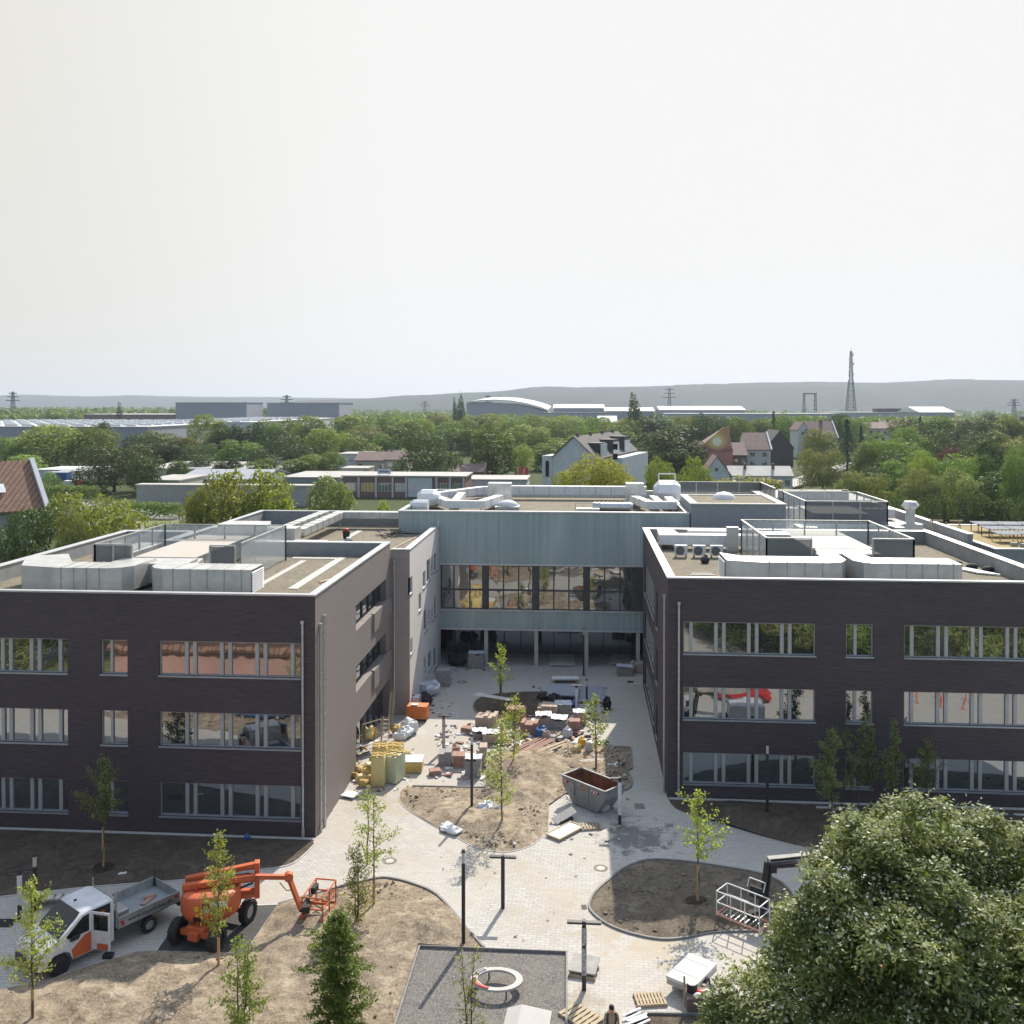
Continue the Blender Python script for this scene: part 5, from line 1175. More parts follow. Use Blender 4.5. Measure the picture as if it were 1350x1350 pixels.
# left belt between warehouse and works
rr_ = random.Random(5)
belt = [(182, 572, 40), (205, 568, 44), (222, 583, 36), (243, 576, 46), (272, 546, 40), (262, 585, 40), (298, 558, 42), (315, 580, 52), (330, 557, 36), (352, 560, 40), (348, 590, 36), (372, 552, 44), (385, 575, 44), (402, 548, 46), (345, 605, 32), (300, 604, 30), (265, 600, 32), (236, 607, 26), (420, 556, 40), (395, 600, 40), (432, 565, 48), (428, 596, 40)]
kinds_l = ['dark', 'mid', 'dark', 'olive', 'mid', 'dark', 'dark', 'mid', 'dark', 'mid']
for i, (x, y, w_) in enumerate(belt):
    D = 420 - (y - 546) * 2.2 + rr_.uniform(-10, 10)
    T(rr_.choice(['round', 'tall', 'round', 'oak']), x, y, D, w_ * 1.32, 'bright' if (x, y) in ((432, 565), (272, 546)) else kinds_l[i % 10], 'tree in the dense belt between the warehouse and the works roofs', 'trees of the dense belt behind the works')
mid = [(462, 548, 40), (480, 560, 46), (500, 550, 50), (475, 575, 50), (510, 572, 44), (530, 556, 44), (548, 552, 40), (580, 545, 44), (595, 556, 44), (612, 552, 40), (630, 548, 44), (618, 565, 40), (655, 545, 42), (675, 552, 40), (700, 560, 50), (705, 548, 44), (730, 555, 44), (745, 548, 40), (760, 552, 42), (742, 575, 46), (720, 582, 44), (790, 550, 40), (815, 552, 44), (775, 562, 30), (820, 560, 40), (846, 548, 40), (862, 546, 50), (848, 570, 56), (880, 566, 60), (868, 590, 60), (905, 560, 50), (895, 595, 50), (832, 585, 36), (905, 582, 44)]
for i, (x, y, w_) in enumerate(mid):
    D = 560 - (y - 545) * 6.2 + rr_.uniform(-10, 10)
    if x > 825 and y > 560: D = 285 + rr_.uniform(0, 40)
    T(rr_.choice(['round', 'tall', 'round', 'oak']), x, y, D, w_ * 1.3, ('dark' if x > 825 else rr_.choice(['mid', 'mid', 'bright', 'mid', 'olive'])), ('dark wood edge tree behind the bright lime trees' if x > 825 else 'green tree in the park between the office roofs and the arena'), 'dark trees by the houses' if x > 825 else 'park trees in front of the arena')
rgt = [(935, 545, 40), (955, 548, 40), (975, 550, 36), (990, 556, 30), (1005, 552, 30), (1035, 552, 30), (930, 565, 36), (1040, 545, 34), (1050, 556, 26), (915, 548, 40), (1062, 548, 30), (1130, 550, 34), (1100, 546, 36)]
for i, (x, y, w_) in enumerate(rgt): T(rr_.choice(['round', 'oak']), x, y, 470 + rr_.uniform(-20, 40), w_ * 1.2, rr_.choice(['mid', 'dark', 'mid', 'olive']), 'tree behind the houses below the long flat hall', 'trees behind the houses')
# dense wood on the slope at the right: crowns in tiers, the nearer the lower
slope = []
for tier, (y0, D, n, w_) in enumerate(((552, 420, 12, 50), (568, 330, 10, 56), (582, 270, 9, 64), (598, 225, 7, 74), (618, 190, 5, 70))):
    for i in range(n):
        x = 1150 + (i + (tier % 2) * .5) * (250 / (n - 1)) if tier else 1195 + i * 16
        slope.append((x + rr_.uniform(-8, 8), y0 + rr_.uniform(-6, 6), D + rr_.uniform(-12, 12), w_ * rr_.uniform(.9, 1.2)))
lf_ = ['olive', 'mid', 'dark', 'olive', 'mid', 'dark', 'olive', 'dark', 'mid', 'dark']
for i, (x, y, D, w_) in enumerate(slope):
    T(rr_.choice(['round', 'near', 'oak']) if D < 300 else rr_.choice(['round', 'tall']), x, y, D, w_, lf_[(i * 7) % 10], 'crown in the dense wood on the slope behind the solar panels', 'trees of the dense wood on the slope')
T('round', 1258, 590, 245, 44, 'purple', 'copper leaved tree glowing dark red inside the wood'); T('tall', 1300, 578, 215, 46, 'dark', 'tall dark green column of leaves right of the copper tree'); T('near', 1215, 595, 205, 40, 'bright', 'lime green crown lit in the middle of the wood'); T('near', 1345, 592, 190, 50, 'mid', 'green crown at the picture edge above the solar panels')
for i, x in enumerate(range(1150, 1440, 30)): T('bush', x, 655 + rr_.uniform(-6, 4), 150 + rr_.uniform(-6, 6), 56, 'dark', 'dark undergrowth bush along the wood foot behind the annex roof', 'undergrowth along the foot of the wood')

# ---- air -------------------------------------------------------------------------
def haze(dens):
    m = bpy.data.materials.new('haze_air'); m.use_nodes = True; t_ = m.node_tree; t_.nodes.clear(); o_ = N(t_, 'ShaderNodeOutputMaterial')
    v = N(t_, 'ShaderNodeVolumePrincipled'); v.inputs['Color'].default_value = (.70, .79, .95, 1); v.inputs['Density'].default_value = dens; v.inputs['Anisotropy'].default_value = .3
    t_.links.new(v.outputs[0], o_.inputs['Volume'])
    o = MB().box(-8900, 8900, -500, 9500, -1.1, 230).build('haze', m, fix=True); o['kind'] = 'stuff'
haze(1.0e-4)
# ------------------------------------------------------------------ plant on the roofs
def duct_run(label, poly, z0, z1, ribs, name='air_duct', mat='duct', front=None, louvre=None, group=None, legs=True):
    """sheet metal duct: plan outline poly, flanges at the x positions in ribs along the front face y=front"""
    c = Vector((sum(p[0] for p in poly) / len(poly), sum(p[1] for p in poly) / len(poly), z0))
    t = thing(name, c, label, 'duct', group)
    MB().prism(poly, z0, z1).build('casing', M[mat], t, world=True, bevel=.02)
    if ribs:
        mb = MB()
        for x, ya, yb in ribs: mb.box(x - .025, x + .025, ya - .035, ya - .002, z0, z1 + .03); mb.box(x - .025, x + .025, ya - .002, yb, z1 + .002, z1 + .03)
        mb.build('flange_joint', M['alu2'], t, world=True)
    if louvre:
        x, ya, yb, s = louvre; mb = MB(); n = 11
        for i in range(n):
            z = z0 + .12 + i * (z1 - z0 - .2) / n; mb.cbox((x + s * .05, (ya + yb) / 2, z), (.10, yb - ya - .1, .035), 0, 0, .5 * s)
        mb.build('louvre', M['white'], t, world=True)
        MB().box(min(x, x + s * .02), max(x, x + s * .02), ya + .05, yb - .05, z0 + .06, z1 - .06).build('opening', M['dark'], t, world=True)
    if legs:
        mb = MB()
        for p in poly[::2]: mb.box(p[0] + (.1 if p[0] < c.x else -.2), p[0] + (.2 if p[0] < c.x else -.1), p[1] + (.1 if p[1] < c.y else -.2), p[1] + (.2 if p[1] < c.y else -.1), ZR, z0)
        mb.build('support_frame', M['alu2'], t, world=True)
    return t
def ribs(x0, x1, n, ya, yb): return [(x0 + (x1 - x0) * (i + .5) / n, ya, yb) for i in range(n)]
z0, z1 = 12.35, 13.8
_d1 = duct_run('boxy metal duct with folded elbow end over the wing behind the pickup', [(-31.7, 54.1), (-29.2, 53.5), (-26.2, 53.5), (-25.4, 53.8), (-24.95, 54.5), (-24.9, 57.4), (-26.9, 57.4), (-27.0, 55.6), (-29.4, 55.6), (-31.3, 58.6), (-33.4, 57.4)], z0, z1, ribs(-29.3, -26.2, 4, 53.5, 55.6))
_d2 = duct_run('boxy metal duct ending in a white louvre beside the gravel strip', [(-24.7, 57.4), (-24.65, 54.6), (-24.2, 53.85), (-23.5, 53.5), (-18.25, 53.5), (-18.25, 55.6), (-22.9, 55.6), (-23, 57.4)], z0, z1, ribs(-23.4, -18.3, 5, 53.5, 55.6), louvre=(-18.25, 53.5, 55.6, 1))
duct_run('boxy metal duct with slanting louvred end by the three fan units', [(9.0, 59.9), (9.0, 63.0), (10.2, 61.7), (15.2, 61.7), (15.3, 63.3), (16.6, 63.3), (16.5, 60.6), (16.0, 59.6), (15.2, 59.3), (10.9, 59.3)][::-1], 12.3, 13.68, ribs(11.0, 15.3, 4, 59.3, 61.4), louvre=(9.0, 60.1, 62.8, -1))
duct_run('boxy metal duct beside the dark mesh panel, white tubes lying past its end', [(16.9, 63.3), (18.2, 63.3), (18.3, 61.6), (23.05, 61.6), (23.05, 59.3), (18.0, 59.3), (17.3, 59.6), (16.85, 60.4)], 12.3, 13.68, ribs(18.4, 23.0, 5, 59.3, 61.4))
def plant_unit(label, x0, x1, y0, y1, z1, stain=(.5, .38, .27), seed=0, zr=ZR):
    t = thing('ventilation_unit', ((x0 + x1) / 2, (y0 + y1) / 2, zr), label, 'ventilation unit')
    MB().box(x0, x1, y0, y1, zr + .15, z1 - .06).build('casing', M['alu'], t, world=True)
    MB().box(x0 - .12, x1 + .12, y0 - .12, y1 + .12, z1 - .058, z1).build('roof_plate', pm('unit_roof_%d' % seed, (.45, .435, .39), stain, .35, .6), t, world=True)
    mb = MB()
    for i in range(1, 6): y = y0 + (y1 - y0) * i / 6; mb.box(x1 + .003, x1 + .03, y - .04, y + .04, zr + .2, z1 - .1)
    mb.build('panel_joint', M['alu2'], t, world=True); MB().box(x0 + .2, x1 - .2, y0 + .2, y1 - .2, zr, zr + .148).build('base_frame', M['alu2'], t, world=True)
    mb = MB()
    for i in range(9): z = zr + .35 + i * .11; mb.box(x0 + .3, x1 - .3, y0 - .04, y0 - .003, z, z + .05)
    mb.build('intake_grille', M['frame_dk'], t, world=True)
    return t
_u1 = plant_unit('long rust stained ventilation unit inside the glass screens of the wing over the pickup', -27.7, -23.9, 58.9, 69.0, 13.62, (.45, .385, .32), 1)
plant_unit('long pale topped ventilation unit between the mesh panels of the wing with fan units', 15.6, 19.6, 65.9, 75.2, 13.62, (.48, .47, .4), 2)
def screens(label, runs, z0, z1, mat='screen', name='plant_screen'):
    """runs: list of ((xa,ya),(xb,yb), step)"""
    t = thing(name, (*runs[0][0], z0), label, 'screen'); fr = MB(); 
    for a, b, st, m_ in runs:
        a, b = Vector((*a, 0)), Vector((*b, 0)); L = (b - a).length; n = max(1, round(L / st)); d = (b - a) / n
        for i in range(n + 1): p = a + d * i; fr.box(p.x - .05, p.x + .05, p.y - .05, p.y + .05, z0, z1)
        fr.beam(a + Vector((0, 0, z1 + .04)), b + Vector((0, 0, z1 + .04)), .12, .07)
        pn = MB()
        for i in range(n):
            p, q = a + d * i, a + d * (i + 1); u = (q - p).normalized() * .06; nn = Vector((-u.y, u.x, 0)).normalized() * .012
            pn.add([(p + u - nn)[:2] + (z0 + .12,), (q - u - nn)[:2] + (z0 + .12,), (q - u - nn)[:2] + (z1 - .03,), (p + u - nn)[:2] + (z1 - .03,), (p + u + nn)[:2] + (z0 + .12,), (q - u + nn)[:2] + (z0 + .12,), (q - u + nn)[:2] + (z1 - .03,), (p + u + nn)[:2] + (z1 - .03,)], [(0, 1, 2, 3), (4, 7, 6, 5), (0, 4, 5, 1), (3, 2, 6, 7), (0, 3, 7, 4), (1, 5, 6, 2)])
        pn.build('panel_glazing', M[m_], t, world=True)
    fr.build('frame', M['alu2'], t, world=True); return t
_s1 = screens('glass and mesh screens around the rust stained ventilation unit', [((-29.6, 57.2), (-27.2, 57.2), 1.2, 'perf'), ((-29.6, 57.2), (-29.6, 67.2), 2.0, 'screen'), ((-29.6, 67.2), (-20.6, 67.2), 2.25, 'screen'), ((-20.6, 58.2), (-20.6, 67.2), 9.0, 'screen'), ((-22.2, 57.2), (-20.6, 57.2), 1.6, 'perf')], ZR, 14.6)
screens('glass and mesh screens around the pale topped ventilation unit', [((12.1, 63.2), (15.0, 63.2), 2.9, 'perf'), ((12.1, 63.2), (12.1, 73.0), 2.45, 'screen'), ((12.1, 73.0), (21.5, 73.0), 2.35, 'screen'), ((21.5, 63.2), (21.5, 73.0), 2.45, 'screen'), ((18.9, 63.2), (21.5, 63.2), 2.6, 'perf')], ZR, 14.6)
screens('tall mesh screens on the rear wing just behind the plant of the nearer roof', [((19.6, 84.8), (26.6, 84.8), 2.3, 'perf'), ((19.6, 84.8), (19.6, 94), 2.4, 'screen'), ((26.6, 84.8), (26.6, 94), 2.4, 'screen'), ((19.6, 94), (26.6, 94), 2.3, 'screen')], 12.03, 14.9)
screens('mesh screens farthest back, next to the bridge with the railing', [((10.5, 108), (20.0, 108), 2.4, 'perf'), ((20.0, 100), (20.0, 108), 2.7, 'perf'), ((20.0, 98.5), (27, 98.5), 2.3, 'perf')], 12.03, 14.7)
plant_unit('large pale roofed ventilation unit on the rear wing inside tall mesh screens', 20.8, 25.4, 86.4, 93, 13.7, (.5, .48, .42), 3, 12.03)
plant_unit('ventilation unit on the rear wing behind the windowless brick block', 19, 24, 100, 108, 13.8, (.52, .5, .46), 4, 12.03)
plant_unit('small silver ventilation unit by the far end of the rear wing', 26, 30, 101, 109, 13.5, (.5, .5, .5), 5, 12.03)
ZQ = 12.03
for lab, poly, zz in (('stepped silver duct on the rear wing between brick block and screens', [(18.4, 82), (20.0, 82), (20.0, 83.6), (26.5, 83.6), (26.5, 82.4), (27.3, 82.4), (27.3, 84.3), (18.4, 84.3)], 13.0),
                      ('flat silver duct crossing the rear wing roof', [(18.5, 95.2), (30.6, 95.2), (30.6, 96.6), (18.5, 96.6)], 13.2), ('silver duct along the far edge of the rear wing', [(11, 112), (29, 112), (29, 114), (11, 114)], 13.1), ('short silver duct elbow next to the chimney cowl', [(26.2, 85.2), (26.8, 85.2), (26.8, 84.7), (29.6, 84.7), (29.6, 85.4), (29.4, 86.2), (26.2, 86.2)], 13.0)):
    duct_run(lab, poly, ZQ + .25, zz, [], legs=False)
for i, (x, y) in enumerate(((21.2, 97.4), (23.0, 97.4), (24.8, 97.4), (26.6, 97.4))):
    t = thing('roof_fan', (x, y, ZQ), 'box shaped silver roof fan in the line behind the mesh screens', 'fan', 'roof fans in line on the rear wing')
    MB().box(x - .6, x + .6, y - .5, y + .5, ZQ, ZQ + .95).build('casing', M['alu'], t, world=True, bevel=.03); MB().cyl((x, y, ZQ + .951), (x, y, ZQ + 1.1), .4, .4, 14).build('fan_ring', M['frame_dk'], t, world=True)
# chimney cowl
cx, cy = PY(1200, 680, 86).x, 86
t = thing('exhaust_stack', (cx, cy, 12.0), 'silver exhaust stack with wide angular cowl before the dark wood', 'chimney')
mb = MB(); mb.lathe((cx, cy, 0), [(.40, 12.0), (.40, 14.15)], 16); mb.build('pipe', M['alu'], t, world=True, smooth=True)
mb = MB()
for r0, za, r1, zb_ in ((.40, 14.13, .80, 14.5), (.80, 14.5, .55, 14.86)): mb.lathe((cx, cy, 0), [(r0, za), (r1, zb_)], 6)
mb.build('cowl', M['alu'], t, world=True)
mb = MB(); mb.tube([Vector((cx - 4, cy, 12.45)), Vector((cx - .9, cy, 12.45)), Vector((cx - .3, cy, 12.5))], .42, 14); mb.ball((cx - .1, cy, 12.45), .45); mb.build('elbow', M['alu'], t, world=True, smooth=True)
# split units
for i, (px, lab) in enumerate(((898, 'white fan unit farthest from the louvred duct end'), (922, 'white fan unit in the middle, dark sack before it'), (945, 'white fan unit closest to the louvred duct'))):
    p = PY(px, 728, 70.5); t = thing('air_conditioner', (p.x, 70.5, ZR), lab, 'air conditioner', 'three fan units on the wing roof')
    x, y = p.x, 70.5
    MB().box(x - .46, x + .46, y, y + .36, ZR + .16, ZR + .92).build('casing', M['white_pl'], t, world=True, bevel=.025)
    MB().lathe((x - .08, y - .012, ZR + .54), [(.29, 0), (.31, -.02), (.29, -.035), (.27, -.02)], 22, 'y', True).build('fan_ring', M['frame_dk'], t, world=True)
    MB().cyl((x - .08, y - .004, ZR + .54), (x - .08, y - .012, ZR + .54), .27, .27, 20).build('fan_grille', pm('fan_dark_%d' % i, (.12, .12, .12), (.2, .2, .2), 14, .6), t, world=True)
    mb = MB(); mb.box(x - .4, x - .34, y - .04, y + .4, ZR, ZR + .158); mb.box(x + .34, x + .4, y - .04, y + .4, ZR, ZR + .158); mb.build('foot', M['black'], t, world=True)
p = PY(929.5, 733, 68.2); t = thing('sack', (p.x, 68.2, ZR), 'dark blue sack slumped on the gravel before the fan units', 'sack'); MB().ball((p.x, 68.2, ZR + .24), (.34, .3, .3), 10, 7).ball((p.x + .05, 68.2, ZR + .52), (.13, .12, .13), 8, 5).build('body', M['post'], t, world=True, smooth=True)
duct_run('long flat white duct behind the three fan units', [(6.0, 74.2), (13.6, 74.2), (13.6, 75.4), (7.6, 75.4), (7.4, 77.6), (6.1, 77.6)], 12.5, 13.28, [], mat='white_pl')
duct_run('flat white duct along the back parapet of the wing with fan units', [(8.6, 77.4), (12.6, 77.4), (12.6, 78.6), (8.6, 78.6)], 12.4, 13.2, [], mat='white_pl')
duct_run('upright silver air box beside the glass screen and white duct', [(11.1, 73.6), (12.0, 73.6), (12.0, 74.1), (11.1, 74.1)], 12.1, 14.0, [], legs=False)
duct_run('silver duct block between the screens and the pale topped unit', [(13.2, 70.5), (15.2, 70.5), (15.2, 72.4), (13.2, 72.4)], 12.3, 13.9, [])
duct_run('silver transition duct feeding the pale topped unit', [(15.5, 63.6), (19.6, 63.6), (19.4, 65.6), (15.8, 65.6)], 12.4, 13.6, [], legs=False)
duct_run('silver transition duct feeding the rust stained unit', [(-27.6, 56.4), (-23.6, 56.4), (-24.0, 58.6), (-27.4, 58.6)], 12.4, 13.6, [], legs=False)
duct_run('flat silver duct behind the corner screen over the pickup', [(-32.6, 61), (-30.2, 61), (-30.2, 66.5), (-32.0, 66.5)], 12.4, 13.4, [])
duct_run('sloping silver hood behind the rust stained unit', [(-27.4, 69.6), (-23.6, 69.6), (-24.2, 72.4), (-26.8, 72.4)], 12.4, 14.3, [], legs=False)
duct_run('pale silver duct with wide bend behind the glass screens', [(-29.5, 73.4), (-22.6, 73.4), (-22.6, 75.0), (-28.4, 75.0), (-28.4, 78), (-29.5, 78)], 12.3, 13.6, [])
# long ducts over the roofs of the stair block
def zduct(label, pts, w_, h_, z, mat='duct', name='air_duct'):
    t = thing(name, (*pts[0], ZR - .3), label, 'duct'); mb = MB(); fl = MB()
    for i, (a, b) in enumerate(zip(pts, pts[1:])):
        a_, b_ = Vector((*a, z)), Vector((*b, z)); mb.beam(a_, b_ + (b_ - a_).normalized() * w_ * .4, w_, h_ * (1 + .002 * i))
        L = (b_ - a_).length; n = int(L / 1.6); d = (b_ - a_) / max(1, n)
        for k in range(1, n): c = a_ + d * k; fl.beam(c - d.normalized() * .03, c + d.normalized() * .03, w_ + .05, h_ + .05)
    mb.build('casing', M[mat], t, world=True)
    if fl.v: fl.build('flange_joint', M['alu2'], t, world=True)
    mb = MB()
    for p in pts: mb.box(p[0] - .05, p[0] + .05, p[1] - .05, p[1] + .05, 11.75, z - h_ / 2 + .02)
    mb.build('support_frame', M['alu2'], t, world=True); return t
zduct('long silver duct, the outer of two running back beside each other', [(-24.6, 75.5), (-24.4, 88.6)], .9, .6, 13.0); zduct('long silver duct, the inner of the two, turning along the rear parapet', [(-22.9, 75.5), (-22.8, 88.2), (-17.0, 88.2)], .9, .6, 13.0)
zduct('white insulated pipe duct with blue tape crossing the roof', [(-22.6, 73.2), (-20.2, 73.2), (-19.6, 72.4), (-18.2, 72.4)], .42, .42, 12.5, 'white_pl'); zduct('lower white pipe duct beside the taped one', [(-22.8, 71.8), (-19.9, 71.8), (-18.4, 71.3)], .35, .35, 12.35, 'white_pl')
def slab_path(label, a, b, w_, z=None, mat='concrete_lt'):
    z = z or ZR + .02; t = thing('slab_path', (*a, z), label, 'path'); n = max(1, int((Vector(b) - Vector(a)).length / .5)); mb = MB()
    for i in range(n): p = Vector((*a, z)).lerp(Vector((*b, z)), (i + .02) / n); q = Vector((*a, z)).lerp(Vector((*b, z)), (i + .98) / n); mb.beam(p, q, w_, .05)
    mb.build('paving_tile', M[mat], t, world=True); t['kind'] = 'structure'; return t
slab_path('row', (-17.6, 56.6), (-17.6, 68.6), .6); slab_path('row', (-17.3, 68.2), (-21.2, 68.2), .6); slab_path('row', (-20.0, 57.8), (-20.0, 67.0), .4); slab_path('row', (6.0, 60.2), (8.8, 60.2), .5)
slab_path('row', (-20.4, 77), (-20.4, 86), .5, 11.78); slab_path('row', (-17.0, 72.3), (-19.5, 72.3), .4, 11.78); slab_path('row', (-14.3, 84.2), (-15.5, 72.0), .18, 11.79, 'wood_gr')
for o in [o for o in COL.objects if o.name.startswith('slab_path')]:
    for k in ('label', 'category'):
        if k in o: del o[k]
def boards(label, c, n, L, rz, z, mat='wood', sp=.22, w_=.12, group=None, jit=.1, name='timber_boards', seed=1):
    rnd = random.Random(seed); t = thing(name, (*c, z), label, 'timber', group)
    for i in range(n):
        off = (i - n / 2) * sp; MB().cbox((-math.sin(rz) * off + rnd.uniform(-jit, jit), math.cos(rz) * off + rnd.uniform(-jit, jit), .03 + .002 * i), (L * rnd.uniform(.85, 1.1), w_, .04), rz + rnd.uniform(-.05, .05)).build('board', M[mat], t)
    return t
boards('pale timber battens laid side by side on the roof gravel', (-16.1, 59.6), 4, 1.7, R(70), ZR + .02, seed=3); boards('loose white boards at the back parapet of the roof', (-15.6, 68.2), 3, .9, R(20), ZR + .02, 'white_pl', .3, seed=4); boards('short white boards on the gravel before the fan units', (7.9, 63.6), 2, 1.5, R(2), ZR + .02, 'white_pl', .5, seed=5)
# small things on the stair block roof
for i, (px, lab) in enumerate(((456.5, 'black bucket with something red in it on the roof gravel'), (459.5, 'small black bucket with pale lid on the roof gravel'))):
    y = 80.5 if i == 0 else 77.2; p = PY(px, 695, y); h = .75 if i == 0 else .45
    t = thing('bucket', (p.x, y, 11.75), lab, 'bucket'); MB().lathe((p.x, y, 11.75), [(.26, 0), (.34, h)], 12).build('body', M['black'], t, world=True, smooth=True)
    MB().lathe((p.x, y, 11.755 + h), [(.22, 0), (.2, .18), (.05, .24)], 10).build('filling' if i == 0 else 'lid', M['red' if i == 0 else 'white_pl'], t, world=True)
t = thing('scrap_heap', (-16.6, 82.4, 11.75), 'heap of dark cable scrap at the foot of the glass band', 'scrap'); mb = MB(); rnd = random.Random(4)
for i in range(40): a = Vector((rnd.gauss(-16.8, .7), rnd.gauss(82.6, .6), 11.8 + rnd.random() * .5)); mb.cyl(a, a + Vector((rnd.uniform(-.6, .6), rnd.uniform(-.6, .6), rnd.uniform(-.1, .2))), .04, .04, 5)
mb.build('cable', M['post'], t, world=True)
# glass hall roof
zh = 13.1
def hduct(label, pts, w_, h_, z): return zduct(label, pts, w_, h_, z, 'white_pl')
hduct('very long white duct along the back of the glass hall roof', [(-8.5, 103), (6.5, 103)], 1.1, .9, 14.15)
hduct('white duct loop, outer run at the left end of the glass hall roof', [(-15.2, 96), (-12.6, 90), (-9.6, 90), (-8.4, 95.5)], .9, .7, 13.9); hduct('white duct branch inside the loop on the glass hall roof', [(-12.6, 99), (-12.2, 91)], .8, .6, 13.9)
hduct('white duct running back from the loop to the hall rear', [(-15, 96.5), (-11, 104), (-8.5, 104)], 1.0, .8, 14.0); hduct('white duct loop at the end of the hall roof next to the brick block', [(5.2, 96.5), (6.4, 90.5), (8.6, 90.5), (8.6, 95)], .8, .7, 13.9); hduct('white duct branch before the round fan box', [(7.2, 97), (7.4, 91.5)], .7, .6, 13.9)
for x, y, w_, h_, lab in ((-8.5, 97.5, 2.4, 2.2, 'upright pale blue grey air box left on the glass hall roof'), (5.4, 97, 1.8, 2.3, 'upright pale air box at the other end of the glass hall roof')):
    t = thing('air_box', (x, y, zh), lab, 'ventilation unit'); MB().box(x - w_ / 2, x + w_ / 2, y, y + 1.6, zh + .3, zh + h_).build('casing', M['alu'], t, world=True, bevel=.03); MB().box(x - w_ / 2 + .1, x + w_ / 2 - .1, y + .1, y + 1.5, zh, zh + .298).build('base_frame', M['alu2'], t, world=True)
t = thing('fan_housing', (8.6, 98, zh), 'white rounded fan housing with lifting frame beside the brick block', 'fan'); MB().lathe((7.4, 98.5, 14.4), [(.7, 0), (1.25, .5), (1.25, 2.2), (.8, 2.7)], 8, 'x').build('casing', M['white_pl'], t, world=True)
mb = MB(); mb.tube([Vector((7.9, 98.5, 15.5)), Vector((7.9, 98.5, 16.3)), Vector((9.6, 98.5, 16.3)), Vector((9.6, 98.5, 15.5))], .07, 6); mb.build('lifting_frame', M['white_pl'], t, world=True); MB().box(7.6, 9.8, 97.6, 99.4, zh, 13.3).build('base_frame', M['alu2'], t, world=True)
t = thing('fan_housing', (-15.2, 92, zh), 'white rounded duct bend housing at the corner of the glass hall', 'fan'); MB().lathe((-16.2, 93, 14.1), [(.6, 0), (.95, .4), (.95, 1.6), (.6, 2.2)], 10, 'x').build('casing', M['white_pl'], t, world=True); MB().lathe((-16.3, 89.5, 13.75), [(.45, 0), (.6, .3), (.6, 1.7)], 10, 'x').build('casing', M['white_pl'], t, world=True)
p = PY(669, 662, 93); t = thing('skylight_dome', (p.x, 93, zh), 'white dome skylight on the glass hall roof', 'skylight'); MB().ball((p.x, 93, zh + .35), (1.05, .8, .6), 14, 8).build('dome', M['white_pl'], t, world=True, smooth=True); MB().box(p.x - 1.2, p.x + 1.2, 92, 94, zh, zh + .35).build('curb', M['alu2'], t, world=True)
p = PY(808, 668, 91); t = thing('air_duct', (p.x, 91, zh), 'lying ribbed silver cylinder duct on the glass hall roof', 'duct'); mb = MB(); mb.lathe((p.x - 1.9, 91, zh + .55), [(.42, 0)] + [(.42 + .04 * (i % 2), .2 * i) for i in range(1, 19)] + [(.3, 3.8)], 14, 'x'); mb.build('casing', M['alu'], t, world=True, smooth=True); MB().box(p.x - 1.6, p.x + 1.6, 90.8, 91.2, zh, zh + .15).build('support_frame', M['post'], t, world=True)
p = PY(775, 670, 90); t = thing('roof_hatch', (p.x, 90, zh), 'small silver hatch box with railing on the glass hall roof', 'hatch'); MB().box(p.x - 1.1, p.x + 1.1, 89.6, 90.6, zh, zh + .5).build('body', M['alu'], t, world=True, bevel=.03); MB().tube([Vector((p.x - 1.2, 90.7, zh)), Vector((p.x - 1.2, 90.7, zh + .9)), Vector((p.x + 1.2, 90.7, zh + .9)), Vector((p.x + 1.2, 90.7, zh))], .03, 6).build('railing', M['alu2'], t, world=True)
# solar panels and trestles on the annex
for r_ in range(3):
    y = 81 + r_ * 3.3; x0_ = PY(1283 + (2 - r_) * 14, 690, y).x
    for k in range(9):
        x = x0_ + k * 2.05
        if x > 60: continue
        t = thing('solar_panel', (x, y, 12.05), 'tilted solar panel in the %s row on the dry annex roof' % ['front', 'middle', 'back'][r_], 'solar panel', 'solar panels, %s row' % ['front', 'middle', 'back'][r_])
        mb = MB(); s_ = R(2); mb.cbox((1.0, .0, .76), (1.98, 1.9, .04), 0, s_); mb.build('panel', M['solar'], t)
        mb = MB(); mb.box(.1, .16, -.8, -.74, 0, .8); mb.box(1.8, 1.86, -.8, -.74, 0, .8); mb.box(.1, .16, .74, .8, 0, .8); mb.box(1.8, 1.86, .74, .8, 0, .8); mb.build('stand', M['yellow' if r_ == 0 else 'post'], t)
for i, px in enumerate((1238.5, 1256)):
    p = PY(px, 690, 87.5); t = thing('sawhorse', (p.x, 87.5, 12.05), ['wooden sawhorse with planks on the dry roof, nearer the exhaust stack', 'wooden sawhorse on the dry roof, nearer the solar panels'][i], 'sawhorse')
    MB().cbox((0, 0, .95), (1.7, .14, .12)).build('beam', M['wood'], t)
    for sx in (-.6, .6):
        for sy in (-1, 1): MB().beam((sx, sy * .3, 0), (sx, sy * .05, .9), .06).build('leg', M['wood'], t)
for i in range(7):
    rnd = random.Random(i + 40); x, y = 34.6 + i * .55 + rnd.uniform(-.2, .2), 78.3 + rnd.uniform(-.3, .5); t = thing('paving_block', (x, y, 12.05), 'grey concrete block left lying along the front edge of the annex roof', 'block', 'loose blocks on the annex roof'); MB().cbox((0, 0, .15), (.5, .4, .3), rnd.uniform(0, 3)).build('body', M['concrete'], t, bevel=.02)
for i in range(6):
    p = Vector((25.2 + i * .22, 67.5 - i * .12, ZR + .08)); t = thing('plastic_pipe', p, 'white plastic pipe in the bundle by the roof parapet', 'pipe', 'bundle of white pipes on the wing roof'); MB().cyl((0, 0, 0), (1.1, -2.6, .02), .06, .06, 8).build('body', M['white_pl'], t, smooth=True)
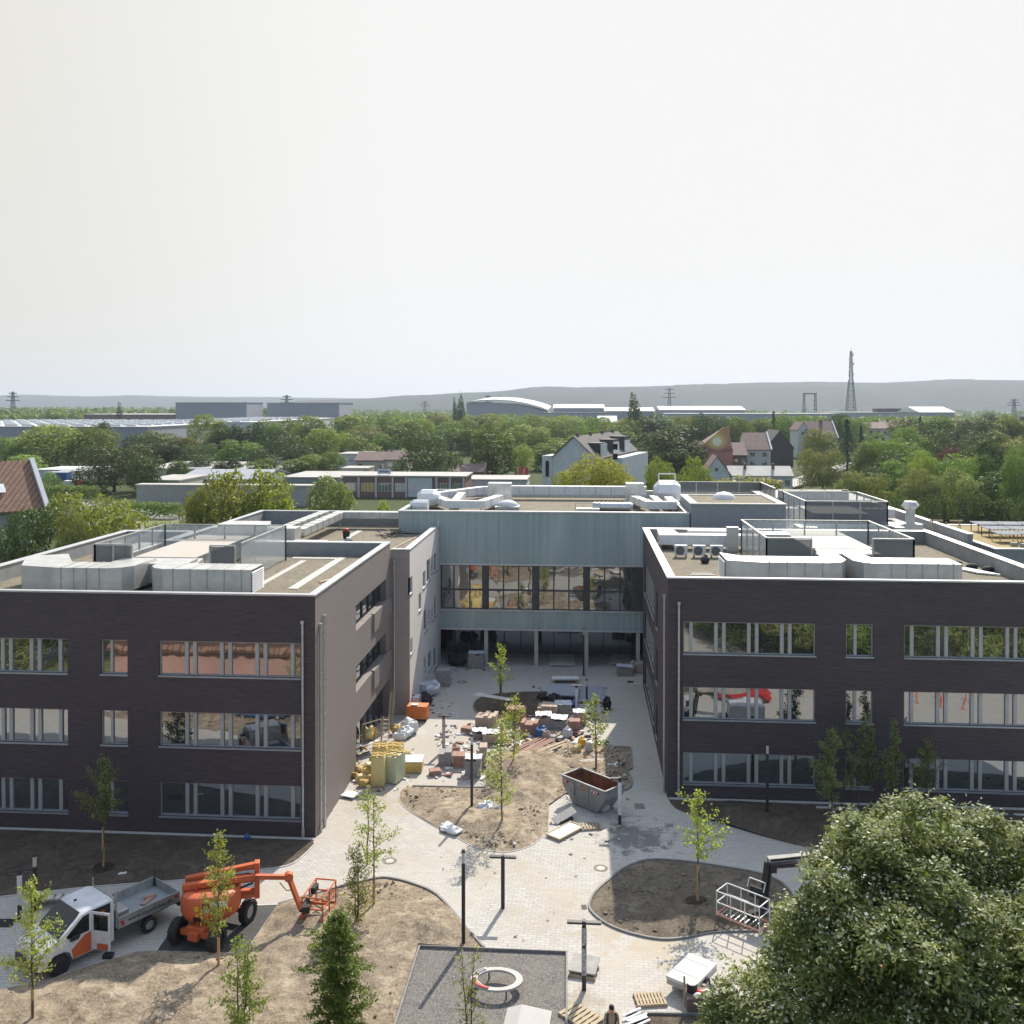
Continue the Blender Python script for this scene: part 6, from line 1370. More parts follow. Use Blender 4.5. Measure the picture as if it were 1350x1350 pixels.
for i in range(4):
    p = Vector((25.6 + i * .6, 69.5 - i * 1.1, ZR + .15)); t = thing('sack', p, 'black sack lying along the parapet by the white pipes', 'sack', 'black sacks by the parapet'); MB().ball((0, 0, 0), (.42, .3, .22), 9, 6).build('body', M['black'], t, smooth=True)

_d1.location.x -= 1.6; _d2.location.x -= .85; _u1.location.x -= .8; _s1.location.x -= .8
# ------------------------------------------------------------------ lamps, drains, small street furniture
def lamp(px, by, ty, label, grp='column lamps of the court', lit=.10, rz=0):
    b = G(px, by); h = PY(px, ty, b.y).z; t = thing('column_lamp', b, label, 'lamp', grp, rz)
    w_ = .075; hl = .42
    MB().box(-w_, w_, -w_, w_, 0, h - hl - .16).build('post', M['post'], t, bevel=.01)
    MB().box(-.062, .062, -.062, .062, h - hl - .158, h - .122).build('diffuser', M['lampglass'], t)
    MB().box(-w_, w_, -w_, w_, h - .12, h).build('cap', M['post'], t, bevel=.01)
    MB().box(-.14, .14, -.14, .14, -.02, .05).build('base_plate', M['post'], t); return t
M['lampglass'] = pm('lamp_diffuser', (.62, .60, .55), (.5, .48, .44), 5, .25)
lamp(611, 1246, 1120, 'dark column lamp at the corner of the play surface', lit=1); lamp(622, 1067, 968, 'dark column lamp in the sandy bed beside the paver stacks')
lamp(1011.5, 1076, 980, 'dark column lamp before the brick wing behind the dark bed'); lamp(773.5, 925, 895, 'dark column lamp by the grey board sheets')
lamp(769.5, 890, 828, 'dark column lamp standing before the open ground floor'); lamp(660, 914, 862, 'dark column lamp behind the tree of the oval bed'); lamp(46, 1200, 1126, 'column lamp with pale head behind the white pickup')
M['foil'] = pm('speckled_foil', (.62, .62, .62), (.12, .12, .12), 9, .4, .1)
M['foil2'] = pm('white_foil', (.72, .72, .72), (.5, .5, .52), 5, .4)
def tlamp(px, by, ty, label, bar=.6, wrap=None, rz=0, split=None):
    b = G(px, by); h = PY(px, ty, b.y).z; t = thing('crossbar_lamp', b, label, 'lamp', 'lamps with a crossbar head', rz)
    MB().box(-.085, .085, -.085, .085, 0, h - .1).build('post', M['post'], t, bevel=.01)
    MB().box(-bar, bar, -.10, .10, h - .1, h - .02).box(-.07, .07, -.11, .11, h - .14, h + .03).build('crossbar', M['post'], t, bevel=.01)
    MB().box(-bar + .06, -.15, -.08, .08, h - .113, h - .102).box(.15, bar - .06, -.08, .08, h - .113, h - .102).build('lens', M['lampglass'], t)
    if wrap:
        mt, fr = wrap
        MB().box(-.1, .1, -.1, .1, h * fr, h * .62 if split else h - .25).build('foil_wrap', M[mt], t, bevel=.02)
        if split: MB().box(-.102, .102, -.102, .102, h * .66, h - .25).build('foil_wrap', M[mt], t, bevel=.02)
    return t
tlamp(663, 1197, 1128, 'bare dark lamp with crossbar beside the oval shadow on the paving', .62); tlamp(770, 1305, 1214, 'crossbar lamp in speckled foil by the slab topped pallet', .68, ('foil', .22), split=True)
tlamp(817, 1086, 1025, 'crossbar lamp in white foil beside the skip', .5, ('foil2', .2)); tlamp(585, 990, 943, 'crossbar lamp in grey foil near the orange container', .42, ('foil', .1)); tlamp(760, 942, 903, 'crossbar lamp in white foil before the grey board sheets', .42, ('foil2', .05)); tlamp(26, 1212, 1146, 'crossbar lamp in white foil at the picture edge behind the pickup', .5, ('foil2', .3), R(25), split=True)
for px, py, r, lab in ((792, 1144.5, .36, 'round manhole cover with pale centre near the corner of shade'), (514, 1135, .36, 'round manhole cover between two young trees'), (609, 899, .42, 'dark round manhole cover in the shaded end of the court')):
    c = G(px, py); t = thing('manhole_cover', c, lab, 'manhole cover'); MB().lathe((0, 0, 0), [(r, 0), (r, .012), (r * .6, .012), (r * .6, 0)], 28, closed=True).build('ring', pm('iron_ring', (.22, .18, .14), (.16, .13, .1), 5, .8), t)
    MB().cyl((0, 0, 0), (0, 0, .01), r * .6, r * .6, 24).build('lid', M['concrete_lt'] if py > 1000 else M['concrete'], t)
for px, py, w_, d_, lab in ((853, 1196, .26, .4, 'small dark drain grate beside the round bed'), (843, 1063, .6, .75, 'square dark cover slab in the shaded paving by the skip'), (831, 899, .55, .5, 'small square gully near the back wall of the court'), (143, 1262, .4, .3, 'small dark blue box on the kerb by the pickup'), (2, 1217, 1.2, .7, 'dark rectangular drain cover at the picture edge')):
    c = G(px, py); 
    if px == 853: c = G(770, 1196)
    t = thing('drain_cover', c, lab, 'drain cover', None, R(4)); MB().box(-w_ / 2, w_ / 2, -d_ / 2, d_ / 2, 0, .012 if px != 143 else .15).build('plate', M['paver_g'] if px == 843 else M['post'], t)
    mb = MB()
    for i in range(5): mb.box(-w_ / 2 + .03, w_ / 2 - .03, -d_ / 2 + (i + .3) * d_ / 5, -d_ / 2 + (i + .6) * d_ / 5, .0125 if px != 143 else .151, .02 if px != 143 else .16)
    mb.build('slot', M['black'], t)
# concrete bench behind the pickup
b = G(74, 1194); t = thing('park_bench', b, 'slatted pale bench standing on the path behind the pickup', 'bench', None, R(14))
for i in range(6): MB().box(-1.0 + i * .34, -.78 + i * .34, -.28, .12, .42, .47).build('slat', M['concrete_lt'], t)
MB().box(-1.05, 1.05, .14, .62, .36, .46).build('seat', M['concrete'], t, bevel=.02); MB().box(-1.0, -.8, -.25, .5, 0, .35).build('leg', M['concrete'], t); MB().box(.8, 1.0, -.25, .5, 0, .35).build('leg', M['concrete'], t)
# ring bench
c = G(655, 1305); t = thing('ring_bench', c, 'pale oval ring seat with red and white tape on the play surface', 'bench'); mb = MB(); n = 40; prof = [(1.0, .37), (1.0, .46), (.74, .46), (.74, .37)]; vs = []
for r, z in prof: vs += [(r * 1.04 * math.cos(2 * math.pi * i / n), r * .78 * math.sin(2 * math.pi * i / n), z) for i in range(n)]
mb.add(vs, [(k * n + i, k * n + (i + 1) % n, ((k + 1) % 4) * n + (i + 1) % n, ((k + 1) % 4) * n + i) for k in range(4) for i in range(n)]); mb.build('seat', M['concrete_lt'], t)
for a in (0.6, 2.0, 3.6, 5.2): MB().cyl((.9 * math.cos(a), .68 * math.sin(a), 0), (.9 * math.cos(a), .68 * math.sin(a), .368), .03, .03, 8).build('leg', M['post'], t)
mb = MB()
for a0 in np.arange(3.3, 4.4, .09): mb.cbox((.94 * math.cos(a0), .70 * math.sin(a0), .48), (.12, .07, .05), a0)
mb.build('tape', M['red'], t); mb = MB()
for a0 in np.arange(2.2, 3.2, .1): mb.cbox((.92 * math.cos(a0), .69 * math.sin(a0), .49), (.14, .1, .05), a0 * 1.7)
mb.build('tape', M['white_pl'], t)

# ------------------------------------------------------------------ white and orange pickup
def text_mesh(body, size, mat, parent, M4, depth=.004):
    cu = bpy.data.curves.new('lettering', 'FONT'); cu.body = body; cu.size = size; cu.extrude = depth; cu.align_x = 'CENTER'; cu.align_y = 'CENTER'; cu.resolution_u = 3
    o = bpy.data.objects.new('tmp', cu); COL.objects.link(o); dg = bpy.context.evaluated_depsgraph_get(); me = bpy.data.meshes.new_from_object(o.evaluated_get(dg)); bpy.data.objects.remove(o)
    me.materials.clear(); me.materials.append(mat); me.transform(M4); r = bpy.data.objects.new('lettering', me); COL.objects.link(r); r.parent = parent; return r
def wheel(parent, c, r, w_, rimm='alu2', side=1, axis='y', name='wheel', lugs=False):
    c = Vector(c); hw = w_ / 2
    pr = [(r * .62, -hw), (r * .9, -hw), (r, -hw * .72), (r, hw * .72), (r * .9, hw), (r * .62, hw)]
    wh = MB().lathe(c, pr, 26, axis, closed=True).build(name, M['black'], parent, smooth=True)
    rm = MB().lathe(c, [(r * .61, -hw * .75), (r * .6, hw * side * .55 if side > 0 else -hw * .6), (r * .3, side * hw * .5), (r * .12, side * hw * .75)], 16, axis).build('rim', M[rimm], wh, smooth=True)
    if lugs:
        mb = MB()
        for i in range(22):
            a = 2 * math.pi * i / 22; p = c + (Vector((math.cos(a), 0, math.sin(a))) if axis == 'y' else Vector((0, math.cos(a), math.sin(a)))) * r
            mb.cbox(p, (.05, w_ * .9, .09) if axis == 'y' else (w_ * .9, .05, .09), 0, *( (0, -a) if axis == 'y' else (a, 0)))
        mb.build('tread', M['black'], wh)
    return wh
fw, rw_ = G(80, 1284), G(197, 1229); hd = (fw - rw_); hdn = hd.normalized(); th = math.atan2(hd.y, hd.x)
org = rw_ + Vector((-hdn.y, hdn.x, 0)) * -.95      # vehicle centre line, origin at rear axle (visible wheels are on its left)
org.z = 0
van = thing('pickup_truck', org, 'white and orange double cab pickup with open rear door and silver drop sides', 'pickup truck', None, th)
WB = 4.0
# cab body: side profile (x, z), split lower orange sill
M['van_white'] = M['white']
def vprism(mb, prof, y0, y1):
    return mb.yprism(prof, y0, y1)
cab = MB(); yw = .98
roof_ = [(1.66, 1.05), (1.66, 2.16), (1.9, 2.24), (2.75, 2.21), (3.1, 2.12), (4.02, 1.42), (4.72, 1.16), (4.84, .95), (4.86, .45), (4.55, .45), (4.42, .72), (4.2, .85), (3.8, .85), (3.58, .72), (3.45, .38), (1.66, .38)]
# tapered section: build as loft between y stations
def loft(mb, prof, stations):
    """stations: (y, inset) - inset pulls the roof part of the profile inwards/down"""
    n = len(prof); vs = []
    for y, ins in stations: vs += [(x, y, z - ins * max(0, (z - 1.3))) for x, z in prof]
    k = len(stations); fs = [tuple(range(n))[::-1], tuple(range((k - 1) * n, k * n))]
    for j in range(k - 1):
        for i in range(n): fs.append((j * n + i, j * n + (i + 1) % n, (j + 1) * n + (i + 1) % n, (j + 1) * n + i))
    mb.add(vs, fs)
loft(cab, roof_, [(-.98, .09), (-.86, .015), (0, 0), (.86, .015), (.98, .09)])
cab.build('body', M['white'], van, bevel=.02, smooth=True)
def sidepoly(mb, pts, y, t_=.012):
    s = 1 if y > 0 else -1; a = [(p[0], p[1]) for p in pts]; mb.yprism(a, y, y + s * t_); return mb
for s in (1, -1):
    y = s * .982
    sidepoly(MB(), [(2.76, 1.30), (2.76, 2.02), (3.02, 1.98), (3.72, 1.42), (3.66, 1.30)], y).build('side_window', M['glass_dk'], van)
    if s < 0: sidepoly(MB(), [(1.85, 1.30), (1.85, 2.02), (2.62, 2.02), (2.62, 1.30)], y).build('side_window', M['glass_dk'], van)
    wd = sidepoly(MB(), [(2.68, .42), (2.68, 1.24), (2.95, 1.2), (3.5, .8), (3.44, .42)], y, .014).build('orange_panel', M['orange'], van)
    sidepoly(MB(), [(3.28, 1.22), (3.2, 1.36), (3.5, 1.36), (3.6, 1.22)], s * .99, .16).build('door_mirror', M['black'], van)
    MB().lathe((WB, s * .93, .345), [(.43, -.07), (.43, .07)], 20, 'y').build('wheel_arch', M['dark'], van)
ws = MB(); ws.add([(3.12, -.84, 2.17), (3.12, .84, 2.17), (4.03, .9, 1.45), (4.03, -.9, 1.45), (3.08, -.84, 2.14), (3.08, .84, 2.14), (3.98, .9, 1.40), (3.98, -.9, 1.40)], [(0, 1, 2, 3), (4, 7, 6, 5), (0, 4, 5, 1), (2, 6, 7, 3), (1, 5, 6, 2), (0, 3, 7, 4)])
ws.build('windscreen', M['glass_dk'], van)
MB().box(4.83, 4.95, -.9, .9, .38, .72).build('bumper', M['post'], van, bevel=.03); 
for s in (1, -1): MB().cbox((4.70, s * .78, 1.02), (.34, .26, .2), 0, 0, R(25)).build('headlight', M['lampglass'], van, bevel=.03)
MB().cbox((2.9, .1, 2.34), (.12, .05, .07)).build('aerial', M['black'], van)
# open rear left door: dark opening + seats + swung door
MB().box(1.84, 2.62, .985, .995, .5, 2.08).build('door_opening', M['dark'], van)
for k, (m_, a) in enumerate((('red', (1.9, 2.1, .999, 1.03, .9, 1.35)), ('orange_old', (2.1, 2.4, .999, 1.02, 1.45, 1.9)), ('shirt', (2.15, 2.5, .999, 1.03, .6, 1.0)))): MB().box(*a).build('seat_cover', M[m_], van)
MB().box(1.72, 1.83, .985, 1.02, .45, 2.15).build('pillar_trim', M['white'], van)
dr = MB(); A = Vector((2.66, 1.0, 0)); dd = Vector((-.45, .9, 0)).normalized() * .86; nn = Vector((-dd.y, dd.x, 0)).normalized() * .05
def dq(mb, s0, s1, z0_, z1_, off=0, th_=.05):
    a, b = A + dd * s0, A + dd * s1; n2 = nn.normalized()
    mb.add([(p + n2 * q)[:2] + (z,) for z in (z0_, z1_) for p, q in ((a, off), (b, off), (b, off + th_), (a, off + th_))], [(0, 1, 2, 3), (4, 7, 6, 5), (0, 4, 5, 1), (1, 5, 6, 2), (2, 6, 7, 3), (3, 7, 4, 0)])
dq(dr, 0, 1, .48, 1.28); dq(dr, 0, .1, 1.28, 2.05); dq(dr, .9, 1, 1.28, 2.05); dq(dr, .1, .9, 1.95, 2.05); door = dr.build('rear_door', M['white'], van)
g_ = MB(); dq(g_, .1, .9, 1.28, 1.95, .02, .01); g_.build('door_glass', M['glass_dk'], door)
g_ = MB(); dq(g_, .06, .94, .52, 1.2, .052, .03); g_.build('door_lining', M['paver_g'], door); g_ = MB(); dq(g_, .02, .98, 1.2, 1.3, .051, .03); g_.build('door_trim', M['orange'], door); g_ = MB(); dq(g_, .3, .9, .5, .75, -.012, .01); g_.build('orange_panel', M['orange'], door)
# chassis and load bed
MB().box(-1.25, 3.4, -.42, -.28, .42, .58).box(-1.25, 3.4, .28, .42, .42, .58).box(-1.2, -1.1, -.42, .42, .42, .58).box(.3, .4, -.42, .42, .42, .58).build('chassis', M['post'], van)
bx0, bx1 = -1.42, 1.5
MB().box(bx0, bx1, -1.03, 1.03, .80, .90).build('bed_floor', pm('bed_floor_metal', (.34, .36, .37), (.26, .28, .29), 2, .5, .3), van)
for s in (1, -1): MB().box(bx0, bx1, min(s * 1.03, s * 1.07), max(s * 1.03, s * 1.07), .84, 1.27).build('drop_side', M['alu2'], van, bevel=.008); MB().box(bx0, bx1, min(s * 1.025, s * 1.09), max(s * 1.025, s * 1.09), 1.272, 1.31).build('side_rail', M['alu'], van)
MB().box(bx0 - .04, bx0 - .002, -1.03, 1.03, .84, 1.27).build('tailgate', M['alu2'], van); MB().box(bx1 + .002, bx1 + .04, -1.03, 1.03, .84, 1.6).build('headboard', M['alu2'], van)
hr = MB()
for y in (-.98, .98): hr.beam((bx1 + .06, y, .9), (bx1 + .06, y, 2.45), .05)
hr.beam((bx1 + .06, -1.0, 2.1), (bx1 + .06, 1.0, 2.1), .05); hr.beam((bx1 + .06, -1.0, 1.75), (bx1 + .06, 1.0, 1.75), .04); hr.build('ladder_rack', M['alu2'], van)
MB().box(bx0, bx0 + .05, -1.0, -.95, .9, 1.7).build('stake_post', M['post'], van)
MB().box(.85, 1.45, -.1, .75, .902, 1.36).build('tool_box', M['alu'], van, bevel=.02); MB().box(.845, .849, -.05, .7, 1.12, 1.32).build('blue_sticker', M['blue'], van)
MB().cbox((-.5, .0, .93), (.9, .25, .05), .5).cbox((-.7, -.2, .96), (.5, .2, .04), -.3).build('debris', M['paver_r'], van)
MB().box(bx0 - .14, bx0 - .05, -.95, .95, .55, .78).build('rear_bumper', M['post'], van)
for s in (1, -1): MB().box(bx0 - .16, bx0 - .141, s * .8 - .12, s * .8 + .12, .62, .74).build('tail_light', M['red'], van)
MB().cbox((bx0 + .18, 1.079, 1.14), (.16, .014, .12)).build('reflector', M['red'], van); MB().cbox((bx1 - .18, 1.078, 1.03), (.13, .012, .22), 0, 0, .4).build('warning_stripe', M['red'], van)
text_mesh('www.seyert-bau.de', .27, M['vest'], van, Matrix.Translation((.0, 1.075, 1.05)) @ Matrix.Rotation(math.pi, 4, 'Z') @ Matrix.Rotation(math.pi / 2, 4, 'X'))
for x, s in ((0, 1), (0, -1), (WB, 1), (WB, -1)): wheel(van, (x, s * .90, .345), .345, .24, 'alu2', s)
# ------------------------------------------------------------------ orange boom lift
c = (G(234, 1243) + G(327, 1214)) / 2; bl = thing('boom_lift', c, 'orange articulated boom lift with folded arms and cage, parked on the asphalt patch', 'boom lift', None, R(-14))
# local frame: chassis axle line along x (visible front axle), y away from the camera
for x in (-1.0, 1.0):
    for y in (-1.15, 1.15): wheel(bl, (x, y, .5), .5, .36, 'concrete_lt' if y > 0 else 'post', 1 if x > 0 else -1, 'x', lugs=True)
MB().box(-.8, .8, -1.28, -1.02, .42, .66).box(-.8, .8, 1.02, 1.28, .42, .66).box(-.45, .45, -1.3, 1.3, .5, .85).box(-.25, .25, -1.5, -1.28, .35, .7).build('chassis', M['orange'], bl, bevel=.03)
MB().cyl((0, 0, .85), (0, 0, 1.0), .55, .5, 20).build('turntable', M['post'], bl)
cw = MB(); prof = []
for i in range(15): a = math.pi + math.pi * i / 14; prof.append((-.15 + 1.22 * math.cos(a) * (1 if a < 4.7 else 1.1), -.15 + .95 * math.sin(a)))
poly = prof + [(1.2, .85), (-1.3, .85)]
n = len(poly); ccx = sum(p[0] for p in poly) / n; ccy = sum(p[1] for p in poly) / n
vs = []; 
for z, k in ((.92, .78), (1.0, .9), (1.25, 1.0), (1.75, 1.0), (1.95, .93), (2.02, .8)): vs += [(ccx + (p[0] - ccx) * k, ccy + (p[1] - ccy) * k, z) for p in poly]
cw.add(vs, [tuple(range(n))[::-1], tuple(range(5 * n, 6 * n))] + [(j * n + i, j * n + (i + 1) % n, (j + 1) * n + (i + 1) % n, (j + 1) * n + i) for j in range(5) for i in range(n)])
cw.build('counterweight', M['orange'], bl, smooth=True)
MB().cbox((-.62, -1.06, 1.62), (.2, .03, .2), -.35).build('headlight', M['yellow'], bl); MB().cbox((-.6, -1.07, 1.36), (.13, .03, .13), -.35).build('headlight', M['yellow'], bl)
hs_ = MB()
for k in range(4): hs_.tube([Vector((-.6 + .05 * k, .1, 2.18 + .02 * k)), Vector((.4, .0 - .03 * k, 2.42)), Vector((1.5, -.05, 2.44 + .01 * k)), Vector((1.9, -.1 - .03 * k, 2.25))], .018, 5)
hs_.build('hose', M['black'], bl)
for k in range(3): MB().cbox((-.1 + k * .42, -1.11 + .012 * abs(k - 1), 1.28), (.012, .01, .62)).build('panel_gap', M['post'], bl)
MB().cbox((.75, -1.06, 1.42), (.16, .02, .16), .25).build('warning_sticker', M['yellow'], bl); MB().cbox((-.2, -1.115, 1.5), (.2, .012, .1)).build('warning_sticker', M['white'], bl)
pl = MB().cbox((.28, -1.105, 1.72), (.72, .02, .26)).build('logo_plate', M['white'], bl); MB().cbox((.28, -1.118, 1.72), (.64, .01, .19)).build('plate_ground', M['dark'], pl)
mb = MB()
for i in range(7): mb.cbox((-.75 + i * .05, -1.0 - .01 * i, 1.15), (.02, .06, .2), -.5)
mb.build('cooling_slot', M['post'], bl); MB().cyl((-.7, -.3, 2.02), (-.7, -.3, 2.16), .05, .04, 8).build('beacon', M['red'], bl)
# arms stacked behind the counterweight, pointing towards +x
MB().beam((-1.25, .35, 2.0), (2.0, .35, 2.05), .3, .26).beam((-1.2, .35, 2.3), (1.9, .35, 2.62), .26, .22).build('lower_arm', M['orange'], bl, bevel=.02)
MB().xprism([(.16, 1.15), (.56, 1.15), (.56, 2.75), (.16, 2.75)], 1.75, 1.98).box(1.2, 1.75, .18, .54, 1.2, 1.5).build('arm_riser', M['orange'], bl, bevel=.02)
MB().beam((-.2, .3, 1.55), (1.8, .3, 1.45), .24, .2).build('lower_arm', M['orange'], bl, bevel=.02)
MB().cyl((-.3, .1, 2.2), (1.2, .1, 2.35), .06, .06, 8).cyl((1.1, .06, 1.75), (1.7, .06, 1.95), .05, .05, 8).build('hydraulic_ram', M['post'], bl)
MB().beam((-1.3, -.05, 2.16), (1.7, -.05, 2.28), .27, .25).build('main_boom', M['orange'], bl, bevel=.02)
be = Vector((3.25, -.15, 2.12)); MB().beam((1.65, -.05, 2.28), be, .2, .19).build('boom_extension', M['orange'], bl, bevel=.02)
MB().cyl(be + Vector((0, -.15, .02)), be + Vector((0, .15, .02)), .2, .2, 14).build('knuckle', M['orange'], bl)
ls = Matrix.Rotation(-R(18), 4, 'Z')
def L_(p): q = p - c; return ls @ Vector((q.x, q.y, q.z))
je = L_(PY(397, 1199, G(397, 1199, 0.9).y)); MB().beam(be, je, .2, .17).build('jib', M['orange'], bl, bevel=.02)
MB().tube([be + Vector((-.4, -.2, -.1)), be + Vector((-.1, -.3, -.45)), be + Vector((.25, -.2, -.5))], .02, 5).build('hose', M['black'], bl)
cg = L_(G(421, 1211)); cg.z = .25
MB().beam(je, cg + Vector((-.5, .1, .55)), .2, .26).cbox(je + Vector((.2, 0, 0)), (.35, .3, .3)).build('cage_mount', M['black'], bl, bevel=.03)
rot = 0
def cage(root, c0, wx, wy, h, mat, kick, rz, mid=.55, r=.022, parent_fn=None):
    Mx = Matrix.Translation(c0) @ Matrix.Rotation(rz, 4, 'Z'); P4 = [Vector((sx * wx / 2, sy * wy / 2, 0)) for sx, sy in ((-1, -1), (1, -1), (1, 1), (-1, 1))]
    mb = MB()
    for z in (.08, h * mid, h):
        for a, b in zip(P4, P4[1:] + P4[:1]): mb.cyl(Mx @ (a + Vector((0, 0, z))), Mx @ (b + Vector((0, 0, z))), r, r, 6)
    for a, b in zip(P4, P4[1:] + P4[:1]):
        n_ = max(1, round((b - a).length / .75))
        for i in range(n_): q = a.lerp(b, i / n_); mb.cyl(Mx @ q, Mx @ (q + Vector((0, 0, h))), r, r, 6)
    mb.build('cage_rail', M[mat], root); k = MB()
    for a, b in zip(P4, P4[1:] + P4[:1]): k.beam(Mx @ (a + Vector((0, 0, .07))), Mx @ (b + Vector((0, 0, .07))), .02, .14)
    k.build('toe_board', M[kick], root)
    f_ = MB(); 
    for i in range(9): x = -wx / 2 + wx * (i + .5) / 9; f_.beam(Mx @ Vector((x, -wy / 2, .02)), Mx @ Vector((x, wy / 2, .02)), .05, .02)
    f_.build('grating', M['alu2'], root)
cage(bl, cg, .95, 1.7, 1.12, 'orange', 'orange', R(-23), r=.035)
Mx = Matrix.Translation(cg) @ Matrix.Rotation(R(-23), 4, 'Z')
MB().cbox(Mx @ Vector((-.3, .2, 1.0)), (.22, .5, .28), R(-23)).build('control_box', M['black'], bl, bevel=.02); MB().cbox(Mx @ Vector((-.38, .55, .85)), (.1, .3, .3), R(-30)).build('document_box', M['white'], bl)
MB().beam(Mx @ Vector((-.45, -.1, .5)), Mx @ Vector((.45, -.1, .5)), .05, .12).beam(Mx @ Vector((-.47, -.8, .1)), Mx @ Vector((-.47, .8, .1)), .05, .35).build('cage_frame', M['orange'], bl)
for o in kids(bl):          # the upper works are swung round on the chassis
    if o.name.split('.')[0] not in ('wheel', 'chassis', 'turntable'): o.data.transform(Matrix.Rotation(R(32), 4, 'Z'))
# ------------------------------------------------------------------ second work platform half under the big tree
c = G(985, 1222); pf = thing('work_platform', (c.x, c.y, 0), 'white railed work platform on a black arm beside the big tree', 'boom lift')
cage(pf, Vector((-.2, -.05, .35)), 2.1, .95, 1.1, 'white', 'orange_old', R(-38), r=.026)
Mx = Matrix.Rotation(R(-38), 4, 'Z'); MB().cbox(Mx @ Vector((.1, .62, 1.35)), (.6, .12, .5), R(-38)).build('control_box', M['black'], pf, bevel=.03)
mb = MB(); q = [Mx @ Vector(p) for p in ((-.3, .55, 1.5), (-.3, .75, 1.85), (.5, .75, 1.85), (.5, .55, 1.5))]; mb.tube(q, .025, 6); mb.build('guard_hoop', M['white'], pf)
MB().beam((.7, .5, .5), (1.05, .95, 2.5), .2, .3).beam((.9, .5, .5), (1.25, .95, 2.45), .1, .2).beam((.1, .2, .4), (.8, .5, .5), .3, .3).build('black_jib', M['black'], pf, bevel=.02)
MB().beam((1.1, 1.0, 2.5), (4.6, 1.5, 2.7), .34, .36).build('boom', M['concrete'], pf, bevel=.03); MB().beam((1.2, .86, 2.62), (3.4, 1.15, 2.78), .06, .1).beam((1.0, 1.2, 2.3), (2.6, 1.4, 2.4), .14, .16).build('hose_carrier', M['black'], pf); MB().beam((1.3, .75, 2.42), (2.4, .85, 2.5), .16, .2).cbox((1.3, .95, 2.3), (.3, .5, .4)).build('ram_housing', M['vest'], pf, bevel=.02)
MB().box(3.2, 5.6, .5, 2.6, .8, 1.9).build('engine_body', M['white'], pf, bevel=.08); MB().box(3.3, 5.5, .7, 2.4, .5, .8).build('chassis', M['post'], pf)
for x in (3.5, 5.3):
    for y in (.6, 2.5): wheel(pf, (x, y, .42), .42, .3, 'alu2', -1 if y < 1 else 1)
MB().cyl((2.2, 1.2, 0), (2.2, 1.2, .08), .35, .35, 14).cyl((2.2, 1.2, .08), (2.9, 1.2, .8), .06, .06, 8).build('outrigger', M['alu2'], pf)
# ------------------------------------------------------------------ skip
A, B_, D_ = G(741.6, 1022, 1.5), G(762.8, 1011.5, 1.5), G(792.7, 1042.3, 1.5)
ux = (D_ - A); ux.z = 0; Ls = 3.35; ux.normalize(); rzs = math.atan2(ux.y, ux.x); cen = (A + ux * Ls / 2) + Vector((-ux.y, ux.x, 0)) * .8; cen.z = .02
sk = thing('skip_container', cen, 'open grey steel skip with rusty inside and red white warning stripes', 'skip', None, rzs)
def skipshell(k, z0_, z1_, inset):
    L2, W2 = Ls / 2, .82; bl_, bw = .95, .70
    top = [(-L2 + inset, -W2 + inset, z1_), (L2 - inset, -W2 + inset, z1_), (L2 - inset, W2 - inset, z1_), (-L2 + inset, W2 - inset, z1_)]
    mid_ = [(-L2 + .02 + inset, -W2 + inset, 1.0), (L2 - .02 - inset, -W2 + inset, 1.0), (L2 - .02 - inset, W2 - inset, 1.0), (-L2 + .02 + inset, W2 - inset, 1.0)]
    bot = [(-bl_ + inset, -bw + inset, z0_), (bl_ - inset, -bw + inset, z0_), (bl_ - inset, bw - inset, z0_), (-bl_ + inset, bw - inset, z0_)]
    return top, mid_, bot
t0_, m0, b0 = skipshell(0, .05, 1.48, 0); t1_, m1, b1 = skipshell(0, .12, 1.482, .05)
mb = MB(); mb.add(t0_ + m0 + b0, [(i, (i + 1) % 4, 4 + (i + 1) % 4, 4 + i) for i in range(4)] + [(4 + i, 4 + (i + 1) % 4, 8 + (i + 1) % 4, 8 + i) for i in range(4)] + [(8, 9, 10, 11)]); mb.build('shell', M['steel'], sk, fix=False)
mb = MB(); mb.add(t1_ + m1 + b1, [(4 + i, 4 + (i + 1) % 4, (i + 1) % 4, i) for i in range(4)] + [(8 + i, 8 + (i + 1) % 4, 4 + (i + 1) % 4, 4 + i) for i in range(4)] + [(11, 10, 9, 8)]); mb.build('inner_lining', M['rust'], sk, fix=False)
mb = MB()
for a, b in zip(t0_, t0_[1:] + t0_[:1]): mb.beam(Vector(a) + Vector((0, 0, .02)), Vector(b) + Vector((0, 0, .02)), .10, .07)
mb.build('rim', M['steel'], sk)
mb = MB()
for x in (-.75, .35): mb.box(x, x + .07, -.87, -.82, .55, 1.45)
mb.box(-.68, .35, -.86, -.822, 1.0, 1.05); mb.build('stiffener', M['steel'], sk)
for x in (-1.3, .95):
    mb = MB(); sg = M['white']; sp_ = MB().box(x - .28, x + .28, -.836, -.822, 1.14, 1.30).build('warning_panel', M['white'], sk)
    for i in range(3): mb.cbox((x - .2 + i * .2, -.842, 1.22), (.08, .012, .17), 0, 0, .5)
    mb.build('red_stripe', M['red'], sp_)
for s in (-1, 1):
    for x in (-1.2, 1.2): MB().cyl((x, s * .84, 1.25), (x, s * .97, 1.25), .05, .05, 10).build('lifting_pin', M['post'], sk)
mb = MB().cbox((.1, -.825, 1.22), (.7, .012, .3)); mb.build('rust_patch', M['rust'] if False else pm('rusty_grey', (.30, .25, .2), (.24, .17, .12), 5, .8), sk)

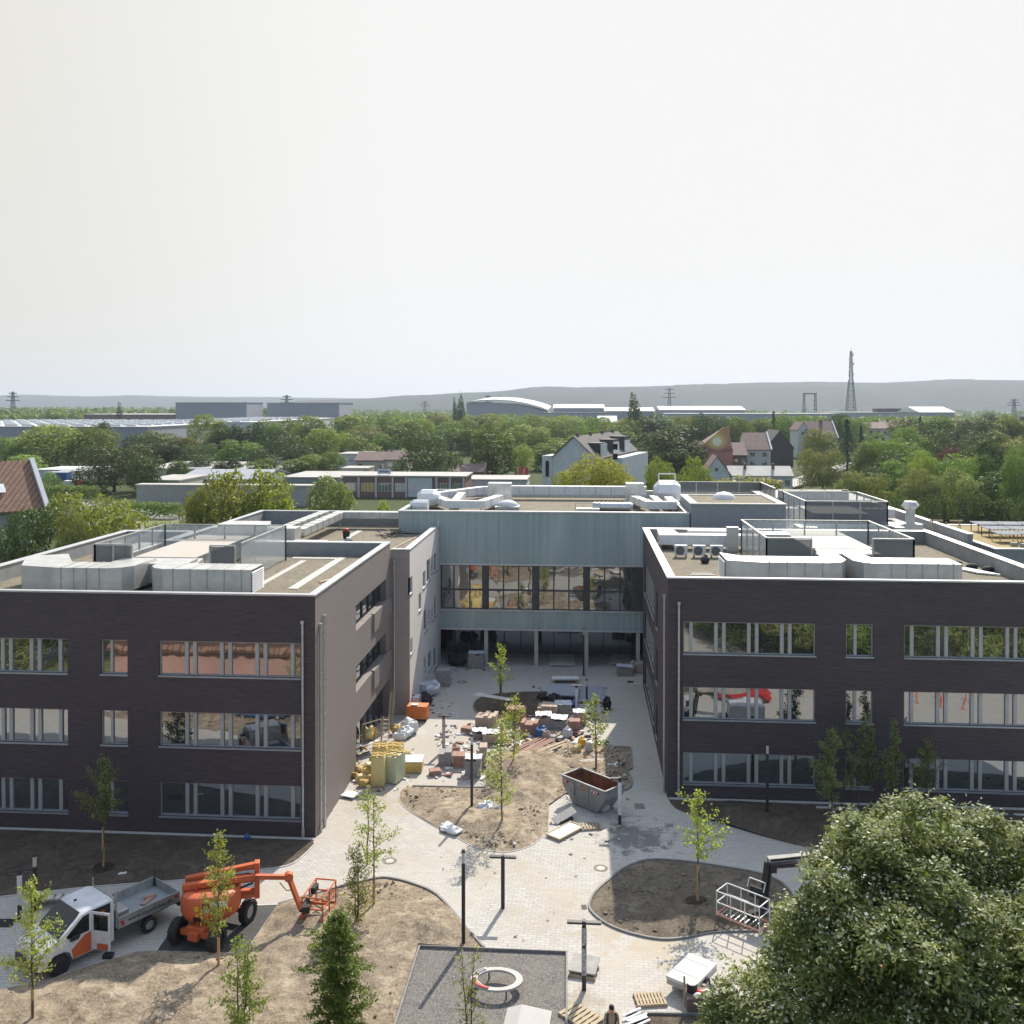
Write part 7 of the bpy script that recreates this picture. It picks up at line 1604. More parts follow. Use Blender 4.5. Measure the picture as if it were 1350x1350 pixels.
# ------------------------------------------------------------------ building material about the court
def pallet(loc, rz, label, w_=1.2, d_=.8, n=9, group=None, mat='wood', z=0, standalone=True):
    t = thing('pallet', (loc[0], loc[1], z), label, 'pallet', group, rz)
    for y in (-d_ / 2 + .05, 0, d_ / 2 - .05): MB().box(-w_ / 2, w_ / 2, y - .05, y + .05, 0, .10).build('runner', M[mat], t)
    for i in range(n): x = -w_ / 2 + w_ * (i + .5) / n; MB().box(x - w_ / n * .34, x + w_ / n * .34, -d_ / 2, d_ / 2, .102, .128).build('deck_board', M[mat], t)
    return t
def paver_stack(px, py, w_, d_, h, mat, label, rz=0, cap=None, rows_=None, group='stacks of paving stones', seed=1, jit=.015):
    c = G(px, py); c.y += d_ / 2; rnd = random.Random(seed); t = thing('paver_stack', c, label, 'paving stones', group, rz); rows_ = rows_ or max(2, int(h / .14))
    mb = MB()
    for k in range(rows_):
        z0_ = .12 + k * (h - .12) / rows_; dx, dy = rnd.uniform(-jit, jit), rnd.uniform(-jit, jit); nb = max(2, int(w_ / .3))
        for i in range(nb):
            if k == rows_ - 1 and rnd.random() < .15: continue
            x0_ = -w_ / 2 + w_ * i / nb; mb.box(x0_ + dx + .006, x0_ + w_ / nb + dx - .006, -d_ / 2 + dy, d_ / 2 + dy + rnd.uniform(-.02, .02), z0_ + .008, z0_ + (h - .12) / rows_)
    o = mb.build('stone_layer', M[mat], t); o['kind'] = 'stuff' if False else 'thing'; del o['kind']
    MB().box(-w_ / 2, w_ / 2, -d_ / 2, -d_ / 2 + .1, 0, .1).box(-w_ / 2, w_ / 2, d_ / 2 - .1, d_ / 2, 0, .1).box(-w_ / 2 + .01, w_ / 2 - .01, -d_ / 2 + .02, d_ / 2 - .02, .1, .118).build('pallet', M['wood_gr'], t)
    if cap == 'foil':
        f_ = MB(); nn_ = 6; vs = []
        for j in range(nn_ + 1):
            for i in range(nn_ + 1): vs.append((-w_ / 2 * 1.03 + w_ * 1.06 * i / nn_, -d_ / 2 * 1.03 + d_ * 1.06 * j / nn_, h + .02 + rnd.uniform(0, .09)))
        f_.add(vs, [(j * (nn_ + 1) + i, j * (nn_ + 1) + i + 1, (j + 1) * (nn_ + 1) + i + 1, (j + 1) * (nn_ + 1) + i) for j in range(nn_) for i in range(nn_)]); f_.build('cover_sheet', M['tarp'], t, fix=False)
    return t
PS = paver_stack
PS(586, 1012, .85, 1.0, 1.0, 'paver_g', 'grey paving stone stack at the end of the row by the sandy bed', R(3), seed=1); PS(605, 1013, .9, .9, .8, 'paver_r', 'orange red paving stone stack between two grey stacks', R(3), seed=2); PS(623, 1026, 1.0, .9, 1.15, 'paver_g', 'tallest grey paving stone stack behind the lamp in the sandy bed', R(3), 'foil', seed=3); PS(636, 1014, .5, .9, 1.4, 'paver_b', 'narrow buff stone stack beside the tallest grey stack', R(3), seed=4)
PS(641, 964, 1.5, 1.2, 1.1, 'paver_b', 'buff stone stack with a red top course in the middle of the court', R(-6), seed=5); PS(646, 982, 1.1, 1.0, .7, 'paver_b', 'low buff stone stack under crumpled foil by the central trees', R(5), 'foil', seed=6); PS(631, 975, 1.0, .8, .5, 'paver_g', 'low grey stone heap under crumpled foil', R(10), 'foil', seed=7, jit=.06)
PS(698, 970, 1.2, 1.0, .9, 'paver_r', 'reddish stone stack partly behind the central young tree', R(-8), seed=8, jit=.04); PS(716, 962, 1.1, 1.0, .95, 'paver_b', 'buff stone stack with a foil cover behind the blue sacks', R(4), 'foil', seed=9); PS(736, 963, 1.2, 1.1, .75, 'paver_g', 'grey stone stack wrapped in pale foil on the slab', R(-5), 'foil', seed=10, jit=.04); PS(757, 966, .8, .8, .8, 'paver_r', 'narrow red stone stack beside the foil wrapped grey one', R(2), seed=11)
PS(722, 948, 1.5, 1.1, .95, 'paver_b', 'broad buff stone stack near the grey board sheets', R(-4), seed=12); PS(742, 946, 1.2, 1.1, .9, 'paver_g', 'grey stone stack near the grey board sheets', R(6), 'foil', seed=13); PS(764, 957, .9, .9, .9, 'paver_b', 'buff stone stack by the white foiled lamp', R(4), 'foil', seed=14); PS(680, 955, 1.2, 1.1, 1.1, 'paver_r', 'red stone stack at the rim of the dark oval bed', R(-10), seed=15, jit=.05)
PS(824, 892, 1.3, 1.0, .75, 'paver_g', 'grey wrapped stack before the open ground floor', R(8), 'foil', group='stacks by the hall', seed=16); PS(841, 888, 1.2, .9, .9, 'paver_b', 'buff wrapped stack in the far corner by the brick wing', R(-14), group='stacks by the hall', seed=17)
PS(583, 906, 1.15, 1.1, 1.35, 'paver_g', 'tall grey slab stack against the pale brick block', R(2), group='stacks by the hall', seed=18); PS(627, 882, 1.35, 1.0, 1.3, 'paver_g', 'dark crate like stack before the first hall column', R(0), 'foil', group='stacks by the hall', seed=19)
M['paver_dk'] = M['paver_g']
PS(573, 1024, .7, .6, .35, 'paver_r', 'low heap of red stones beside the kerb of the sandy bed', R(20), seed=20, jit=.06); PS(616, 968, .8, .6, .4, 'paver_r', 'small loose red stone pile near the paper scraps', R(-20), seed=21, jit=.08)
def planks(px, py, n, L, rz, label, mat, z=.15, sp=.16, w_=.13, seed=1, name='plank_pile', jit=.12):
    c = G(px, py); return boards(label, (c.x, c.y), n, L, rz, z, mat, sp, w_, 'plank piles on the sandy bed', jit, name, seed)
planks(702, 985, 8, 3.4, R(58), 'pile of reddish planks lying on the sandy bed behind the central tree', 'paver_r', seed=2); planks(722, 990, 4, 3.6, R(50), 'long pale planks lying beside the reddish planks', 'wood', seed=3, sp=.2); planks(706, 1000, 5, 2.8, R(55), 'short reddish planks nearer the skip', 'paver_r', seed=4); planks(650, 938, 6, 3.0, R(-25), 'white laths lying across the red topped stack', 'white_pl', 1.12, .12, .07, 5)
planks(780, 1005, 2, 1.6, R(20), 'two thin boards by the young tree near the skip', 'concrete_lt', .12, seed=6)
# boards near the hall
def board_sheet(px, py, w_, d_, rz, label, mat='concrete', z=.12, n=3, tilt=0):
    c = G(px, py); t = thing('board_sheet', (c.x, c.y, 0), label, 'boards', 'sheets stacked in the court', rz)
    for i in range(n): MB().cbox((.02 * i, -.02 * i, z + i * .035), (w_, d_, .03), 0, tilt).build('sheet', M[mat], t)
    MB().box(-w_ / 2 + .1, -w_ / 2 + .25, -d_ / 2, d_ / 2, 0, z - .03).box(w_ / 2 - .25, w_ / 2 - .1, -d_ / 2, d_ / 2, 0, z - .03).build('bearer', M['wood_gr'], t)
board_sheet(741, 917, 2.5, 3.0, R(0), 'grey boards on bearers behind the crossbar lamp', 'hall', .35, 5); board_sheet(777, 917, 2.3, 4.2, R(1), 'pale grey boards lying flat behind the column lamp', 'hall', .12, 2); board_sheet(745, 899, 2.2, .9, R(3), 'blue white wrapped board pack in the shaded court', 'white_pl', .3, 3)
board_sheet(741, 871, 2.3, 4.0, R(2), 'long pale plank ramp leading into the open ground floor', 'concrete_lt', .12, 1); board_sheet(818, 869, 1.8, 4.4, R(-4), 'pale ramp by the last hall column', 'concrete_lt', .12, 1)
board_sheet(217 if False else 462, 1050, .9, .8, R(-20), 'white slab pack lying at the wing wall', 'white_pl', .12, 2); board_sheet(807, 1010, .75, .7, R(2), 'pale sheet in the soil corner behind the skip', 'white_pl', .14, 1)
# insulation bales
def bale(px, py, w_, d_, h, mat, label, rz=0, rolls=4, lying=False, z=0):
    c = G(px, py, z); t = thing('insulation_bale', (c.x, c.y + d_ / 2, z), label, 'insulation', 'wrapped insulation bales', rz)
    MB().box(-w_ / 2, w_ / 2, -d_ / 2, d_ / 2, .02, h - .05).build('wrapping', M[mat], t, bevel=.09, smooth=True); mb = MB()
    if not lying:
        for i in range(rolls): x = -w_ / 4 if i % 2 else w_ / 4; y = -d_ / 2 + d_ * (i // 2 + .5) / max(1, (rolls + 1) // 2); mb.lathe((x, y, h - .06), [(w_ * .235, 0), (w_ * .235, .07), (w_ * .15, .09), (w_ * .14, .05)], 14)
    else:
        for i in range(rolls): x = -w_ / 2 + w_ * (i + .5) / rolls; mb.lathe((x, -d_ / 2 + .03, h * .45), [(w_ / rolls * .45, 0), (w_ / rolls * .45, -.05), (w_ / rolls * .25, -.07), (.05, -.06)], 14, 'y')
    mb.build('roll_end', M['insul'], t, smooth=True); return t
bale(497, 1038, .85, .85, 1.9, 'bag_y', 'tall yellow wrapped insulation bale nearest the wing wall', R(5)); bale(517, 1034, .95, 1.3, 1.75, 'bag_g', 'tall greenish wrapped insulation bale beside the yellow one', R(-18)); bale(499, 1020, .95, .9, 1.7, 'bag_y', 'yellow bale standing behind the tall yellow one', R(8)); bale(519, 1010, 1.0, .9, 1.3, 'bag_y', 'yellow bale behind the greenish one', R(-10))
t = bale(542, 1020, 1.25, 1.3, .75, 'insul', 'low bale of rolled yellow wool with white sheet on top', R(4), 5, True); MB().box(-.66, .66, -.66, .6, .702, .76).build('cover_sheet', M['white_pl'], t, bevel=.03)
rnd = random.Random(8)
for i, (px, py) in enumerate(((476, 1030), (482, 1022), (472, 1018), (486, 1014), (478, 1037), (492, 1006), (505, 1000), (512, 994), (468, 1026), (488, 1030), (533, 996))):
    c = G(px, py); t = thing('insulation_scrap', c, 'torn yellow insulation piece in the heap along the wing wall', 'insulation', 'heap of torn insulation pieces', rnd.uniform(0, 3)); MB().ball((0, 0, .2), (rnd.uniform(.28, .45), rnd.uniform(.2, .35), rnd.uniform(.16, .26)), 8, 5).cbox((.1, .1, .3), (.5, .3, .1), .4, .3, .2).build('wool', M['insul'] if i % 3 else M['bag_y'], t)
# orange container, tank, sacks near the stair block
c = G(549, 952); t = thing('site_container', (c.x, c.y, 0), 'small orange steel site box with open lid standing by the pale brick block', 'container', None, R(-3))
MB().box(-.75, .75, 0, 1.0, .25, 1.15).build('box', M['orange_old'], t, bevel=.02); MB().box(-.7, -.6, .05, .95, 0, .25).box(.6, .7, .05, .95, 0, .25).build('foot', M['post'], t); MB().cbox((-.2, .3, 1.2), (.5, .4, .08)).build('lid_load', M['white_pl'], t)
c = G(545, 936); t = thing('water_tank', (c.x, c.y, 0), 'caged white plastic liquid tank behind the orange box', 'tank'); MB().box(-.5, .5, -.5, .5, .15, 1.1).build('tank', M['tarp'], t, bevel=.08, smooth=True); MB().cyl((0, 0, 1.1), (0, 0, 1.16), .12, .12, 12).build('cap', M['red'], t)
mb = MB()
for z in (.2, .5, .8, 1.1):
    for a, b in (((-.53, -.53), (.53, -.53)), ((.53, -.53), (.53, .53)), ((.53, .53), (-.53, .53)), ((-.53, .53), (-.53, -.53))): mb.cyl((*a, z), (*b, z), .015, .015, 5)
for i in range(5):
    u = -.53 + i * .265
    for a in ((u, -.53), (u, .53), (-.53, u), (.53, u)): mb.cyl((*a, .1), (*a, 1.12), .015, .015, 5)
mb.build('cage', M['alu2'], t); MB().box(-.55, .55, -.55, .55, 0, .13).build('pallet', M['wood'], t)
def sack(px, py, mat, label, s=(.45, .35, .25), grp=None, z=0, name='sack', cat='sack'):
    c = G(px, py, z); t = thing(name, c, label, cat, grp, rnd.uniform(0, 3)); mb = MB(); mb.ball((0, 0, s[2] * .85), s, 10, 7)
    for v in range(len(mb.v)): x, y, zz = mb.v[v]; k = 1 + .22 * math.sin(x * 14 + py) * math.cos(y * 11 + px); mb.v[v] = (x * k, y * k, max(0, zz * k))
    mb.ball((s[0] * .4, 0, s[2] * 1.5), (s[0] * .4, s[1] * .4, s[2] * .5), 8, 5); mb.build('body', M[mat], t, smooth=False); return t
for px, py, mt, s, lab in ((534, 972, 'tarp', (.6, .5, .4), 'crumpled white sheet bundle beside the orange box'), (541, 965, 'white_pl', (.7, .5, .5), 'big white foil bundle by the stair block'), (528, 976, 'white', (.5, .4, .35), 'white metal box bundle next to the ladder'), (522, 968, 'insul', (.4, .35, .35), 'yellow brown sack by the downpipe'), (566, 917, 'tarp', (.9, .6, .6), 'dark and pale foil heap against the stair block wall'), (573, 910, 'white_pl', (.6, .5, .4), 'white foil heap by the tall slab stack'), (561, 928, 'vest', (.8, .6, .45), 'dark rubbish heap along the stair block'), (602, 877, 'vest', (1.0, .6, .5), 'dark rubbish heap before the open ground floor'), (597, 1124 - 26, 'white_pl', (.55, .4, .2), 'white crumpled paper bag at the edge of the sandy bed'), (588, 1093, 'white_pl', (.5, .35, .15), 'second white crumpled bag on the paving by the bed'),
                             (713, 972, 'blue', (.5, .45, .4), 'blue sack at the edge of the stone slab'), (719, 974, 'paver_b', (.35, .3, .3), 'buff sack leaning on the blue one'), (748, 973, 'tarp', (.35, .35, .4), 'grey bucket like bundle before the red stack'), (767, 985, 'yellow', (.3, .28, .35), 'bright yellow tub on the soil by the kerb'), (761, 992, 'bag_y', (.3, .3, .3), 'pale sack below the yellow tub'), (776, 992, 'concrete_lt', (.3, .25, .35), 'leaning grey slab by the yellow tub'), (764, 981, 'white_pl', (.6, .45, .15), 'white crumpled sheet above the yellow tub'), (732, 926, 'vest', (.6, .5, .35), 'black tools heaped before the grey boards'), (716, 923, 'vest', (.55, .45, .3), 'black bags in the dark oval bed'), (755, 931, 'blue', (.5, .4, .25), 'blue black bags by the white foiled lamp'), (800, 935, 'vest', (.35, .35, .5), 'dark folded wheelbarrow like frame in the shade'),
                             (640, 1068, 'tarp', (.6, .4, .25), 'grey plastic scraps heap near the column lamp'), (655, 1070, 'paver_g', (.45, .35, .18), 'dark plastic scraps beside the grey heap'), (708, 1052, 'white_pl', (.3, .2, .08), 'small white rag on the sandy bed'), (700, 1028, 'paver_b', (.6, .4, .1), 'flat buff board piece on the sandy bed'), (706, 1058, 'concrete_lt', (.35, .2, .08), 'pale rag on the sandy bed by the plates'), (583, 1075, 'bag_g', (.25, .12, .08), 'small green bottle lying in the sandy bed'), (162, 1153, 'white_pl', (.25, .12, .06), 'white scrap on the dark strip behind the pickup'), (326, 1108, 'blue', (.16, .16, .18), 'blue bucket at the foot of the brick wing'), (607, 968, 'white_pl', (.4, .25, .05), 'white paper on the paving near the grey foiled lamp'), (600, 995, 'paver_r', (.4, .3, .35), 'brown ball of cable behind the stone row'), (793, 1069, 'concrete', (.5, .35, .3), 'grey rubble bag in the shadow under the skip')):
    sack(px, py, mt, lab, s)
# ladder, frame trolley by the wing
c = G(508, 976); t = thing('step_ladder', (c.x, c.y, 0), 'small aluminium step ladder by the stair block corner', 'ladder', None, R(5))
for sx in (-.25, .25): MB().beam((sx, 0, 0), (sx * .7, .35, 1.5), .05).build('rail', M['wood'], t); MB().beam((sx, .8, 0), (sx * .7, .38, 1.5), .04).build('rail', M['alu2'], t)
for i in range(5): MB().cbox((0, .05 + i * .065, .22 + i * .28), (.48, .12, .04)).build('step', M['wood'], t)
c = G(490, 995); t = thing('scaffold_frame', (c.x, c.y, 0), 'thin metal frame trolley with yellow sacks below the balcony', 'trolley', None, R(50))
mb = MB(); mb.tube([Vector((-.8, 0, 0)), Vector((-.8, 0, 2.2)), Vector((.8, 0, 2.2)), Vector((.8, 0, 0))], .03, 6); mb.tube([Vector((-.8, .7, 0)), Vector((-.8, .7, 1.2)), Vector((.8, .7, 1.2)), Vector((.8, .7, 0))], .03, 6); mb.cyl((-.8, 0, 1.2), (-.8, .7, 1.2), .03).cyl((.8, 0, 1.2), (.8, .7, 1.2), .03); mb.build('frame', M['wood'], t)
MB().box(-.78, .78, .02, .68, .7, .74).build('shelf', M['alu2'], t); sack(486, 975, 'bag_y', 'yellow sack standing on the frame trolley', (.4, .35, .45), z=.75); sack(492, 972, 'insul', 'dark yellow sack at the back of the frame trolley', (.35, .3, .4), z=.75)
for i, (px, py) in enumerate(((512, 962), (516, 958))):
    c = G(px, py); t = thing('timber_plank', (c.x, c.y, 0), ['plank leaning upright on the stair block, nearer the ladder', 'plank leaning upright on the stair block, next to the downpipe'][i], 'plank'); MB().beam((0, 0, 0), (.1, .5, 2.6), .14, .04).build('body', M['wood'], t)
# door frames and plates by the skip
c = G(745, 1098); t = thing('door_panel', (c.x, c.y, 0), 'white framed door panel lying on timbers before the skip', 'door panel', None, R(52))
MB().box(-.95, .95, -.42, .42, .1, .14).build('leaf', M['white_pl'], t); mb = MB(); mb.box(-1.0, 1.0, -.5, -.42, .08, .17).box(-1.0, 1.0, .42, .5, .08, .17).box(-1.08, -1.0, -.5, .5, .08, .17).box(1.0, 1.08, -.5, .5, .08, .17); mb.build('frame', M['wood'], t); MB().box(.1, .6, -.2, .2, .141, .16).build('glazing', M['tarp'], t); MB().box(-.9, .9, -.45, -.35, 0, .078).box(-.9, .9, .35, .45, 0, .078).build('bearer', M['wood_gr'], t)
c = G(744, 1082); t = thing('metal_sheet', (c.x, c.y, 0), 'grey panel leaning askew on the kerb by the door panel', 'panel', None, R(40)); MB().cbox((0, 0, .3), (1.5, .5, .06), 0, R(25), R(-12)).build('sheet', M['concrete'], t, bevel=.01); MB().cbox((0, -.1, .09), (.9, .3, .14)).build('bearer', M['post'], t)
c = G(778, 1091); pallet((c.x, c.y), R(12), 'weathered pallet lying beside the white door panel', 1.2, .8, 7, 'pallets on the paving', 'wood_gr')
c = G(857, 1320); pallet((c.x, c.y), R(10), 'pale bare pallet lying alone on the paving near the white trailer', 1.2, .8, 9, 'pallets on the paving')
c = G(766, 1343); pallet((c.x, c.y), R(-42), 'long pale pallet at the corner of the play surface', 1.5, 1.0, 7, 'pallets on the paving')
c = G(770, 1283); t = pallet((c.x, c.y), R(-12), 'pallet carrying a big grey slab beside the speckled foil lamp', 1.1, .9, 7, 'pallets on the paving'); sl_ = thing('concrete_slab', (c.x, c.y + .1, .13), 'big grey slab lying askew on the pallet by the speckled lamp', 'slab', None, R(-12)); MB().cbox((0, .05, .16), (1.12, 1.05, .07), 0, R(8)).build('body', M['concrete'], sl_, bevel=.01); MB().box(-.4, .4, -.35, .35, 0, .07).build('spacer', M['wood'], sl_)
# white box trailer, half hidden
c = G(912, 1300); t = thing('flatbed_trailer', (c.x, c.y, 0), 'white flat trailer load cover with two dark straps beside the big tree', 'trailer', None, R(56)); MB().box(-1.0, 1.0, -.62, .62, .55, .68).build('cover', M['white'], t, bevel=.03)
for x in (-.42, .55): MB().box(x - .03, x + .03, -.5, .62, .681, .69).build('strap', M['post'], t)
MB().box(-.98, .98, -.6, .6, .35, .548).build('frame', M['alu2'], t); 
for s in (-1, 1): wheel(t, (0, s * .62, .28), .28, .16, 'alu2', s)
c = G(909, 1333); t = thing('wheeled_cart', (c.x, c.y, 0), 'dark box cart with round pale drum and wooden post at the lower edge', 'cart', None, R(6)); MB().box(-.15, 1.0, -.25, .5, .15, .62).build('tub', M['roof_br'], t, bevel=.02); MB().cyl((.15, .25, .6), (.15, .25, .92), .2, .2, 18).build('drum', M['vest'], t); MB().cyl((.15, .25, .921), (.15, .25, .95), .19, .19, 18).build('drum_lid', M['concrete_lt'], t); MB().beam((-.18, 0, .2), (-.16, .2, 1.25), .08).build('post', M['wood'], t); MB().ball((.5, .1, .66), (.25, .15, .1)).build('rag', M['red'], t); MB().ball((.3, -.1, .66), (.2, .12, .1)).ball((.75, .1, .68), (.2, .15, .1)).build('rag', M['white_pl'], t)
# grey vehicle roof / crate at the lower edge
c = G(698, 1352, .5); t = thing('metal_box', (c.x, c.y, 0), 'pale grey lidded metal box cut off by the lower picture edge', 'box', None, R(-4)); MB().box(-.85, .75, -1.6, .45, .1, .75).build('body', M['concrete'], t, bevel=.03); MB().yprism([(-.9, .76), (-.35, .95), (.78, .8), (.78, .76)], -1.65, .5).build('lid', M['roof_lt'], t, bevel=.02)
for x in (-.7, .6): MB().box(x - .05, x + .05, .3, .4, 0, .1).build('foot', M['post'], t)
c = G(838, 1346); boards('pale waste timber heaped in the corner bed by the kerb', (c.x, c.y), 6, .9, R(35), .12, 'white_pl', .13, .08, None, .12, 'timber_offcuts', 9)
# ------------------------------------------------------------------ person at the lower edge
def person(px, py, label):
    c = G(px, py); t = thing('person', (c.x, c.y, 0), label, 'person', None, R(185))
    J = {'pel': (0, 0, .93), 'sp': (0, .02, 1.15), 'ch': (0, .03, 1.38), 'nk': (0, .03, 1.5), 'hd': (0, .06, 1.60), 'ht': (0, .05, 1.70),
         'hl': (.1, 0, .88), 'kl': (.12, .04, .48), 'al': (.12, 0, .09), 'tl': (.13, .17, .04), 'hr': (-.1, 0, .88), 'kr': (-.12, .03, .48), 'ar': (-.12, -.02, .09), 'tr': (-.13, .15, .04),
         'sl': (.19, .02, 1.42), 'el': (.25, .02, 1.14), 'wl': (.2, .2, .98), 'sr': (-.19, .02, 1.42), 'er': (-.25, .02, 1.14), 'wr': (-.2, .2, .98)}
    Rd = dict(pel=.15, sp=.135, ch=.155, nk=.06, hd=.1, ht=.085, hl=.1, kl=.062, al=.045, tl=.035, hr=.1, kr=.062, ar=.045, tr=.035, sl=.075, el=.048, wl=.032, sr=.075, er=.048, wr=.032)
    E = [('pel', 'sp'), ('sp', 'ch'), ('ch', 'nk'), ('nk', 'hd'), ('hd', 'ht'), ('pel', 'hl'), ('hl', 'kl'), ('kl', 'al'), ('al', 'tl'), ('pel', 'hr'), ('hr', 'kr'), ('kr', 'ar'), ('ar', 'tr'), ('ch', 'sl'), ('sl', 'el'), ('el', 'wl'), ('ch', 'sr'), ('sr', 'er'), ('er', 'wr')]
    for s, w0 in ((1, 'wl'), (-1, 'wr')):
        b = Vector(J[w0]); J['p' + w0] = tuple(b + Vector((-.01 * s, .07, -.01))); Rd['p' + w0] = .03; E.append((w0, 'p' + w0))
        for k in range(4): nm = 'f%d%s' % (k, w0); J[nm] = tuple(b + Vector(((k - 1.5) * .02, .14 - abs(k - 1.5) * .008, -.03))); Rd[nm] = .008; E.append(('p' + w0, nm))
        J['t' + w0] = tuple(b + Vector((-.05 * s, .08, .0))); Rd['t' + w0] = .009; E.append(('p' + w0, 't' + w0))
    ks = list(J); me = bpy.data.meshes.new('body'); me.from_pydata([J[k] for k in ks], [(ks.index(a), ks.index(b)) for a, b in E], []); o = bpy.data.objects.new('tmp_body', me); COL.objects.link(o)
    o.modifiers.new('s', 'SKIN'); sk_ = me.skin_vertices[0].data
    for i, k in enumerate(ks): r = Rd[k]; sk_[i].radius = (r, r * (.72 if k in ('ch', 'sp', 'pel') else 1)); sk_[i].use_root = (k == 'pel')
    o.modifiers.new('u', 'SUBSURF').levels = 2; dg = bpy.context.evaluated_depsgraph_get(); m2 = bpy.data.meshes.new_from_object(o.evaluated_get(dg)); bpy.data.objects.remove(o)
    m2.materials.clear()
    for mm in ('skin', 'shirt', 'vest'): m2.materials.append(M[mm])
    for p_ in m2.polygons:
        z, x = p_.center.z, abs(p_.center.x); p_.material_index = 2 if z < .96 and p_.center.y < .14 else (1 if z < 1.49 and not (p_.center.y > .1 and x > .1) else 0); p_.use_smooth = True
    b = bpy.data.objects.new('body', m2); COL.objects.link(b); b.parent = t
    MB().ball((0, .035, 1.67), (.098, .112, .105), 14, 10).build('hair', M['hair'], t, smooth=True)
    MB().ball((0, .165, 1.62), (.013, .02, .02), 6, 4).build('nose', M['skin'], t, smooth=True)
    for s in (-1, 1): MB().ball((s * .035, .15, 1.645), (.012, .008, .008), 6, 4).build('eye', M['hair'], t); MB().ball((s * .1, .06, 1.62), (.012, .025, .03), 6, 4).build('ear', M['skin'], t)
    MB().cbox((0, .155, 1.575), (.045, .01, .01)).build('mouth', M['paver_r'], t)
    v = MB(); v.lathe((0, .02, 0), [(.17, 1.0), (.175, 1.2), (.19, 1.4), (.14, 1.5)], 14)
    for i in range(len(v.v)): x, y, z = v.v[i]; v.v[i] = (x * 1.12, .02 + (y - .02) * .78, z)
    v.f = [f_ for f_ in v.f if len(f_) == 4 and not (sum(v.v[i][1] for i in f_) / 4 > .1 and abs(sum(v.v[i][0] for i in f_) / 4) < .1)]; v.m = [0] * len(v.f); v.build('vest', M['vest'], t, smooth=True, fix=False)
person(806, 1388, 'person with dark hair, dark vest and tan shirt, cut off by the lower edge')

# ------------------------------------------------------------------ beyond the lower edge, mirrored in the panes
def small_car(loc, rz, mat, label):
    t = thing('parked_car', (*loc, 0), label, 'car', None, rz); mb = MB(); pr = [(-2.0, .35), (-2.05, .85), (-1.75, 1.0), (-1.2, 1.42), (.35, 1.45), (1.05, 1.0), (1.9, .85), (2.05, .6), (2.0, .3)]
    loft(mb, pr, [(-.86, .15), (-.76, .02), (.76, .02), (.86, .15)]); mb.build('body', M[mat], t, bevel=.03, smooth=True)
    for s in (-1, 1): sidepoly(MB(), [(-1.2, 1.0), (-.95, 1.33), (.25, 1.35), (.8, 1.0)], s * .862).build('side_window', M['glass_dk'], t)
    mb = MB(); mb.add([(.42, -.68, 1.44), (.42, .68, 1.44), (1.08, .74, 1.03), (1.08, -.74, 1.03), (.4, -.68, 1.41), (.4, .68, 1.41), (1.05, .74, 1.0), (1.05, -.74, 1.0)], [(0, 1, 2, 3), (4, 7, 6, 5), (0, 4, 5, 1), (2, 6, 7, 3), (1, 5, 6, 2), (0, 3, 7, 4)]); mb.build('windscreen', M['glass_dk'], t)
    for x in (-1.3, 1.3):
        for s in (-1, 1): wheel(t, (x, s * .8, .31), .31, .2, 'alu2', s)
    for s in (-1, 1): MB().cbox((1.97, s * .6, .7), (.12, .3, .14)).build('headlight', M['lampglass'], t); MB().cbox((-2.03, s * .6, .8), (.08, .3, .14)).build('tail_light', M['red'], t)
small_car((12.8, 37.6), R(10), 'red', 'small red car parked below the picture edge, mirrored in the middle windows'); small_car((-23.6, 31.3), R(5), 'blue', 'blue car parked below the picture edge, mirrored in the wing over the pickup')
M['pink'] = pm('pink_render', (.50, .30, .25), (.42, .25, .21), .8, .85)
house('low pink house with clay tiled roof, mirrored in the top windows of the wing', -37, -21.5, 17, 28, 4.3, 8.6, 'x', 'pink', 'tile', [], sky=((-31, 26, 5.4, -.66), (-27, 26, 5.4, -.66)))
for o in [o for o in COL.objects if o.get('label', '').startswith('low pink house')]:
    off = Vector(o.location)
    for wx in (-35, -31.5, -28, -24.3):
        f_ = window_unit(o, 'y', 28, 1, wx - .6, wx + .6, 2.3, 3.9, [(wx - .05, wx + .05)], 'glass_dk', -.06, False, 'white')
for i, (x, y) in enumerate(((26.4, 37.4), (27.6, 38.6), (28.4, 37.0), (29.3, 38.9), (30.4, 37.3), (23.2, 37.5))):
    t = thing('marker_post', (x, y, 0), 'orange marker post standing below the picture edge, mirrored in the facade', 'post', 'orange marker posts'); MB().lathe((0, 0, 0), [(.16, 0), (.16, .05), (.05, .08), (.05, 1.1), (.03, 1.15)], 10).build('body', M['orange'], t, smooth=True)

for i, (x, y, h, w_) in enumerate(((15.5, 22, 6, 7), (19.5, 23.5, 6, 7), (24, 24.5, 6.5, 8), (29, 24, 7, 8), (35, 24, 7, 9), (15, 17, 6, 7), (20, 16, 7, 8), (26, 17, 8, 9), (33, 18, 8, 9), (12, 13, 6, 7), (-50, 22, 7, 9), (-46, 16, 8, 9), (-55, 30, 7, 8), (40, 22, 8, 9))):
    tree('near' if i % 2 else 'oak', x, y, h, w_, ('dark', 'olive', 'mid')[i % 3], 'green tree below the picture edge, mirrored in the facade panes', 'trees mirrored in the panes')

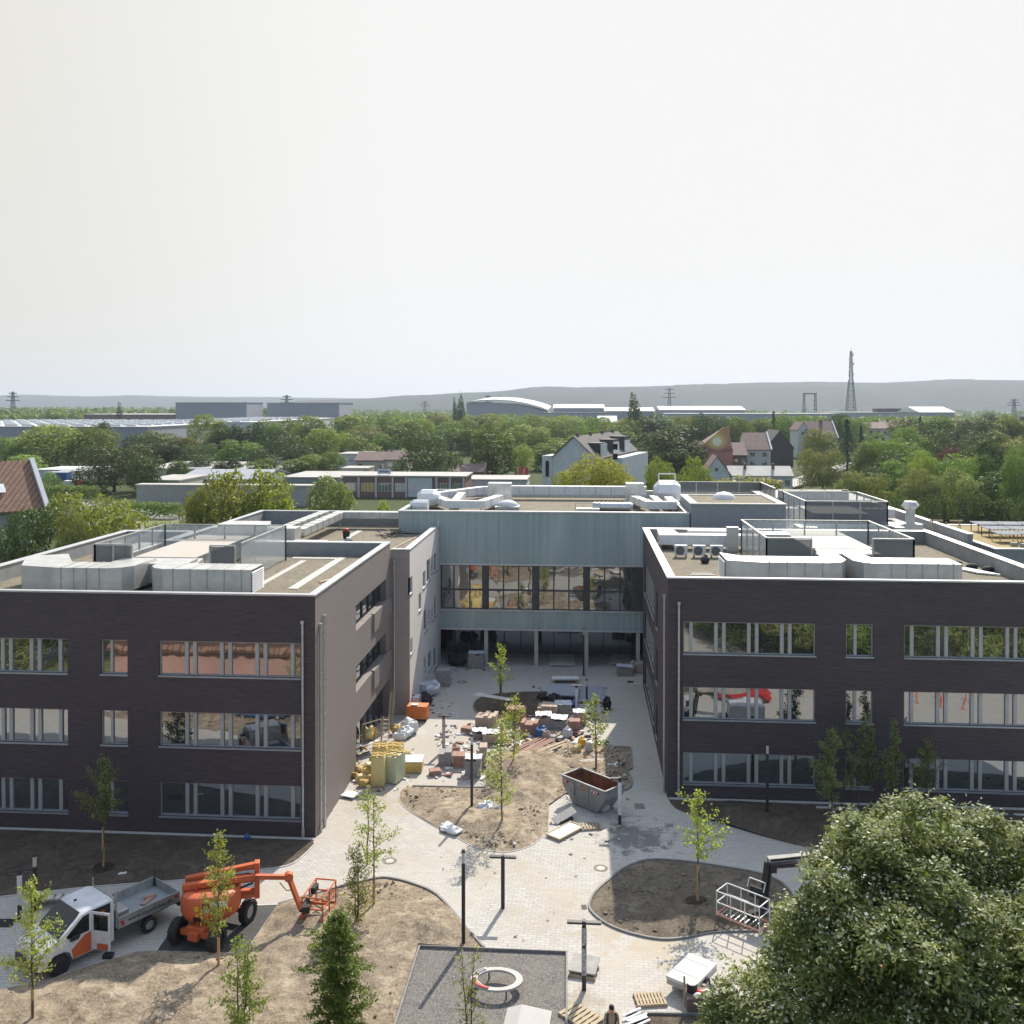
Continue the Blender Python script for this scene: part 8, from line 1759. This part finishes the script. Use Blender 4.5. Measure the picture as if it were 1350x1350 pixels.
# scattered scraps of packaging, stone and wood over the court
def litter(px0, px1, py0, py1, n, seed, mats, smin=.04, smax=.22):
    rnd = random.Random(seed); mb = MB()
    for i in range(n):
        c = G(rnd.uniform(px0, px1), rnd.uniform(py0, py1)); s = rnd.uniform(smin, smax) * rnd.random() ** .6 + .03; mb.mi(rnd.randrange(len(mats)))
        mb.cbox((c.x, c.y, .04 + s * .12), (s * rnd.uniform(1, 2.2), s * rnd.uniform(.5, 1.2), s * rnd.uniform(.1, .5)), rnd.uniform(0, 3), rnd.uniform(-.3, .3), rnd.uniform(-.3, .3))
    o = mb.build('site_debris', [M[m] for m in mats], fix=False); o['kind'] = 'stuff'
litter(636, 790, 945, 988, 420, 1, ('paver_r', 'paver_b', 'white_pl', 'vest', 'paver_g', 'wood', 'tarp'), .05, .42); litter(575, 665, 955, 1030, 220, 2, ('paver_r', 'paver_b', 'white_pl', 'paver_g', 'tarp'), .04, .32)
litter(466, 545, 985, 1045, 170, 3, ('insul', 'bag_y', 'white_pl', 'wood', 'paver_b')); litter(555, 600, 880, 945, 90, 4, ('vest', 'white_pl', 'tarp', 'paver_g', 'wood')); litter(590, 660, 868, 886, 70, 5, ('vest', 'white_pl', 'paver_g'))
litter(690, 800, 905, 962, 260, 6, ('vest', 'paver_g', 'blue', 'white_pl', 'wood')); litter(740, 810, 975, 1010, 90, 7, ('white_pl', 'yellow', 'concrete', 'vest')); litter(700, 830, 1050, 1110, 70, 8, ('concrete', 'wood', 'paver_g'), .03, .12)
litter(560, 780, 1120, 1340, 22, 9, ('wood', 'paver_b', 'concrete'), .02, .07); litter(835, 1000, 870, 1040, 30, 10, ('vest', 'paver_g'), .03, .1)
# ------------------------------------------------------------------ young trees on the site
def young_tree(px, by, ty, wpx, cb, leaf, label, n=2200, ls=.14, seed=1, dens=1.0, multi=1, group='young trees planted in the court', base=None, wrap='stake', narrow=1.0, name='young_tree', wrap_to=.9, lens=.55):
    b = base if base is not None else G(px, by); D = b.y; h = PY(px, ty, D).z; cbz = PY(px, cb, D).z; W = wpx / F * D
    rnd = random.Random(seed); rn = np.random.RandomState(seed); t = thing(name, (b.x, b.y, .02), label, 'tree', group); tr = MB(); C, Nn, S_ = [], [], []
    for m_ in range(multi):
        ox, oy = (rnd.uniform(-.3, .3), rnd.uniform(-.3, .3)) if multi > 1 else (0, 0)
        top = Vector((ox * 1.6 + rnd.uniform(-.1, .1), oy * 1.6, h * rnd.uniform(.86, 1) if m_ else h)); p0 = Vector((ox * .3, oy * .3, 0)); pts = [p0.lerp(top, i / 8) + Vector((rnd.uniform(-.035, .035), rnd.uniform(-.035, .035), 0)) * (1 if i else 0) for i in range(9)]
        for i in range(8): tr.cyl(pts[i], pts[i + 1], .052 * (1 - i / 9.5) / multi ** .4, .052 * (1 - (i + 1) / 9.5) / multi ** .4, 7, cap=False)
        nb = int(26 * dens)
        for k in range(nb):
            f_ = (k + rnd.random()) / nb; z = cbz + (h - cbz) * f_ * .97; q = pts[min(7, int(z / h * 8))].lerp(pts[min(8, int(z / h * 8) + 1)], (z / h * 8) % 1)
            a = rnd.uniform(0, 6.283); prof = math.sin(min(1, (f_ + .12) * 1.25) * math.pi) ** .6 if f_ < .68 else (1 - f_) * 1.9 + .12
            L = W / 2 * prof * rnd.uniform(.45, 1.3) * narrow; up = rnd.uniform(.2, .9)
            e = q + Vector((math.cos(a) * L, math.sin(a) * L, L * up + .05)); tr.cyl(q, e, .014, .004, 4, cap=False)
            nl = max(3, int(.62 * n / (nb * multi) * (L / (W / 2) + .3)))
            for j in range(nl):
                s = rnd.random() ** .6; v = q.lerp(e, s) + Vector((rn.normal() * .06, rn.normal() * .06, rn.normal() * .07)) * (1 + W * lens * .5); C.append(v); Nn.append((rn.normal() * .8 + math.cos(a) * .3, rn.normal() * .8 + math.sin(a) * .3, .55 + rn.normal() * .4)); S_.append(ls * .92 * rn.uniform(.5, 1.3))
    tr.build('trunk', M['bark'], t, smooth=True)
    if wrap and multi == 1: MB().cyl((0, 0, 0), (0, 0, cbz * wrap_to), .065, .058, 9).build('trunk_wrap', M[wrap], t, smooth=True)
    me = leaf_cloud('crown', np.array(C), np.array(Nn), np.array(S_), seed, .62); me.materials.append(LM[leaf]); c_ = bpy.data.objects.new('crown', me); COL.objects.link(c_); c_.parent = t
    return t
young_tree(662, 1091, 948, 56, 1066, 'young', 'young tree with tan trunk in the middle of the sandy bed', 2600, .15, 1, 1.5); young_tree(677, 1012, 918, 52, 990, 'young', 'young tree behind the central one, among stacks and planks', 2000, .16, 2, 1.2)
young_tree(661, 935, 850, 32, 905, 'young', 'small round headed young tree in the dark oval bed', 1500, .16, 3, 1.1); young_tree(786, 1018, 915, 42, 990, 'young', 'thin young tree with red brown trunk behind the skip', 1100, .16, 4, 1, wrap='paver_r', wrap_to=1)
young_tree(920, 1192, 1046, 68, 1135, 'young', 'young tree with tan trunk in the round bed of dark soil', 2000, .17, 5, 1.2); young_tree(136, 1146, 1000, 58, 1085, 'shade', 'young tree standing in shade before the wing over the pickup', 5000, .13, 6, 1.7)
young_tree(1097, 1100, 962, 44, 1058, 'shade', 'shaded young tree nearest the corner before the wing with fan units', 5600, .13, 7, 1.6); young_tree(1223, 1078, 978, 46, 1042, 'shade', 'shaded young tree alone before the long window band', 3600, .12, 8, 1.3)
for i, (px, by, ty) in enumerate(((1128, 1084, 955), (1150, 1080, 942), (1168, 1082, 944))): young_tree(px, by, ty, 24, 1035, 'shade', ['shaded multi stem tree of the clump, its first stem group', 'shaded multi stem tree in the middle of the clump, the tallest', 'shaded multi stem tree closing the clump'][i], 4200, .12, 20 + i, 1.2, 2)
young_tree(43, 1352, 1160, 74, 1300, 'young', 'leafy young tree standing in front of the pickup cab', 3600, .13, 9, 1.7); young_tree(288, 1278, 1098, 50, 1232, 'young', 'slender young tree in front of the orange boom lift', 4200, .12, 10, 1.9, narrow=.9)
young_tree(493, 1196, 1048, 58, 1150, 'young', 'upright young tree at the kerb of the soil bed, the taller of two', 1900, .13, 11, 1.2); young_tree(472, 1222, 1112, 50, 1215, 'young', 'bushy multi stem young tree below the taller one at the kerb', 3000, .12, 12, 1.0, 3)
young_tree(317, 1385, 1238, 64, 1375, 'bright', 'bright green low bushy tree in front of the slender tree', 4500, .13, 13, 1.4, 2); young_tree(620, 1390, 1254, 46, 1385, 'young', 'sparse young shrub like tree in front of the ring seat', 1100, .12, 14, 1.0, 2, wrap=None)
sh = G(484, 1140)
young_tree(484, 1140, 1040, 40, 1085, 'young', 'thin leafy leader behind the upright young tree', 500, .13, 15, .6, wrap=None)
# dark planting mulch rings
for i, (px, by, r) in enumerate(((136, 1145, .55), (1097, 1101, .6), (1150, 1085, 1.2), (920, 1192, .7))):
    c = G(px, by); o = MB().lathe((c.x, c.y, 0), [(r, .04), (r * .8, .14), (r * .3, .16)], 16).build('soil_mound', M['soil_dk2'] if 'soil_dk2' in M else M['bark'], smooth=True); o['kind'] = 'structure'
# conifer in front
def conifer(px, by, ty, wpx, label, seed=3):
    b = Vector((PY(px, by, 33.5).x, 33.5, 0)); h = PY(px, ty, 33.5).z; W = wpx / F * 33.5; t = thing('conifer', b, label, 'tree'); rn = np.random.RandomState(seed); C, Nn, S_ = [], [], []; tr = MB(); tr.cyl((0, 0, 0), (0, 0, h * .93), .11, .02, 8)
    for k in range(230):
        z = h * (.02 + .95 * rn.rand() ** .9); a = rn.uniform(0, 6.283); f_ = z / h; rad = W / 2 * (1.0 if f_ < .6 else max(.16, ((1.03 - f_) / .43) ** .8)) * rn.uniform(.45, 1.15) * (.82 + .3 * math.sin(3 * a + z * 3.1) * math.sin(z * 2.3 + 1)) * (1 + .75 * (math.cos(a - 3.3) > .55) * (abs(f_ - .72) < .09))
        q = Vector((0, 0, z - rad * .1)); e = Vector((math.cos(a) * rad, math.sin(a) * rad, z + rad * rn.uniform(-.05, .35))); tr.cyl(q, e, .015, .004, 4, cap=False); m_ = int(40 + rad * 60)
        s = .25 + .78 * rn.rand(m_) ** .7; side = rn.normal(size=(m_, 3)) * np.array([.09, .09, .05])
        C.append(np.array(q)[None] * (1 - s[:, None]) + np.array(e)[None] * s[:, None] + side); Nn.append(rn.normal(size=(m_, 3)) * .5 + np.array([math.cos(a) * .2, math.sin(a) * .2, .9])); S_.append(.105 * rn.uniform(.6, 1.5, m_))
    tr.build('trunk', M['bark'], t); me = leaf_cloud('crown', np.concatenate(C), np.concatenate(Nn), np.concatenate(S_), seed, .5); me.materials.append(LM['conifer']); c_ = bpy.data.objects.new('crown', me); COL.objects.link(c_); c_.parent = t
conifer(447, 1380, 1196, 90, 'dense bright green conifer in the soil bed at the lower edge')
# ------------------------------------------------------------------ the big tree at the lower right
def big_tree():
    rn = np.random.RandomState(11)
    lobes = [(1160, 1118, 21.5, 1.15), (1205, 1125, 21.5, .95), (1110, 1150, 21.0, .95), (1290, 1130, 22.0, 1.1), (1335, 1165, 22, 1.1), (1240, 1185, 21, .95), (1085, 1205, 20.5, .95), (1150, 1195, 20, 1.2), (1230, 1225, 19.5, 1.3), (1310, 1235, 20, 1.4), (1400, 1230, 21, 1.6), (1060, 1250, 20.5, .85), (1120, 1265, 19.5, 1.1), (1190, 1290, 19, 1.3), (1270, 1310, 18.8, 1.4), (1360, 1320, 19, 1.5),
             (1010, 1280, 20.2, .75), (985, 1315, 19.8, .85), (945, 1330, 19.9, .42), (1050, 1320, 19.3, 1.0), (1120, 1345, 18.8, 1.2), (960, 1372, 19.4, .7), (1020, 1375, 19, .95), (1100, 1400, 18.4, 1.3), (1220, 1400, 18, 1.7), (1340, 1410, 18, 1.8), (1010, 1430, 19, 1.2), (1180, 1340, 21, 2.0), (1290, 1280, 22.5, 2.2), (1190, 1215, 23, 1.5), (1420, 1330, 22, 2.2), (1120, 1470, 20, 2), (1280, 1500, 20, 2.6)]
    lobes = [(x_ + (30 if y_ < 1300 else 10), y_ + 10, D_, r_) for x_, y_, D_, r_ in lobes]
    for q in range(60):       # small clumps that break up the outline
        a_ = lobes[rn.randint(0, 16)]; an = rn.uniform(0, 6.283); lobes.append((a_[0] + math.cos(an) * a_[3] * 62, a_[1] - abs(math.sin(an)) * a_[3] * 50, a_[2] + rn.uniform(-1, 1), rn.uniform(.25, .55)))
    lobes = [(x_, y_, D_, r_ * rn.uniform(.66, .92)) for x_, y_, D_, r_ in lobes]
    base = Vector((9.2, 21.2, 0)); t = thing('big_tree', base, 'big feathery leaved tree with pale painted sun glints filling the lower corner', 'tree')
    C, Nn, S_, Bc, Bn = [], [], [], [], []; tr = MB(); tr.cyl((0, 0, -.1), (0, 0, 4.5), .36, .26, 12)
    for k, (px, py, D, r) in enumerate(lobes):
        c = np.array(PY(px, py, D)) - np.array(base); n = int(185 * r * r) + 60
        if k % 2 == 0: m_ = Vector((0, 0, 4.3)).lerp(Vector(c), .5) + Vector((0, 0, .3)); tr.cyl((0, 0, 4.3), m_, .17, .09, 7, cap=False); tr.cyl(m_, Vector(c), .09, .03, 6, cap=False); [tr.cyl(Vector(c), Vector(c) + Vector(rn.normal(size=3)) * r * .6, .03, .01, 4, cap=False) for _ in range(4)]
        d = rn.normal(size=(n, 3)); d /= np.linalg.norm(d, axis=1)[:, None]; d[:, 2] = np.where(d[:, 2] < -.55, -d[:, 2], d[:, 2])
        rr = r * (1 - .5 * rn.rand(n) ** 2.2) * (1 + .13 * np.sin(d[:, 0] * 7 + k) + .13 * np.cos(d[:, 1] * 8 + 2 * k)); P = c + d * rr[:, None] * np.array([1, 1, .82])
        for p, dd_ in zip(P, d):
            out = dd_ * .7 + rn.normal(size=3) * .45; out[2] = out[2] * .5 - .05; out /= np.linalg.norm(out); L = rn.uniform(.28, .5); sd = np.cross(out, [0, 0, 1]); sd /= max(1e-3, np.linalg.norm(sd)); dr_ = np.array([0, 0, -.35])
            m_ = 9
            for j in range(m_):
                s = (j // 2 + 1) / (m_ / 2 + .5); q = p + out * L * s + dr_ * L * s * s + sd * (.075 * (1 if j % 2 else -1) if j < m_ - 1 else 0)
                C.append(q + rn.normal(size=3) * .015); Nn.append(np.array([0, 0, 1.]) + dd_ * .5 + rn.normal(size=3) * .5); S_.append(rn.uniform(.10, .19))
            if dd_[2] > .0 and rn.rand() < .3:  # pale flecks on upward sprays, painted in for sun glints on leaves
                for j in range(7): Bc.append(p + out * L * .3 + rn.normal(size=3) * .11 + np.array([0, 0, .07])); Bn.append(rn.normal(size=3) + np.array([0, 0, .6]))
    tr.build('trunk', M['bark'], t, smooth=True)
    me = leaf_cloud('crown', np.array(C), np.array(Nn), np.array(S_), 5, .38); me.materials.append(LM['big']); o = bpy.data.objects.new('crown', me); COL.objects.link(o); o.parent = t
    me = leaf_cloud('painted_glint', np.array(Bc), np.array(Bn), rn.uniform(.05, .115, len(Bc)), 6, .7); me.materials.append(M['painted_glint']); o = bpy.data.objects.new('painted_glint', me); COL.objects.link(o); o.parent = t
    print('big tree leaves', len(C), len(Bc))
M['painted_glint'] = leaf_mat('painted_glint_cream', (.42, .44, .26), (.62, .62, .46), .12, .5, gloss=.02)
big_tree()
